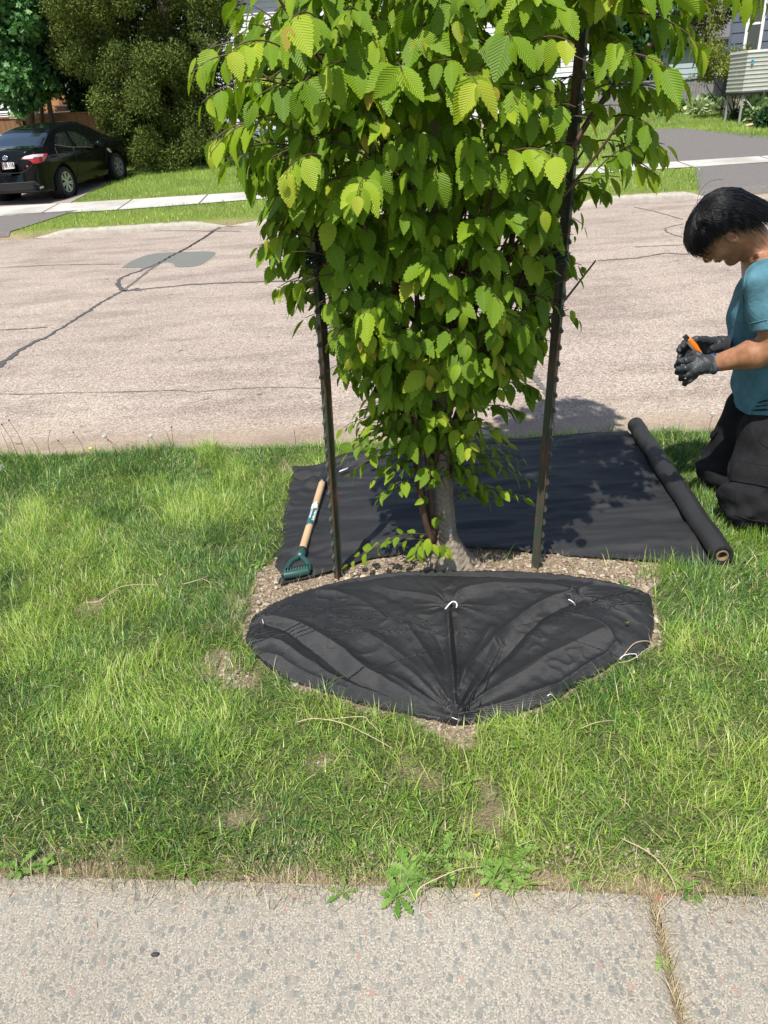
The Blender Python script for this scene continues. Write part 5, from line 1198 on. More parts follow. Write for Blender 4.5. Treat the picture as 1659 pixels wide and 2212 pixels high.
V, F = nets(trous_sdf, (min(kF[0], kN[0])-.22, YB-.32, 0.0), (kN[0]+.60, YB+.32, hemz+.16), 0.0058)
tro = mk('trousers', V, F, MAT['trous'], person); bt = bvh_of(tro)
surf_patch(bt, [(1594,996),(1582,1032),(1588,1038),(1659,1050),(1659,1006)], .006, 'pocket_flap', MAT['trous'], tro, 4, 40)
mb = MB()
for px in ([(1594,996),(1582,1032),(1588,1038),(1659,1050)], [(1594,996),(1659,1006)], [(1588,1060),(1594,1100),(1600,1118)], [(1586,1112),(1620,1122),(1659,1128)], [(1655,925),(1640,950),(1659,968)], [(1576,1000),(1571,1050),(1568,1095)]):
    V, F = surf_tube(bt, px, .0022, .0055 if px[0][1] < 1000 and px[0][0] == 1594 else .001)
    if len(V): mk('seam', V, F, MAT['trous'], tro)
surf_patch(bt, [(1536,938),(1545,930),(1553,920),(1556,928),(1545,944),(1534,950)], .008, 'pocket_flap', MAT['trous'], tro, 3, 20)
# boots behind the knees
MAT['boot'] = simple('dark_boot', (0.02, 0.017, 0.015), 0.7)
for f_ in (fN, fF):
    V, F = nets(lambda p: smin(s_cap(p, f_, f_+np.array([.09, 0, -.01]), .05, .045), s_cap(p, f_+np.array([.10, 0, .0]), f_+np.array([.12, 0, -.035])*np.array([1, 1, 1]), .042, .030), .02), f_-np.array([.1, .1, .12]), f_+np.array([.25, .1, .1]), .008)
    mk('boot', V, F, MAT['boot'], person)
# gloves: palm and five fingers each, posed from the photograph
def glove(name, wrist, palm, fingers, cuff_w, YS, k=.006, knit=True):
    g = thing('glove', None, None, (0, 0, 0)); g.name = 'glove'; g.parent = person; g.location = Vector(palm[0][0])-person.location
    def f(p):
        d = s_cap(p, wrist, palm[0][0], cuff_w, palm[0][1])
        for (a, ra), (b, rb) in zip(palm[:-1], palm[1:]): d = smin(d, s_cap(p, a, b, ra, rb), .014)
        ff = None
        for ch in fingers:
            e = None
            for (a, ra), (b, rb) in zip(ch[:-1], ch[1:]):
                s_ = s_cap(p, a, b, ra, rb); e = s_ if e is None else smin(e, s_, .003)
            ff = e if ff is None else np.minimum(ff, e)
        d = smin(d, ff, k); return d+0.0006*np.sin(260*p[..., 0]+190*p[..., 2])+0.0005*np.sin(330*p[..., 1]-210*p[..., 2])
    pts = np.array([wrist]+[a for a, _ in palm]+[a for ch in fingers for a, _ in ch])
    V, F = nets(f, pts.min(0)-.05, pts.max(0)+.05, .0026)
    o = mk('hand_coating', V, F, MAT['glove'], g)
    return g
def Q(px, py, dy): return P(px, py, YB+dy)
r_ = .0105
palmN = [(Q(1524,786,-.135), .029), (Q(1508,790,-.135), .031), (Q(1496,784,-.125), .021), (Q(1492,798,-.140), .024), (Q(1494,812,-.130), .018)]
gN = glove('glove', Q(1540,786,-.13), palmN, [
    [(Q(1500,775,-.130), .0125), (Q(1481,779,-.150), .0118), (Q(1468,780,-.135), .011), (Q(1462,790,-.115), .0105)],
    [(Q(1498,788,-.140), .0125), (Q(1480,795,-.160), .0118), (Q(1467,797,-.145), .011), (Q(1463,804,-.12), .0105)],
    [(Q(1498,800,-.145), .0120), (Q(1483,809,-.155), .0112), (Q(1473,811,-.14), .0108), (Q(1471,818,-.12), .0102)],
    [(Q(1500,812,-.135), .0115), (Q(1489,822,-.145), .0105), (Q(1481,825,-.13), .0102), (Q(1479,829,-.115), .0096)],
    [(Q(1520,775,-.115), .0135), (Q(1506,766,-.09), .0125), (Q(1498,763,-.07), .0110)]], .0305, 0)
palmF = [(Q(1556,744,.03), .027), (Q(1537,747,.03), .030), (Q(1524,752,.04), .026), (Q(1520,738,.03), .019), (Q(1508,757,.05), .024)]
gF = glove('glove', Q(1574,744,.03), palmF, [
    [(Q(1540,738,.015), .0135), (Q(1516,734,-.01), .0130), (Q(1503,733,-.02), .0125), (Q(1494,737,-.025), .0115)],
    [(Q(1510,742,.06), .012), (Q(1490,736,.05), .0118), (Q(1478,741,.03), .0112), (Q(1475,749,.005), .0105)],
    [(Q(1508,752,.06), .0122), (Q(1486,747,.06), .0118), (Q(1471,750,.04), .0112), (Q(1467,757,.01), .0108)],
    [(Q(1508,760,.06), .0120), (Q(1486,759,.06), .0114), (Q(1471,763,.04), .0110), (Q(1468,771,.01), .0105)],
    [(Q(1512,768,.05), .0115), (Q(1492,768,.05), .0108), (Q(1480,772,.03), .0102), (Q(1478,778,.01), .0098)]], .0285, 0)
def cuff(g, a, b, r0_, r1_, mat):
    mb = MB(); mb.tube([a+(b-a)*t for t in np.linspace(0, 1, 10)], np.linspace(r0_, r1_, 10)+0.0012*np.sin(np.arange(10)*1.9), 26, False); mb.build('knit_cuff', mat, g)
    T = (b-a)/np.linalg.norm(b-a); u = np.cross(T, [0, 0, 1.0]); u /= np.linalg.norm(u); w = np.cross(T, u); th = np.linspace(0, 2*PI, 29)[:-1]
    mb = MB(); mb.tube([b+(u*math.cos(t)+w*math.sin(t))*(r1_+.001) for t in th], .0030, 8, False, True); mb.build('cuff_hem', MAT['cuff'], g)
cuff(gN, Q(1516,788,-.133), Q(1541,786,-.13), .0335, .0345, MAT['glove_k']); cuff(gF, Q(1548,744,.03), Q(1574,744,.03), .0305, .0315, simple('black_knit', (0.03, 0.034, 0.04), 0.85, noise=60, bump=0.8, bscale=600))
# orange utility knife in the hands
kn = thing('utility_knife', 'orange utility knife held between the gloved hands', 'knife', Q(1498, 750, -.02))
a, b = Q(1485,733,-.045), Q(1511,766,-.045); axk = (b-a)/np.linalg.norm(b-a); pk = np.cross(axk, [0, 1.0, 0]); pk /= np.linalg.norm(pk); yk = np.cross(axk, pk)
if pk[0] < 0: pk = -pk
V = []; n = 14
for i in range(n):
    t = i/(n-1); w = 0.009+0.0035*math.sin(PI*min(1, t*1.15)); c = a+(b-a)*t+pk*0.004
    for k in range(12): th = 2*PI*k/12; V.append(c+pk*w*math.cos(th)*abs(math.cos(th))**-0.3*0.9+yk*0.0075*math.sin(th) if abs(math.cos(th)) > .01 else c+yk*0.0075*math.sin(th))
F = [(i*12+k, i*12+(k+1) % 12, (i+1)*12+(k+1) % 12, (i+1)*12+k) for i in range(n-1) for k in range(12)]+[tuple(range(12))[::-1], tuple((n-1)*12+k for k in range(12))]
mk('grip', V, F, simple('orange_plastic', (0.75, 0.20, 0.015), 0.4, noise=30, var=.05), kn)
mb = MB(); mb.obox((a+b)/2-pk*.0065-axk*.004, axk*.026, pk*.0028, yk*.0065); mb.build('metal_rail', simple('knife_steel', (0.45, 0.45, 0.43), 0.35, 0.8), kn, False)
mb = MB(); mb.obox(a-axk*.008, axk*.010, pk*.008, yk*.006); mb.build('nose', simple('knife_black', (0.02, 0.02, 0.022), 0.4), kn, False)
#@@CAR
# ------------------------------------------------------------------ black sedan on the left driveway
CO = hit(145, 427); cf = np.array([0.215, 0.977, 0.055]); cf /= np.linalg.norm(cf); cr = np.array([0.977, -0.215, 0.0]); cr /= np.linalg.norm(cr); cu = np.cross(cr, cf); CS = 0.90
CO = CO+np.array([0, 0, 0.012])
def C3(x, y, z): return CO+CS*(cf*x-cr*(0.76-y*-1.0)*1.0*0-cr*(0.76+y)+cu*z) # x forward from rear axle, y: -0.76 right wheel .. +0.76 left wheel
car = thing('parked_car', 'black four-door saloon with silver-spoked wheels parked on the driveway at left', 'car', CO)
m_, n_, l_, b_ = new_mat('black_paint'); b_.inputs['Base Color'].default_value = (0.004, 0.005, 0.006, 1); b_.inputs['Roughness'].default_value = 0.22; b_.inputs['Coat Weight'].default_value = 0.12; b_.inputs['Coat Roughness'].default_value = 0.04; b_.inputs['Specular IOR Level'].default_value = 0.16
tc = n_.new('ShaderNodeTexCoord'); nz = n_.new('ShaderNodeTexNoise'); nz.inputs['Scale'].default_value = 5; nz.inputs['Detail'].default_value = 8; l_.new(tc.outputs['Object'], nz.inputs['Vector'])
rr = ramp(n_, [(0.4, (0.06,)*3), (0.8, (0.20,)*3)]); l_.new(nz.outputs[0], rr.inputs[0]); l_.new(rr.outputs[0], b_.inputs['Roughness'])
MAT['paint'] = m_
MAT['glass'] = simple('dark_glass', (0.012, 0.018, 0.020), 0.04, noise=3, spec=1.0, coat=1.0); MAT['rubber'] = simple('tyre_rubber', (0.018, 0.018, 0.018), 0.85, noise=30)
MAT['black'] = simple('black_trim', (0.010, 0.010, 0.011), 0.5); MAT['chrome'] = simple('chrome', (0.55, 0.56, 0.58), 0.15, 1.0); MAT['alloy'] = simple('silver_alloy', (0.50, 0.51, 0.53), 0.3, 0.7)
MAT['redlamp'] = simple('red_lamp_lens', (0.42, 0.006, 0.012), 0.12, coat=1.0); MAT['clearlamp'] = simple('clear_lamp_lens', (0.62, 0.58, 0.58), 0.15, coat=1.0)
WB = 2.45; XR, XF = -0.98, WB+0.90
kx = [XR, XR+.03, XR+.10, XR+.25, -.45, -.1, .35, .8, 1.3, 1.55, 1.9, 2.25, 2.6, 3.0, XF-.12, XF-.03, XF]
kw = [.50, .68, .79, .845, .875, .885, .89, .89, .89, .89, .89, .885, .88, .85, .78, .66, .45]
kt = [.86, 1.02, 1.085, 1.10, 1.125, 1.265, 1.405, 1.455, 1.462, 1.45, 1.35, 1.20, 1.03, .96, .84, .74, .66]
ks = [.70, .88, .97, .995, .985, .975, .965, .955, .945, .94, .935, .93, .925, .88, .76, .68, .60]
krail = [.40, .55, .66, .70, .68, .64, .60, .595, .595, .595, .62, .68, .76, .70, .62, .52, .35]
kzr = [.84, 1.0, 1.06, 1.075, 1.10, 1.23, 1.36, 1.405, 1.41, 1.39, 1.29, 1.13, .99, .93, .81, .71, .64]
kb = [.42, .30, .24, .22, .20, .20, .20, .20, .20, .20, .20, .20, .20, .20, .22, .26, .36]
xs = np.unique(np.r_[np.linspace(XR, XR+.3, 26), np.linspace(XR+.3, XF-.3, 130), np.linspace(XF-.3, XF, 20)])
def ip(k): return np.interp(xs, kx, k)
def sm(a, n=3):
    for _ in range(n): a = np.r_[a[0], (a[:-2]+2*a[1:-1]+a[2:])/4, a[-1]]
    return a
w_, t_, s_, ra_, zr_, zb_ = [sm(ip(k), 4) for k in (kw, kt, ks, krail, kzr, kb)]
ring = []
for i in range(len(xs)):
    w, tz, sz, rw, zr, zb2 = w_[i], t_[i], s_[i], ra_[i], zr_[i], zb_[i]
    cp = np.array([(0, zb2, 0), (w*.80, zb2, 0), (w*.925, zb2+.04, 0), (w*.955, (zb2+sz)*.40, 0), (w*.985, (zb2+sz)*.52, 0), (w, sz*.80, 0), (w*.985, sz*.93, 0), (w*.94, sz, 0), (rw+(w*.94-rw)*.45, sz+(zr-sz)*.55, 0), (rw, zr, 0), (rw*.75, tz-.012, 0), (rw*.35, tz, 0), (0, tz+.003, 0)])
    ring.append(spline(cp, 61)[:, :2])
ring = np.array(ring); nR = ring.shape[1]
V = []; F = []
for sgn in (-1, 1):
    o = len(V)
    for i, x in enumerate(xs):
        for j in range(nR):
            yy, zz = ring[i, j]
            # wheel-arch flare
            V.append(C3(x, sgn*yy, zz))
    for i in range(len(xs)-1):
        xm = (xs[i]+xs[i+1])/2
        for j in range(nR-1):
            ym, zm = ring[i, j]*.5+ring[i, j+1]*.5
            if ym > .62 and (math.hypot(xm, zm-.335) < .375 or math.hypot(xm-WB, zm-.335) < .375): continue
            if zm < .335 and ym > .62 and (abs(xm) < .375 or abs(xm-WB) < .375): continue
            a, b, c, d = o+i*nR+j, o+i*nR+j+1, o+(i+1)*nR+j+1, o+(i+1)*nR+j; F.append((a, b, c, d) if sgn > 0 else (d, c, b, a))
    for i, rv in ((0, False), (len(xs)-1, True)): F.append(tuple(o+i*nR+j for j in (range(nR) if rv else range(nR-1, -1, -1))))
body = mk('bodywork', V, F, MAT['paint'], car); bc = bvh_of(body)
# inner arch liners and wheels
def lathe(c, axis, prof, n=40):
    axis = axis/np.linalg.norm(axis); u = cu; w = np.cross(axis, u); V = []
    for k in range(n):
        a = 2*PI*k/n
        for (r, h) in prof: V.append(c+axis*h*CS+(u*math.cos(a)+w*math.sin(a))*r*CS)
    m = len(prof); return V, [(k*m+q, k*m+q+1, ((k+1) % n)*m+q+1, ((k+1) % n)*m+q) for k in range(n) for q in range(m-1)]
for X, nm in ((0, 'r'), (WB, 'f')):
    for sgn in (-1, 1):
        ax_ = -cr*sgn; c = C3(X, sgn*0.78, 0.318)
        V, F = lathe(c, ax_, [(.385, .10), (.385, -.20), (.0, -.20)]); mk('arch_liner', V, F, MAT['black'], car)
        wl_ = thing('wheel', None, None, c); wl_.parent = car; wl_.location = Vector(c)-car.location
        V, F = lathe(c, ax_, [(.21, .06), (.225, .095), (.26, .108), (.295, .100), (.316, .075), (.318, .02), (.318, -.08), (.295, -.11), (.22, -.10)]); mk('tyre', V, F, MAT['rubber'], wl_)
        V, F = lathe(c, ax_, [(.215, .085), (.205, .078), (.195, .02), (.05, .015), (.0, .015)]); mk('rim', V, F, MAT['black'], wl_)
        mb = MB(); u = cu; w2 = np.cross(ax_, u)
        for k in range(7):
            for da in (-.13, .13):
                a = 2*PI*k/7+da; dr = u*math.cos(a)+w2*math.sin(a); tn = -u*math.sin(a)+w2*math.cos(a); p0 = c+ax_*.070*CS+dr*.03*CS; p1 = c+ax_*.082*CS+dr*.205*CS
                mb.obox((p0+p1)/2, (p1-p0)/2, tn*.016*CS, ax_*.012*CS)
        V, F = lathe(c, ax_, [(.0, .095), (.035, .092), (.04, .06)], 16); mb.add(V, F); V, F = lathe(c, ax_, [(.218, .06), (.216, .098), (.203, .096), (.198, .05)], 40); mb.add(V, F); mb.build('spokes', MAT['alloy'], wl_, False)
# panels traced on the bodywork, mirrored to the far side
def D(zx, zy): return (.1562*zx, 259.2+.1562*zy)
def car_patch(poly, name, mat, off=.006, mirror=True, rings=7, nb=56, par=None):
    o = surf_patch(bc, [D(*p) for p in poly], off, name, mat, par or car, rings, nb)
    if mirror:
        c2 = C3(0, 0, 0); me = o.data.copy(); lo = parent_world(o.parent)
        for v in me.vertices:
            w = np.array(v.co+lo); dd = (w-c2)@cr; v.co = Vector(w-2*dd*cr)-lo
        me.flip_normals(); o2 = bpy.data.objects.new(name, me); COL.objects.link(o2); o2.parent = o.parent
    return o
car_patch([(-430,400),(-330,300),(-150,225),(0,205),(180,185),(640,178),(660,195),(575,372),(520,383),(0,412),(-200,415)], 'rear_window', MAT['glass'], .004, False, 9, 70)
car_patch([(755,200),(880,160),(897,178),(1002,362),(960,370),(770,340),(750,300)], 'side_window', MAT['glass'], .004)
car_patch([(922,152),(1060,180),(1200,262),(1300,360),(1285,373),(1070,371),(1000,290)], 'side_window', MAT['glass'], .004)
lamp = car_patch([(290,545),(330,508),(450,478),(600,465),(655,465),(640,512),(590,583),(500,604),(457,600),(420,565),(380,550)], 'tail_light', MAT['redlamp'], .010)
car_patch([(305,530),(345,503),(450,483),(600,476),(588,508),(465,520),(452,535),(345,541)], 'clear_lens', MAT['clearlamp'], .014)
mb = MB()
for px in ([D(0,883),D(300,866),D(470,856),D(520,878),D(545,905)], [D(-300,885),D(-150,888),D(0,883)]):
    V, F = surf_tube(bc, px, .006, .003, 40)
    if len(V): mb.add(V, F)
mb.build('bumper_trim', simple('grey_trim', (0.05, 0.052, 0.055), 0.5), car)
car_patch([(-500,900),(0,890),(465,865),(515,885),(560,930),(480,950),(200,975),(0,985),(-500,990)], 'bumper_lower', MAT['black'], .006, False, 5, 60)
for px in ([(755,370),(850,620),(900,700)], [(1005,370),(1060,520),(1075,700),(1060,850)], [(1060,852),(1250,815),(1470,770)], [(460,440),(455,600)], [(660,200),(590,370),(540,385)], [(1480,420),(1470,600)],
           [(0,740),(200,735),(330,715),(420,650),(455,605)], [(755,375),(900,385),(1080,382),(1300,378)]):
    V, F = surf_tube(bc, [D(*p) for p in px], .006, .0015, 30)
    if len(V): mk('seam', V, F, MAT['black'], car)
for px in ([(760,345),(960,373),(1070,374),(1300,377)],): 
    V, F = surf_tube(bc, [D(*p) for p in px], .007, .004, 30); mk('sill_trim', V, F, MAT['chrome'], car)
for c_ in ((890, 445), (1180, 435)):
    V, F = surf_tube(bc, [D(c_[0]-45, c_[1]), D(c_[0], c_[1]-8), D(c_[0]+45, c_[1]-4)], .014, .016, 12); mk('door_handle', V, F, MAT['chrome'] if False else MAT['paint'], car)
h_ = on_surface(bc, *D(1290, 350), 0.0)
V, F = nets(lambda p: smin(s_ell(p, h_+cr*.13+cu*.02, (.10, .07, .075)), s_cap(p, h_, h_+cr*.10, .03, .02), .02), h_-.3, h_+.35, .012); mk('mirror', V, F, MAT['paint'], car)
e_ = on_surface(bc, *D(545, 935), 0.0); 
if e_ is not None:
    mb = MB(); mb.tube([e_+cf*.10, e_-cf*.05], .042, 20, False); mb.tube([e_+cf*.10, e_-cf*.05], .036, 20, False); mb.build('exhaust', MAT['chrome'], car); mb = MB(); mb.tube([e_+cf*.05, e_+cf*.04], .037, 20); mb.build('exhaust_bore', MAT['black'], car)
plate = car_patch([(28,592),(195,583),(212,668),(48,685)], 'number_plate', simple('plate_white', (0.62, 0.62, 0.62), 0.5), .016, False, 3, 24)
bp_ = bvh_of(plate)
def word(txt, p0, p1, hgt, mat, parent, name, bv, off=.006):
    """raised lettering whose baseline runs between two pixels"""
    cu_ = bpy.data.curves.new(name, 'FONT'); cu_.body = txt; cu_.size = 1; cu_.extrude = 0.02; o = bpy.data.objects.new(name, cu_); COL.objects.link(o)
    bpy.context.view_layer.update(); me = bpy.data.meshes.new_from_object(o.evaluated_get(bpy.context.evaluated_depsgraph_get())); bpy.data.objects.remove(o)
    a = on_surface(bv, *D(*p0), off); b = on_surface(bv, *D(*p1), off); ex = b-a; L = np.linalg.norm(ex); ex /= L; nn = np.cross(ex, cu); nn /= np.linalg.norm(nn)
    if nn[1] > 0: nn = -nn
    v = np.array([v_.co[:] for v_ in me.vertices]); w = v[:, 0].max()-v[:, 0].min(); hh = v[:, 1].max(); up_ = np.cross(nn, ex); up_ = up_ if up_[2] > 0 else -up_
    W = a+ex*((v[:, 0]-v[:, 0].min())/w*L)[:, None]+up_*(v[:, 1]/hh*hgt)[:, None]+nn*(v[:, 2]*0.1)[:, None]
    return mk(name, W, [tuple(p.vertices) for p in me.polygons], mat, parent, False)
word('JNR 116', (38, 665), (200, 652), .105, simple('plate_red', (0.10, 0.012, 0.02), 0.6), plate, 'lettering', bp_)
# badge: an outer oval with two smaller ovals crossing inside it
def oval(cx_, cy_, rx, ry, r, th0=0.0):
    return surf_tube(bc, [D(cx_+rx*math.cos(a), cy_+ry*math.sin(a)) for a in np.linspace(0, 2*PI, 13)], r, .012, 40)
mb = MB()
for a in ((75, 527, 33, 29), (75, 516, 25, 11), (75, 524, 10, 24)): V, F = oval(*a, .0075); mb.add(V, F)
mb.build('badge', MAT['chrome'], car)
surf_patch(bc, [D(364, 628), D(391, 625), D(392, 650), D(366, 653)], .008, 'badge', simple('red_badge', (0.45, 0.05, 0.06), 0.4), car, 2, 16)
surf_patch(bc, [D(371, 634), D(385, 632), D(386, 637), D(377, 638), D(386, 643), D(385, 647), D(371, 648), D(378, 643), D(371, 639)], .012, 'badge', MAT['chrome'], car, 1, 18)
# headlight edge glimpsed at the front corner
surf_patch(bc, [D(1470,385), D(1510,395), D(1560,470), D(1530,455), D(1480,420)], .008, 'headlight', MAT['clearlamp'], car, 3, 24)
#@@FAR
# ------------------------------------------------------------------ things across the road
def on_ground(px, py): return hit(px, py)
MAT['cedar_w'] = simple('brown_fence_wood', (0.20, 0.095, 0.042), 0.8, noise=5, bump=0.3, bscale=30, var=0.3); MAT['grey_w'] = simple('weathered_grey_wood', (0.235, 0.225, 0.225), 0.9, noise=9, bump=0.5, bscale=40, var=0.45)
def board_fence(a, b, z0, z1, nb, name, label, mat, th=.03, cap=True):
    a = np.array(a, float); b = np.array(b, float); root = thing(name, label, 'fence', (a[0], a[1], terr(a[0], a[1])))
    d = (b-a)[:2]; L = np.hypot(*d); d /= L; nrm = np.array([-d[1], d[0]]); mb = MB()
    for i in range(nb):
        s0 = L*i/nb; s1 = L*(i+1)/nb-0.008; c = a[:2]+d*(s0+s1)/2; g_ = float(terr(c[0], c[1])); top = z1+g_+random.uniform(-.012, .012); oy = random.uniform(-.006, .006)
        mb.obox((c[0]+nrm[0]*oy, c[1]+nrm[1]*oy, (g_+z0+top)/2), (d[0]*(s1-s0)/2, d[1]*(s1-s0)/2, 0), (nrm[0]*th/2, nrm[1]*th/2, 0), (0, 0, (top-g_-z0)/2))
    mb.build('boards', mat, root, False)
    if cap:
        mb = MB(); c = (a+b)[:2]/2; g0 = float(terr(a[0], a[1])); g1 = float(terr(b[0], b[1])); q0 = np.array([a[0], a[1], g0+z1+.02]); q1 = np.array([b[0], b[1], g1+z1+.02]); mb.obox((q0+q1)/2, (q1-q0)/2, (nrm[0]*.05, nrm[1]*.05, 0), (0, 0, .018)); mb.build('cap_rail', mat, root, False)
    for s in np.linspace(0, L, max(2, int(L/2.4)+1)):
        c = a[:2]+d*s+nrm*.07; g_ = float(terr(c[0], c[1])); mb = MB(); mb.obox((c[0], c[1], g_+z1/2), (d[0]*.045, d[1]*.045, 0), (nrm[0]*.045, nrm[1]*.045, 0), (0, 0, z1/2+.02)); mb.build('post', mat, root, False)
    return root
g0 = hit(274, 360); g0 = hit(268, 357)
topz = P(222, 243, g0[1]+.3)[2]-float(terr(g0[0], g0[1]))
board_fence((g0[0], g0[1], 0), (g0[0]-7.6, g0[1]+1.6, 0), .03, topz, 52, 'wood_fence', 'brown vertical board fence behind the black car', MAT['cedar_w'])
# slatted timber steps seen between the maple trunks
st0 = P(70, 250, g0[1]+2.2); st1 = P(128, 250, g0[1]+2.2); dk = thing('timber_steps', 'orange-brown slatted timber steps glimpsed above the fence behind the maple', 'steps', (st0[0], st0[1], 1.0))
for k in range(5): mb = MB(); mb.box((st0[0], st0[1]+.28*k, st0[2]-.25+.16*k), (st1[0]+.3, st0[1]+.30+.28*k, st0[2]-.12+.16*k)); mb.build('tread', simple('step_wood', (0.42, 0.21, 0.09), 0.7) if k == 0 else bpy.data.materials['step_wood'], dk, False)
mb = MB(); mb.box((st0[0]-.04, st0[1]+.02, .5), (st0[0]+.04, st0[1]+.1, st0[2]+.75)); mb.build('post', bpy.data.materials['step_wood'], dk, False)
def siding(name, col, pitch, vertical=False):
    m, n, l, b = new_mat(name); tc = n.new('ShaderNodeTexCoord'); b.inputs['Roughness'].default_value = 0.6
    nz = n.new('ShaderNodeTexNoise'); nz.inputs['Scale'].default_value = 2; nz.inputs['Detail'].default_value = 6; l.new(tc.outputs['Object'], nz.inputs['Vector'])
    r = ramp(n, [(0.3, tuple(c*.88 for c in col)), (0.7, col)]); l.new(nz.outputs[0], r.inputs[0]); l.new(r.outputs[0], b.inputs['Base Color']); return m
MAT['wsid'] = siding('white_siding', (0.74, 0.74, 0.78), .12); MAT['bsid'] = siding('slate_blue_siding', (0.085, 0.10, 0.135), .2); MAT['wtrim'] = simple('white_trim', (0.70, 0.69, 0.66), 0.5); MAT['found'] = simple('cream_foundation', (0.52, 0.45, 0.34), 0.9, noise=6, bump=.3, bscale=60)
MAT['roof'] = simple('grey_shingle', (0.12, 0.115, 0.115), 0.95, noise=20, bump=.5, bscale=60, var=.3); MAT['win'] = simple('window_glass', (0.02, 0.025, 0.03), 0.05, spec=1.0)
def lap_wall(mb, x0, x1, y, z0, z1, pitch, depth=.018):
    """clapboard wall facing the road: real laps"""
    z = z0
    while z < z1-1e-3:
        zt = min(z+pitch, z1); mb.add([(x0, y-depth, z), (x1, y-depth, z), (x1, y, zt), (x0, y, zt), (x0, y, z), (x1, y, z)], [(0, 1, 2, 3), (4, 5, 1, 0), (0, 3, 4), (1, 5, 2)]); z = zt
def house(name, label, x0, x1, y, z0, z1, dep, mat, pitch, windows=(), found=0.0):
    root = thing(name, label, 'house', ((x0+x1)/2, y, z0)); mb = MB(); lap_wall(mb, x0, x1, y, z0+found, z1, pitch); mb.box((x0, y+.002, z0+found), (x1, y+dep, z1)); w = mb.build('wall', mat, root, False)
    if found: mb = MB(); mb.box((x0+.04, y+.03, z0-.3), (x1-.04, y+dep, z0+found-.002)); mb.build('foundation', MAT['found'], root, False)
    mb = MB(); ym = y+dep/2; ov = .35
    mb.add([(x0-ov, y-ov, z1-.02), (x1+ov, y-ov, z1-.02), (x1+ov, ym, z1+dep*.32), (x0-ov, ym, z1+dep*.32), (x0-ov, y+dep+ov, z1-.02), (x1+ov, y+dep+ov, z1-.02), (x0-ov, y-ov, z1+.06), (x1+ov, y-ov, z1+.06), (x1+ov, ym, z1+dep*.32+.08), (x0-ov, ym, z1+dep*.32+.08), (x0-ov, y+dep+ov, z1+.06), (x1+ov, y+dep+ov, z1+.06)],
           [(6, 7, 8, 9), (9, 8, 11, 10), (0, 3, 2, 1), (3, 4, 5, 2), (0, 1, 7, 6), (4, 10, 11, 5), (0, 6, 9, 3), (3, 9, 10, 4), (1, 2, 8, 7), (2, 5, 11, 8)]); mb.build('roof', MAT['roof'], root, False)
    for (a, b, c, d) in windows:
        wn_ = thing('window', None, None, (a, y-.03, c)); wn_.parent = root; wn_.location = Vector((a, y-.03, c))-root.location
        mb = MB(); mb.box((a+.05, y-.035, c+.05), (b-.05, y-.025, d-.05)); mb.build('pane', MAT['win'], wn_, False)
        mb = MB(); t = .07; mb.box((a, y-.055, c), (a+t, y-.02, d)); mb.box((b-t, y-.055, c), (b, y-.02, d)); mb.box((a+t, y-.052, c), (b-t, y-.02, c+t)); mb.box((a+t, y-.052, d-t), (b-t, y-.02, d)); mb.box((a+t, y-.048, (c+d)/2-.025), (b-t, y-.02, (c+d)/2+.025)); mb.build('frame', MAT['wtrim'], wn_, False)
    mb = MB(); mb.box((x0-.05, y-.03, z0+found), (x0-.0, y+.05, z1)); mb.box((x1, y-.03, z0+found), (x1+.05, y+.05, z1)); mb.build('corner_trim', mat if mat is MAT['bsid'] else MAT['wtrim'], root, False)
    return root
HY = 23.6; hx0 = P(455, 200, HY)[0]; hx1 = P(1262, 200, HY)[0]
house('white_house', 'white clapboard house behind the cedar and the hornbeam', hx0, hx1, HY, float(terr(0, HY)), 4.6, 8, MAT['wsid'], .13, [(P(880,200,HY)[0], P(950,200,HY)[0], 2.0, 3.2), (P(1080,200,HY)[0], P(1160,200,HY)[0], 2.0, 3.2)], .25)
HB = 22.2; bx0 = P(1559, 230, HB)[0]; zb_w = P(1559, 208, HB)[2]; zg = float(terr(bx0, HB)); w0 = P(1600, 118, HB); w1 = P(1622, 48, HB)
house('blue_house', 'slate blue clapboard house on a cream foundation at the far right', bx0, bx0+9, HB, zg, 5.4, 8, MAT['bsid'], .235, [(w0[0], w0[0]+.42, w0[2]-.05, w0[2]+1.35)], max(.2, zb_w-zg))
HL = 24.5; lx1 = P(62, 260, HL)[0]
house('left_house', 'white house corner glimpsed through the maple at the far left', lx1-8, lx1, HL, float(terr(-12, HL)), 4.4, 7, MAT['wsid'], .14, [], .3)
HG = 33; house('pale_house', 'pale blue-grey house with a dark roof far behind the grey fence', P(1405,150,HG)[0], P(1540,150,HG)[0]+1, HG, float(terr(10, HG)), P(1460, 92, HG)[2], 7, siding('pale_siding', (0.42, 0.50, 0.54), .2), .2)
bh = bpy.data.objects['blue_house']; th_ = math.radians(-28); pv_ = Vector((bx0, HB, 0)); d_ = bh.location-pv_; dz_ = d_.z; d_.z = 0
bh.location = pv_+Matrix.Rotation(th_, 3, 'Z')@d_+Vector((0, 0, dz_)); bh.rotation_euler = (0, 0, th_)
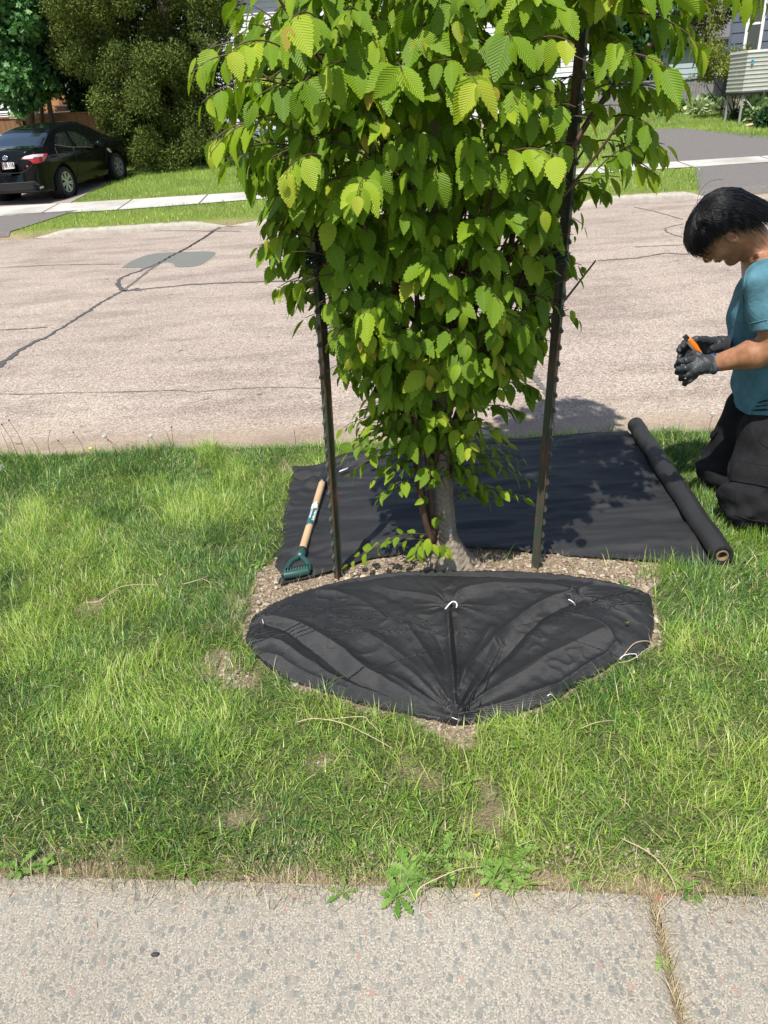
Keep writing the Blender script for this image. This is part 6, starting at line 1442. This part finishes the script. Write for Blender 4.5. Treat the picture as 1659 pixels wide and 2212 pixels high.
# louvred shutter and a white heat pump by the left house
sx0 = P(-14, 240, HL-.2)[0]; q0 = P(10, 238, HL-.2); q1 = P(12, 288, HL-.2); sh_ = thing('louvred_shutter', 'dark louvred shutter in a white frame at the left edge', 'shutter', (q0[0], HL-.2, q1[2])); mb = MB()
for k in range(12): z = q1[2]+(q0[2]-q1[2])*k/12; mb.obox((q0[0]-.5, HL-.15, z), (.55, 0, 0), (0, .03, .02), (0, -.004, .006))
mb.build('louvres', MAT['wtrim'], sh_, False); mb = MB(); mb.box((q0[0]-1.1, HL-.10, q1[2]-.05), (q0[0]+.05, HL-.07, q0[2]+.05)); mb.build('backing', MAT['black'], sh_, False)
a0 = P(15, 286, HL-1.2); a1 = P(43, 250, HL-1.2); hpu = thing('heat_pump', 'white outdoor heat pump unit with two fan grilles behind the car roof', 'heat pump', (a0[0], HL-1.2, a0[2])); mb = MB(); mb.box((a0[0], HL-1.2, a0[2]-.2), (a1[0], HL-.85, a1[2])); mb.build('case', MAT['wtrim'], hpu, False)
for k in range(2): mb = MB(); c = np.array([(a0[0]+a1[0])/2-.02, HL-1.205, a0[2]+(a1[2]-a0[2])*(.18+.5*k)]); mb.tube([c, c-np.array([0, .02, 0])], (a1[2]-a0[2])*.24, 20); mb.build('fan_grille', simple('grille_grey', (0.22, 0.24, 0.25), .6) if k == 0 else bpy.data.materials['grille_grey'], hpu)
# grey fence on the right
f0 = hit(1421, 236); f1 = hit(1557, 218); fy = (f0[1]+f1[1])/2; fy = 24.2; fa = P(1300, 240, fy+.3); fb = P(1562, 215, fy)
board_fence((fa[0], fy+.6, 0), (fb[0], fy, 0), .02, P(1500, 172, fy)[2]-float(terr(9, fy)), 44, 'grey_fence', 'weathered grey board fence behind the shrubs on the right', MAT['grey_w'])
# lavender-white low fence panel beside the cedar
v0 = P(500, 345, 20.9); v1 = P(620, 340, 20.9); pf = board_fence((v0[0]-.5, 20.95, 0), (v1[0]+1.5, 20.9, 0), .03, P(540, 298, 20.9)[2]-float(terr(v0[0], 20.9)), 14, 'vinyl_fence', 'low white vinyl fence right of the cedar', MAT['wtrim'], .03, True)
# condenser on its bracket stand
AY = 20.1; c0 = P(1603, 203, AY); c1 = P(1612, 111, AY); ac = thing('condenser', 'grey-beige ribbed air conditioning unit on a metal stand at the right edge', 'air conditioner', (c0[0], AY, float(terr(c0[0], AY)))); acw = 1.05
mb = MB(); z0, z1 = c0[2], c1[2]; nrb = 9; MAT['acm'] = simple('ac_beige', (0.40, 0.40, 0.355), 0.5); MAT['acl'] = simple('ac_rib', (0.60, 0.60, 0.54), 0.5)
mb.box((c0[0], AY, z0+.03), (c0[0]+acw, AY+.9, z1-.03)); 
mb.build('case', MAT['acm'], ac, False); mb = MB()
for k in range(nrb):
    z = z0+.06+(z1-z0-.1)*k/nrb; mb.box((c0[0]-.012, AY-.014, z), (c0[0]+acw+.012, AY-.002, z+.022)); mb.box((c0[0]-.012, AY-.002, z), (c0[0]-.002, AY+.9, z+.022))
mb.build('ribs', MAT['acl'], ac, False); mb = MB(); mb.box((c0[0]-.02, AY-.02, z1-.03), (c0[0]+acw+.02, AY+.92, z1+.02)); mb.build('lid', MAT['wtrim'], ac, False); mb = MB(); mb.box((c0[0]-.02, AY-.02, z0-.02), (c0[0]+acw+.02, AY+.92, z0+.028)); mb.build('tray', MAT['black'], ac, False)
gz0 = float(terr(c0[0], AY)); MAT['galv'] = simple('grey_stand', (0.30, 0.30, 0.29), 0.6)
for dx in (.05, acw-.05):
    for dy in (.05, .85): mb = MB(); mb.box((c0[0]+dx-.02, AY+dy-.02, gz0), (c0[0]+dx+.02, AY+dy+.02, z0-.02)); mb.build('leg', MAT['galv'], ac, False)
mb = MB(); mb.tube([(c0[0]+.05, AY+.05, z0-.03), (c0[0]+acw*.6, AY+.1, gz0+.02)], .018, 6); mb.build('brace', MAT['galv'], ac)
hk = thing('blue_tag', 'small blue hook stuck on the side of the air conditioning unit', 'hook', P(1625, 134, AY-.03)); mb = MB(); q = P(1625, 134, AY-.03); mb.tube(spline([q+(0, 0, .05), q+(.02, 0, 0), q+(-.01, 0, -.05)], 8), .022, 6); hb = mb.build('loop', simple('bright_blue', (0.03, 0.25, 0.42), .5), hk)
# ------------------------------------------------------------------ foliage built of many small leaves
def leafcloud(cent, rad, n, lw, ll, droop, tone_mu, name, mat, parent, clump=True, seed=0, flat=0.0, shell=0.55, star=False):
    """leaf-sized faces in clumps over a set of ellipsoids"""
    r2 = np.random.default_rng(seed+5); cent = np.array(cent, float); rad = np.array(rad, float); vol = rad.prod(1)**(2/3); pick = r2.choice(len(cent), n, p=vol/vol.sum())
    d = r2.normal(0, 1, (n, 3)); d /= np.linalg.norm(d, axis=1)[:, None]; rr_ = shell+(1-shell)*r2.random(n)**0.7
    p = cent[pick]+d*rad[pick]*rr_[:, None]; p = p+r2.normal(0, .035, p.shape)
    a = r2.normal(0, 1, (n, 3))+d*0.8; a[:, 2] -= droop; a /= np.linalg.norm(a, axis=1)[:, None]
    b = np.cross(a, d+r2.normal(0, .5, (n, 3))); b /= np.linalg.norm(b, axis=1)[:, None]; c = np.cross(a, b)
    L = ll*r2.uniform(.6, 1.4, n)[:, None]; W = lw*r2.uniform(.6, 1.4, n)[:, None]
    if star: # lobed leaf
        ang = np.array([90, 55, 35, 10, -25, -60, -90, -120, -155, -190, -215, -235])*PI/180; rad2 = np.array([1, .55, .95, .5, .8, .45, .35, .45, .8, .5, .95, .55])
        V = np.stack([p+a*L*.5*(rad2[k]*math.sin(ang[k]))+b*L*.5*rad2[k]*math.cos(ang[k])+c*L*.05*(k % 2) for k in range(12)], 1); F = np.arange(n)[:, None]*12+np.arange(12)[None]; m = 12
    else:
        V = np.stack([p, p+a*L*.5+b*W*.5+c*W*.15, p+a*L, p+a*L*.5-b*W*.5+c*W*.15], 1); F = np.arange(n)[:, None]*4+np.arange(4)[None]; m = 4
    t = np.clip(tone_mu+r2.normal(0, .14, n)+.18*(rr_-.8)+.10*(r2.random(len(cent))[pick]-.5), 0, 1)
    return mk(name, V.reshape(-1, 3), F, mat, parent, False, attrs={'tone': np.repeat(t, m)})
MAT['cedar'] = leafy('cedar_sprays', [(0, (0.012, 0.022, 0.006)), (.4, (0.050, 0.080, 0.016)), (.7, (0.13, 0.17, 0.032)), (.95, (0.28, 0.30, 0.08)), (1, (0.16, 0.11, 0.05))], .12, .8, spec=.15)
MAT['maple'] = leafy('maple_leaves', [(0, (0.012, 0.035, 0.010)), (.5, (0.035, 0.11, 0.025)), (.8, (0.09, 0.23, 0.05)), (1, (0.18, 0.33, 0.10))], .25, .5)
MAT['shrubl'] = leafy('shrub_leaves', [(0, (0.05, 0.09, 0.012)), (.5, (0.14, 0.19, 0.02)), (1, (0.33, 0.34, 0.05))], .3, .5)
def tree_thing(name, label, base, cents, rads, n, lw, ll, droop, tone, mat, trunks, seed, cat='tree', **kw):
    root = thing(name, label, cat, base); mbt = MB()
    for pts, r0_, r1_ in trunks: s = spline(pts, 12); mbt.tube(s, np.linspace(r0_, r1_, 12), 8)
    if trunks: mbt.build('trunk', MAT['bark_d'], root)
    leafcloud(cents, rads, n, lw, ll, droop, tone, 'crown', mat, root, seed=seed, **kw); return root
MAT['bark_d'] = simple('dark_bark', (0.075, 0.055, 0.042), .9, noise=12, bump=.8, bscale=50, var=.4)
# cedar: overlapping drooping masses placed along its outline
def blobs(pxs, Y, seed, depth=.5, jy=.8):
    r3 = random.Random(seed); C_, R_ = [], []
    for (a, b, r) in pxs:
        y = Y+r3.uniform(-jy, jy); c = P(a, b, y); s = r*c[1]*1.02/FP; C_.append(c); R_.append((s, s*depth+.1, s*r3.uniform(.8, 1.15)))
    return C_, R_
pxs = []; r3 = random.Random(4)
def inside_c(x, y):
    lft = np.interp(y, [-160, 0, 35, 115, 174, 215, 278, 340, 366], [150, 120, 100, 130, 150, 215, 226, 258, 285]); rgt = np.interp(y, [-160, 0, 150, 250, 340, 366], [500, 520, 512, 500, 478, 455]); return lft, rgt
for y in range(-160, 352, 30):
    l0, r0_ = inside_c(0, y); x = l0+16
    while x < r0_-12: pxs.append((x+r3.uniform(-14, 14), y+r3.uniform(-14, 14), r3.choice((12, 18, 26, 34))*r3.uniform(.9, 1.1))); x += 34
C_, R_ = blobs(pxs, 20.3, 4, 1.0, .95)
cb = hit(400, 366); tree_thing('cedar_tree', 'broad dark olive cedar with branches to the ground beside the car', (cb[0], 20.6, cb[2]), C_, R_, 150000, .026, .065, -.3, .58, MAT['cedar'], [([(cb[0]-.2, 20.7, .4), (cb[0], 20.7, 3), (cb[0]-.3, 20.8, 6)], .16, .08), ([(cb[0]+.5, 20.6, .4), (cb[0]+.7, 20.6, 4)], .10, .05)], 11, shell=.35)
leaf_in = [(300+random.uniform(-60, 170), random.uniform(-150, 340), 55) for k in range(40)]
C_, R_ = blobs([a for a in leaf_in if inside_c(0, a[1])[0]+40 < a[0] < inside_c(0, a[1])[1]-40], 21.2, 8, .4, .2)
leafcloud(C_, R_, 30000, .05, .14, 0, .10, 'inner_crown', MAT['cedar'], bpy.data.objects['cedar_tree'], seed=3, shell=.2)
# maple on the left: sunlit leaf sprays in front of a deep crown
pxs = [(r3.uniform(-40, 112), r3.uniform(-80, 60), r3.uniform(22, 38)) for k in range(22)]+[(r3.uniform(-30, 62), r3.uniform(60, 215), r3.uniform(16, 30)) for k in range(22)]+[(95, 170, 18), (103, 190, 22), (85, 205, 20), (70, 218, 16), (112, 182, 12), (40, 235, 14)]
C_, R_ = blobs(pxs, 21.0, 21, .7, .6); tb_ = P(72, 300, 21.6); tb2 = P(118, 300, 21.8)
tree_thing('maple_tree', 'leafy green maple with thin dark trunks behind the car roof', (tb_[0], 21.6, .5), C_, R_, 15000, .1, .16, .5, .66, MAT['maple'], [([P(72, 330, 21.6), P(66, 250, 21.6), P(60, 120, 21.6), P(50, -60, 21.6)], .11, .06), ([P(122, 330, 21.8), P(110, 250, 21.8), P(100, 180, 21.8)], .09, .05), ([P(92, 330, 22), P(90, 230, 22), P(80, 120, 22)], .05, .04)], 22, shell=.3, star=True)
pxs = [(r3.uniform(20, 240), r3.uniform(-120, 215), r3.uniform(28, 45)) for k in range(60)]+[(r3.uniform(150, 232), r3.uniform(180, 232), 20) for k in range(10)]; C_, R_ = blobs(pxs, 23.0, 23, .8, .5)
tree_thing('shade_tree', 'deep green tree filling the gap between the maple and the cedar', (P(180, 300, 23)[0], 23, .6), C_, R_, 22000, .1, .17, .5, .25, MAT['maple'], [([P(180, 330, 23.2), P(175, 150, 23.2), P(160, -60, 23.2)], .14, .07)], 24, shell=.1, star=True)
# maple and loose trees on the right
pxs = [(r3.uniform(1240, 1400), r3.uniform(-150, 150), r3.uniform(28, 48)) for k in range(40)]+[(1440, 60, 30), (1462, 95, 18), (1475, 70, 22), (1480, 30, 26), (1462, 108, 14), (1330, 180, 30), (1360, 200, 25)]
C_, R_ = blobs(pxs, 26.5, 31, .7, .8)
tree_thing('dark_maple', 'dark leafy maple right of the hornbeam, in front of the pale house', (P(1340, 230, 26.5)[0], 26.5, .9), C_, R_, 16000, .1, .17, .4, .42, MAT['maple'], [([P(1345, 240, 26.6), P(1350, 100, 26.6), P(1360, -80, 26.6)], .16, .08)], 32, shell=.2, star=True)
pxs = [(r3.uniform(1480, 1580), r3.uniform(-90, 70), r3.uniform(12, 26)) for k in range(26)]; C_, R_ = blobs(pxs, 24.8, 33, .7, .6)
tree_thing('birch_tree', 'light airy green tree at the left corner of the blue house', (P(1520, 230, 24.8)[0], 24.8, .9), C_, R_, 3800, .05, .10, .3, .60, MAT['shrubl'], [([P(1530, 235, 24.8), P(1525, 100, 24.8), P(1515, -80, 24.8)], .05, .03)], 34, shell=.2)
pxs = [(r3.uniform(1512, 1605), r3.uniform(105, 165), r3.uniform(10, 17)) for k in range(24)]+[(1600, 150, 12), (1590, 195, 8), (1525, 160, 10)]; C_, R_ = blobs(pxs, 21.6, 35, .8, .4)
sb = hit(1575, 246); tree_thing('yellow_shrub', 'yellow-green shrub on bare branching stems before the blue house', (sb[0], 21.7, sb[2]), C_, R_, 5200, .035, .065, .2, .66, MAT['shrubl'],
    [([P(1582, 243, 21.7), P(1570, 215, 21.7), P(1540, 170, 21.7), P(1528, 140, 21.7)], .022, .008), ([P(1584, 243, 21.7), P(1588, 200, 21.7), P(1575, 150, 21.7)], .024, .008), ([P(1588, 243, 21.7), P(1600, 205, 21.7), P(1602, 150, 21.7)], .022, .008), ([P(1575, 243, 21.7), P(1550, 222, 21.7), P(1528, 190, 21.7), P(1520, 160, 21.7)], .018, .006), ([P(1586, 243, 21.7), P(1578, 190, 21.7), P(1560, 130, 21.7)], .018, .006)], 36, 'shrub', shell=.1)
def bush(px, py, r, label, name='garden_shrub', mat='maple', tone=.7, n=1200, lw=.05, ll=.10, droop=-.2, cat='shrub', flatz=.8):
    g_ = hit(px, py); s = r*g_[1]/FP; tree_thing(name, label, g_, [g_+np.array([0, 0, s*flatz]), g_+np.array([s*.4, -.05, s*flatz*.7]), g_+np.array([-s*.4, -.05, s*flatz*.7])], [(s, s*.7, s*flatz), (s*.6, s*.5, s*flatz*.7), (s*.6, s*.5, s*flatz*.7)], n, lw, ll, droop, tone, MAT[mat], [], int(px), cat, shell=.3)
bush(1528, 240, 17, 'round mid-green shrub against the grey fence'); bush(1488, 232, 13, 'tall thin light green shrub left of the round shrub', tone=.85, flatz=2.0); bush(1462, 243, 14, 'low dark green plant at the left of the grey fence', tone=.6); bush(1440, 250, 10, 'white-flowered plant at the left end of the grey fence', tone=.95, mat='maple')
MAT['hosta'] = leafy('hosta_leaves', [(0, (0.06, 0.14, 0.03)), (.5, (0.20, 0.32, 0.10)), (1, (0.62, 0.66, 0.40))], .25, .5)
bush(1507, 245, 15, 'pale variegated hosta clump in front of the round shrub', 'hosta_plant', 'hosta', .75, 500, .09, .26, .2, 'plant', .55); bush(1549, 241, 9, 'small pale hosta right of the round shrub', 'hosta_plant', 'hosta', .7, 260, .08, .22, .2, 'plant', .6)
bush(1640, 262, 24, 'large variegated hosta under the air conditioning unit', 'hosta_plant', 'hosta', .55, 900, .10, .30, .2, 'plant', .9); bush(1655, 275, 20, 'dark spreading shrub at the right edge of the lawn', tone=.35); bush(1600, 256, 14, 'low dark ground plant below the yellow shrub stems', tone=.4, flatz=.4)
g_ = hit(1632, 273); pk2 = thing('pink_toy', 'small pale pink toy lying on the far right lawn', 'toy', g_); V, F = nets(lambda p: smin(s_ell(p, g_+np.array([.12, 0, .05]), (.09, .06, .05)), s_cap(p, g_+np.array([-.22, 0, .03]), g_+np.array([.1, 0, .06]), .03, .04), .02), g_-.35, g_+.35, .02); mk('body', V, F, simple('pale_pink', (0.62, 0.40, 0.36), .7), pk2)
bush(470, 352, 22, 'low leafy green plants at the right foot of the cedar', tone=.5, flatz=.7, mat='cedar', n=3000, lw=.03, ll=.08)
#@@SMALL
# ------------------------------------------------------------------ weeds, stalks and litter on the near strip
MAT['weed'] = leafy('weed_leaf', [(0, (0.05, 0.13, 0.02)), (.5, (0.13, 0.27, 0.04)), (1, (0.27, 0.42, 0.10))], .3, .5)
MAT['stalk'] = leafy('pale_stalk', [(0, (0.42, 0.33, 0.18)), (1, (0.62, 0.52, 0.34))], .15, .6); MAT['redstalk'] = simple('reddish_stalk', (0.20, 0.085, 0.05), .7); MAT['fluff'] = simple('seed_fluff', (0.62, 0.60, 0.55), .9)
def rosette(px, py, n, L, label, name='dandelion_plant', z=0.005, tone=.55, group=None):
    g_ = G(px, py, z); U, F = [], []; root = None; Vs = []; Fs = []; tn = []; o = 0
    for k in range(n):
        a = 2*PI*k/n+random.uniform(-.4, .4); el = random.uniform(.1, .6); l = L*.82*random.uniform(.5, 1.15); d = np.array([math.cos(a), math.sin(a), 0]); s = np.array([-d[1], d[0], 0]); m = 13; t0 = np.clip(tone+random.uniform(-.2, .25), 0, 1); q = g_.copy(); ang = el
        for i in range(m+1):
            t = i/m; w = L*.105*(math.sin(PI*min(1, t*1.0)**1.6)**.8+.10)*(1.25 if i % 2 else .62)*(0.3 if i == m else 1)
            if i > 0: q = q+(d*math.cos(ang)+np.array([0, 0, math.sin(ang)]))*l/m; ang -= 1.1*el/m*1.4
            q[2] = max(q[2], z+.002); Vs += [q+s*w+(0, 0, w*.3), q.copy(), q-s*w+(0, 0, w*.3)]
        for i in range(m): b = o+3*i; Fs += [(b, b+1, b+4, b+3), (b+1, b+2, b+5, b+4)]
        o += 3*(m+1); tn += [t0]*(3*(m+1))
    ob = mk(name, Vs, Fs, MAT['weed'], None, attrs={'tone': tn}); return tag(ob, label, 'weed', group)
rosette(885, 1885, 11, .085, 'toothed broadleaf weed flopping over the pavement edge, left of the pair', tone=.6); rosette(860, 1935, 8, .07, 'broadleaf weed with leaf tips lying on the pavement edge', tone=.5); rosette(960, 1850, 4, .10, 'broadleaf weed with one long pale leaf pointing right', tone=.85)
rosette(1090, 1880, 10, .085, 'toothed broadleaf weed standing near the pavement edge, right of the pair', tone=.6); rosette(1430, 2082, 8, .032, 'small bright green weed growing in the pavement joint', z=.004, tone=.8); rosette(1505, 1945, 6, .030, 'narrow weed leaning onto the pavement just right of the joint', tone=.4)
rosette(40, 1880, 6, .07, 'broadleaf weed at the left end of the pavement edge', tone=.6); rosette(560, 1222, 4, .05, 'light green weed on the soil left of the shovel grip', tone=.9); rosette(1345, 1262, 5, .035, 'small green weed on soil behind the right end of the front cloth', tone=.5); rosette(405, 992, 9, .06, 'wilted grey-green weed pile on the grass near the road', tone=.1)
rosette(1240, 1905, 5, .05, 'green rosette at the pavement edge, right of centre', tone=.5); rosette(1010, 1690, 4, .05, 'low green weed in the thin grass below the front cloth', tone=.8); rosette(410, 1875, 6, .06, 'flat weed in the thin grass at the pavement edge, left of centre', tone=.5)
for p_, n_, L_, t_, lb in (((905,1905),9,.07,.7,'toothed weed between the flopping weed and the arched stem'), ((1060,1895),8,.06,.75,'light green weed just left of the right-hand toothed weed'), ((1120,1900),8,.06,.55,'dark-edged weed at the right end of the pavement-edge weed clump'),
        ((1105,1850),6,.08,.8,'upright broadleaf weed behind the right-hand toothed weed'), ((870,1900),7,.07,.45,'dull green weed at the left end of the pavement-edge weed clump'), ((1480,1920),6,.045,.5,'small weed in the grass above the pavement joint'), ((100,1870),6,.05,.6,'low weed in grass near the left end of the pavement edge'),
        ((740,1930),5,.05,.5,'small weed at the pavement edge left of the weed clump')): rosette(*p_, n_, L_, lb, tone=t_)
def stalk(px, hgt, label, head=None, lean=(0, 0), rad=.0013, mat='redstalk', ht=.008, name='dandelion_stalk'):
    g_ = G(*px); root = thing(name, label, 'flower stalk', g_, 'stalks standing along the road edge'); top = g_+np.array([lean[0], lean[1], hgt]); mb = MB(); mb.tube(spline([g_, g_+np.array([lean[0]*.2, lean[1]*.2, hgt*.55]), top], 10), rad, 5); mb.build('stem', MAT[mat], root)
    if head == 'bud': V, F = nets(lambda p: s_ell(p, top, (.0045, .0045, .007)), top-.012, top+.012, .002); mk('bud', V, F, MAT['redstalk'], root)
    elif head == 'puff':
        mb = MB(); 
        for k in range(160):
            d = rng.normal(0, 1, 3); d /= np.linalg.norm(d); mb.add([top+d*.005, top+d*ht*1.7+np.array([.0006, 0, 0]), top+d*ht*1.7-np.array([.0006, 0, 0])], [(0, 1, 2)]); q = top+d*ht*1.7; e = np.cross(d, [0, 0, 1.0])*.0025; f_ = np.cross(d, e); mb.add([q+e, q+f_, q-e, q-f_], [(0, 1, 2, 3)])
        mb.build('seed_head', MAT['fluff'], root, False)
    elif head == 'yellow': V, F = nets(lambda p: s_ell(p, top, (.012, .012, .006)), top-.018, top+.018, .003); mk('flower', V, F, simple('dandelion_yellow', (0.75, 0.55, 0.02), .6), root)
ords = ['first', 'second', 'third', 'fourth', 'fifth', 'sixth', 'seventh', 'eighth', 'ninth', 'tenth', 'eleventh', 'twelfth', 'thirteenth', 'fourteenth', 'fifteenth']
SP = [((25, 988), .15, None, (-.01, 0)), ((40, 990), .20, 'bud', (-.03, 0)), ((60, 990), .22, 'bud', (-.04, .01)), ((90, 992), .13, None, (-.02, 0)), ((110, 990), .17, None, (.05, 0)), ((148, 988), .10, 'bud', (-.03, 0)), ((185, 985), .14, 'bud', (-.03, 0)), ((252, 982), .11, 'puff', (-.04, 0)),
      ((262, 982), .09, 'bud', (-.05, 0)), ((342, 978), .10, 'puff', (-.02, 0)), ((372, 975), .12, None, (-.01, 0)), ((378, 975), .14, 'bud', (.01, 0)), ((640, 965), .10, None, (0, 0)), ((1198, 945), .12, 'bud', (-.05, 0)), ((1530, 935), .10, 'puff', (.01, 0))]
for i, (p, h, hd, ln) in enumerate(SP): stalk(p, h, f"{ords[i]} dandelion stalk from the left at the road edge, {dict(puff='with a white seed head', bud='with a closed brown tip').get(hd, 'bare and reddish')}", hd, ln)
stalk((200, 985), .045, 'yellow dandelion flower among the stalks at the road edge', 'yellow'); stalk((4, 1030), .05, 'dandelion seed head at the left edge of the grass', 'puff', (0, 0), ht=.014)
def lying(px, label, r=.0014, z=.035, name='dry_stem', tone=.7, group=None):
    pts = [G(a, b, z*(1 if 0 < i < len(px)-1 else .45)) for i, (a, b) in enumerate(px)]; mb = MB(); r *= .72; mb.tube(spline(pts, 26), np.linspace(r, r*.6, 26), 6); o = mb.build(name, MAT['stalk']); a = o.data.attributes.new('tone', 'FLOAT', 'POINT'); a.data.foreach_set('value', np.full(len(o.data.vertices), tone, np.float32)); tag(o, label, 'dry stem', group)
lying([(182,1301),(215,1298),(250,1272),(290,1263),(340,1264)], 'long curved dry stem lying on the grass at left', .0022); lying([(215,1296),(235,1285),(255,1275),(262,1285)], 'short hooked dry stem touching the long curved one', .0018)
lying([(395,1262),(430,1252),(452,1243)], 'pale dry stem lying on grass left of the shovel', .0022); lying([(435,1250),(452,1258),(455,1275),(448,1290)], 'hooked dry stem on grass left of the bed', .0018); lying([(20,1105),(22,1085),(32,1062)], 'upright pale stem at the left edge of the grass', .002)
lying([(640,1560),(680,1552),(740,1562),(800,1590),(850,1618)], 'long dry stem in the grass in front of the cloth', .002); lying([(700,1555),(780,1548),(800,1562),(830,1590)], 'arched dry stem crossing the long one before the cloth', .0018)
lying([(900,1948),(905,1920),(950,1895),(1000,1876),(1045,1872)], 'pale arched stem over the weeds at the pavement edge', .0022, .05); lying([(1340,1810),(1400,1840),(1440,1880),(1460,1920),(1452,1940),(1424,1970),(1418,2000)], 'long pale stem curving from the grass down to the joint', .002, .03)
lying([(1412,2012),(1440,2016),(1478,2018)], 'short straight dry stem lying across the pavement joint', .0015, .008); lying([(1340,1425),(1370,1390),(1400,1385),(1408,1395)], 'looped pale stem at the right tip of the front cloth', .0018); lying([(1250,1575),(1290,1560),(1330,1556)], 'dry stem in the grass right of the front cloth', .0018)
lying([(1335,1432),(1365,1425),(1400,1400),(1420,1392)], 'pinkish dry stem running off the right hem of the cloth', .0016)
lying([(905,990),(925,960),(960,948)], 'pale bent stem beside the cloth fold near the road', .0015)
def dead_leaf(px, s, mat, label, z=.01):
    c = G(*px, z); V = []; n = 16
    for k in range(n): a = 2*PI*k/n; r = s*(1 if k % 2 else .8); V.append(c+np.array([r*.8*math.cos(a), r*.55*math.sin(a), .25*s*math.cos(2*a)+.004*random.random()]))
    V.append(c+(0, 0, s*.12)); tag(mk('dead_leaf', V, [(k, (k+1) % n, n) for k in range(n)], mat, None, False), label, 'leaf')
dead_leaf((1424, 1938), .012, simple('red_leaf', (0.42, 0.10, 0.07), .7), 'curled red leaf at the pavement edge near the joint'); dead_leaf((1030, 1932), .012, simple('tan_leaf', (0.50, 0.36, 0.16), .8), 'small tan leaf on straw at the pavement edge')
dead_leaf((1208, 936), .014, simple('orange_leaf', (0.60, 0.36, 0.08), .7), 'yellow-orange leaf at the road edge behind the back cloth'); dead_leaf((1354, 1345), .010, MAT['weed'], 'small green leaf fragment on the right of the front cloth', .05)
c = G(335, 2062, .006); V, F = nets(lambda p: s_ell(p, c, (.010, .005, .005)), c-.015, c+.015, .003); tag(mk('pebble', V, F, simple('dark_stone', (0.03, 0.033, 0.04), .7)), 'dark chip of stone on the pavement, left of centre', 'pebble')
# tufts of seed grass in front of the roll and round the knees
for i, (px, n, L, lab) in enumerate((((1430, 1245), 120, .10, 'tall grass tuft hiding the near edge of the back cloth by the roll'), ((1530, 1090), 70, .09, 'tall grass tuft at the far knee of the kneeling person'), ((1620, 1170), 150, .08, 'tall grass tuft before the near knee of the kneeling person'))):
    c = G(*px); x = c[0]+rng.normal(0, .045, n); y = c[1]+rng.normal(0, .014, n); o = blades(x, y, 0*x, rng.uniform(.6, 1.2, n)*L, rng.uniform(.0015, .003, n), rng.uniform(.3, .8, n), np.abs(rng.normal(.3, .2, n)), rng.uniform(0, 2*PI, n), 'grass_tuft', MAT['grass'], 4); del o['kind']; tag(o, lab, 'grass tuft')
# thick leaning blades at the pavement edge
x = rng.uniform(-.75, .75, 160); y = walk_edge(x)+rng.uniform(-.01, .10, 160); k = fbm(x, y, 8, 77) > .5; x, y = x[k], y[k]
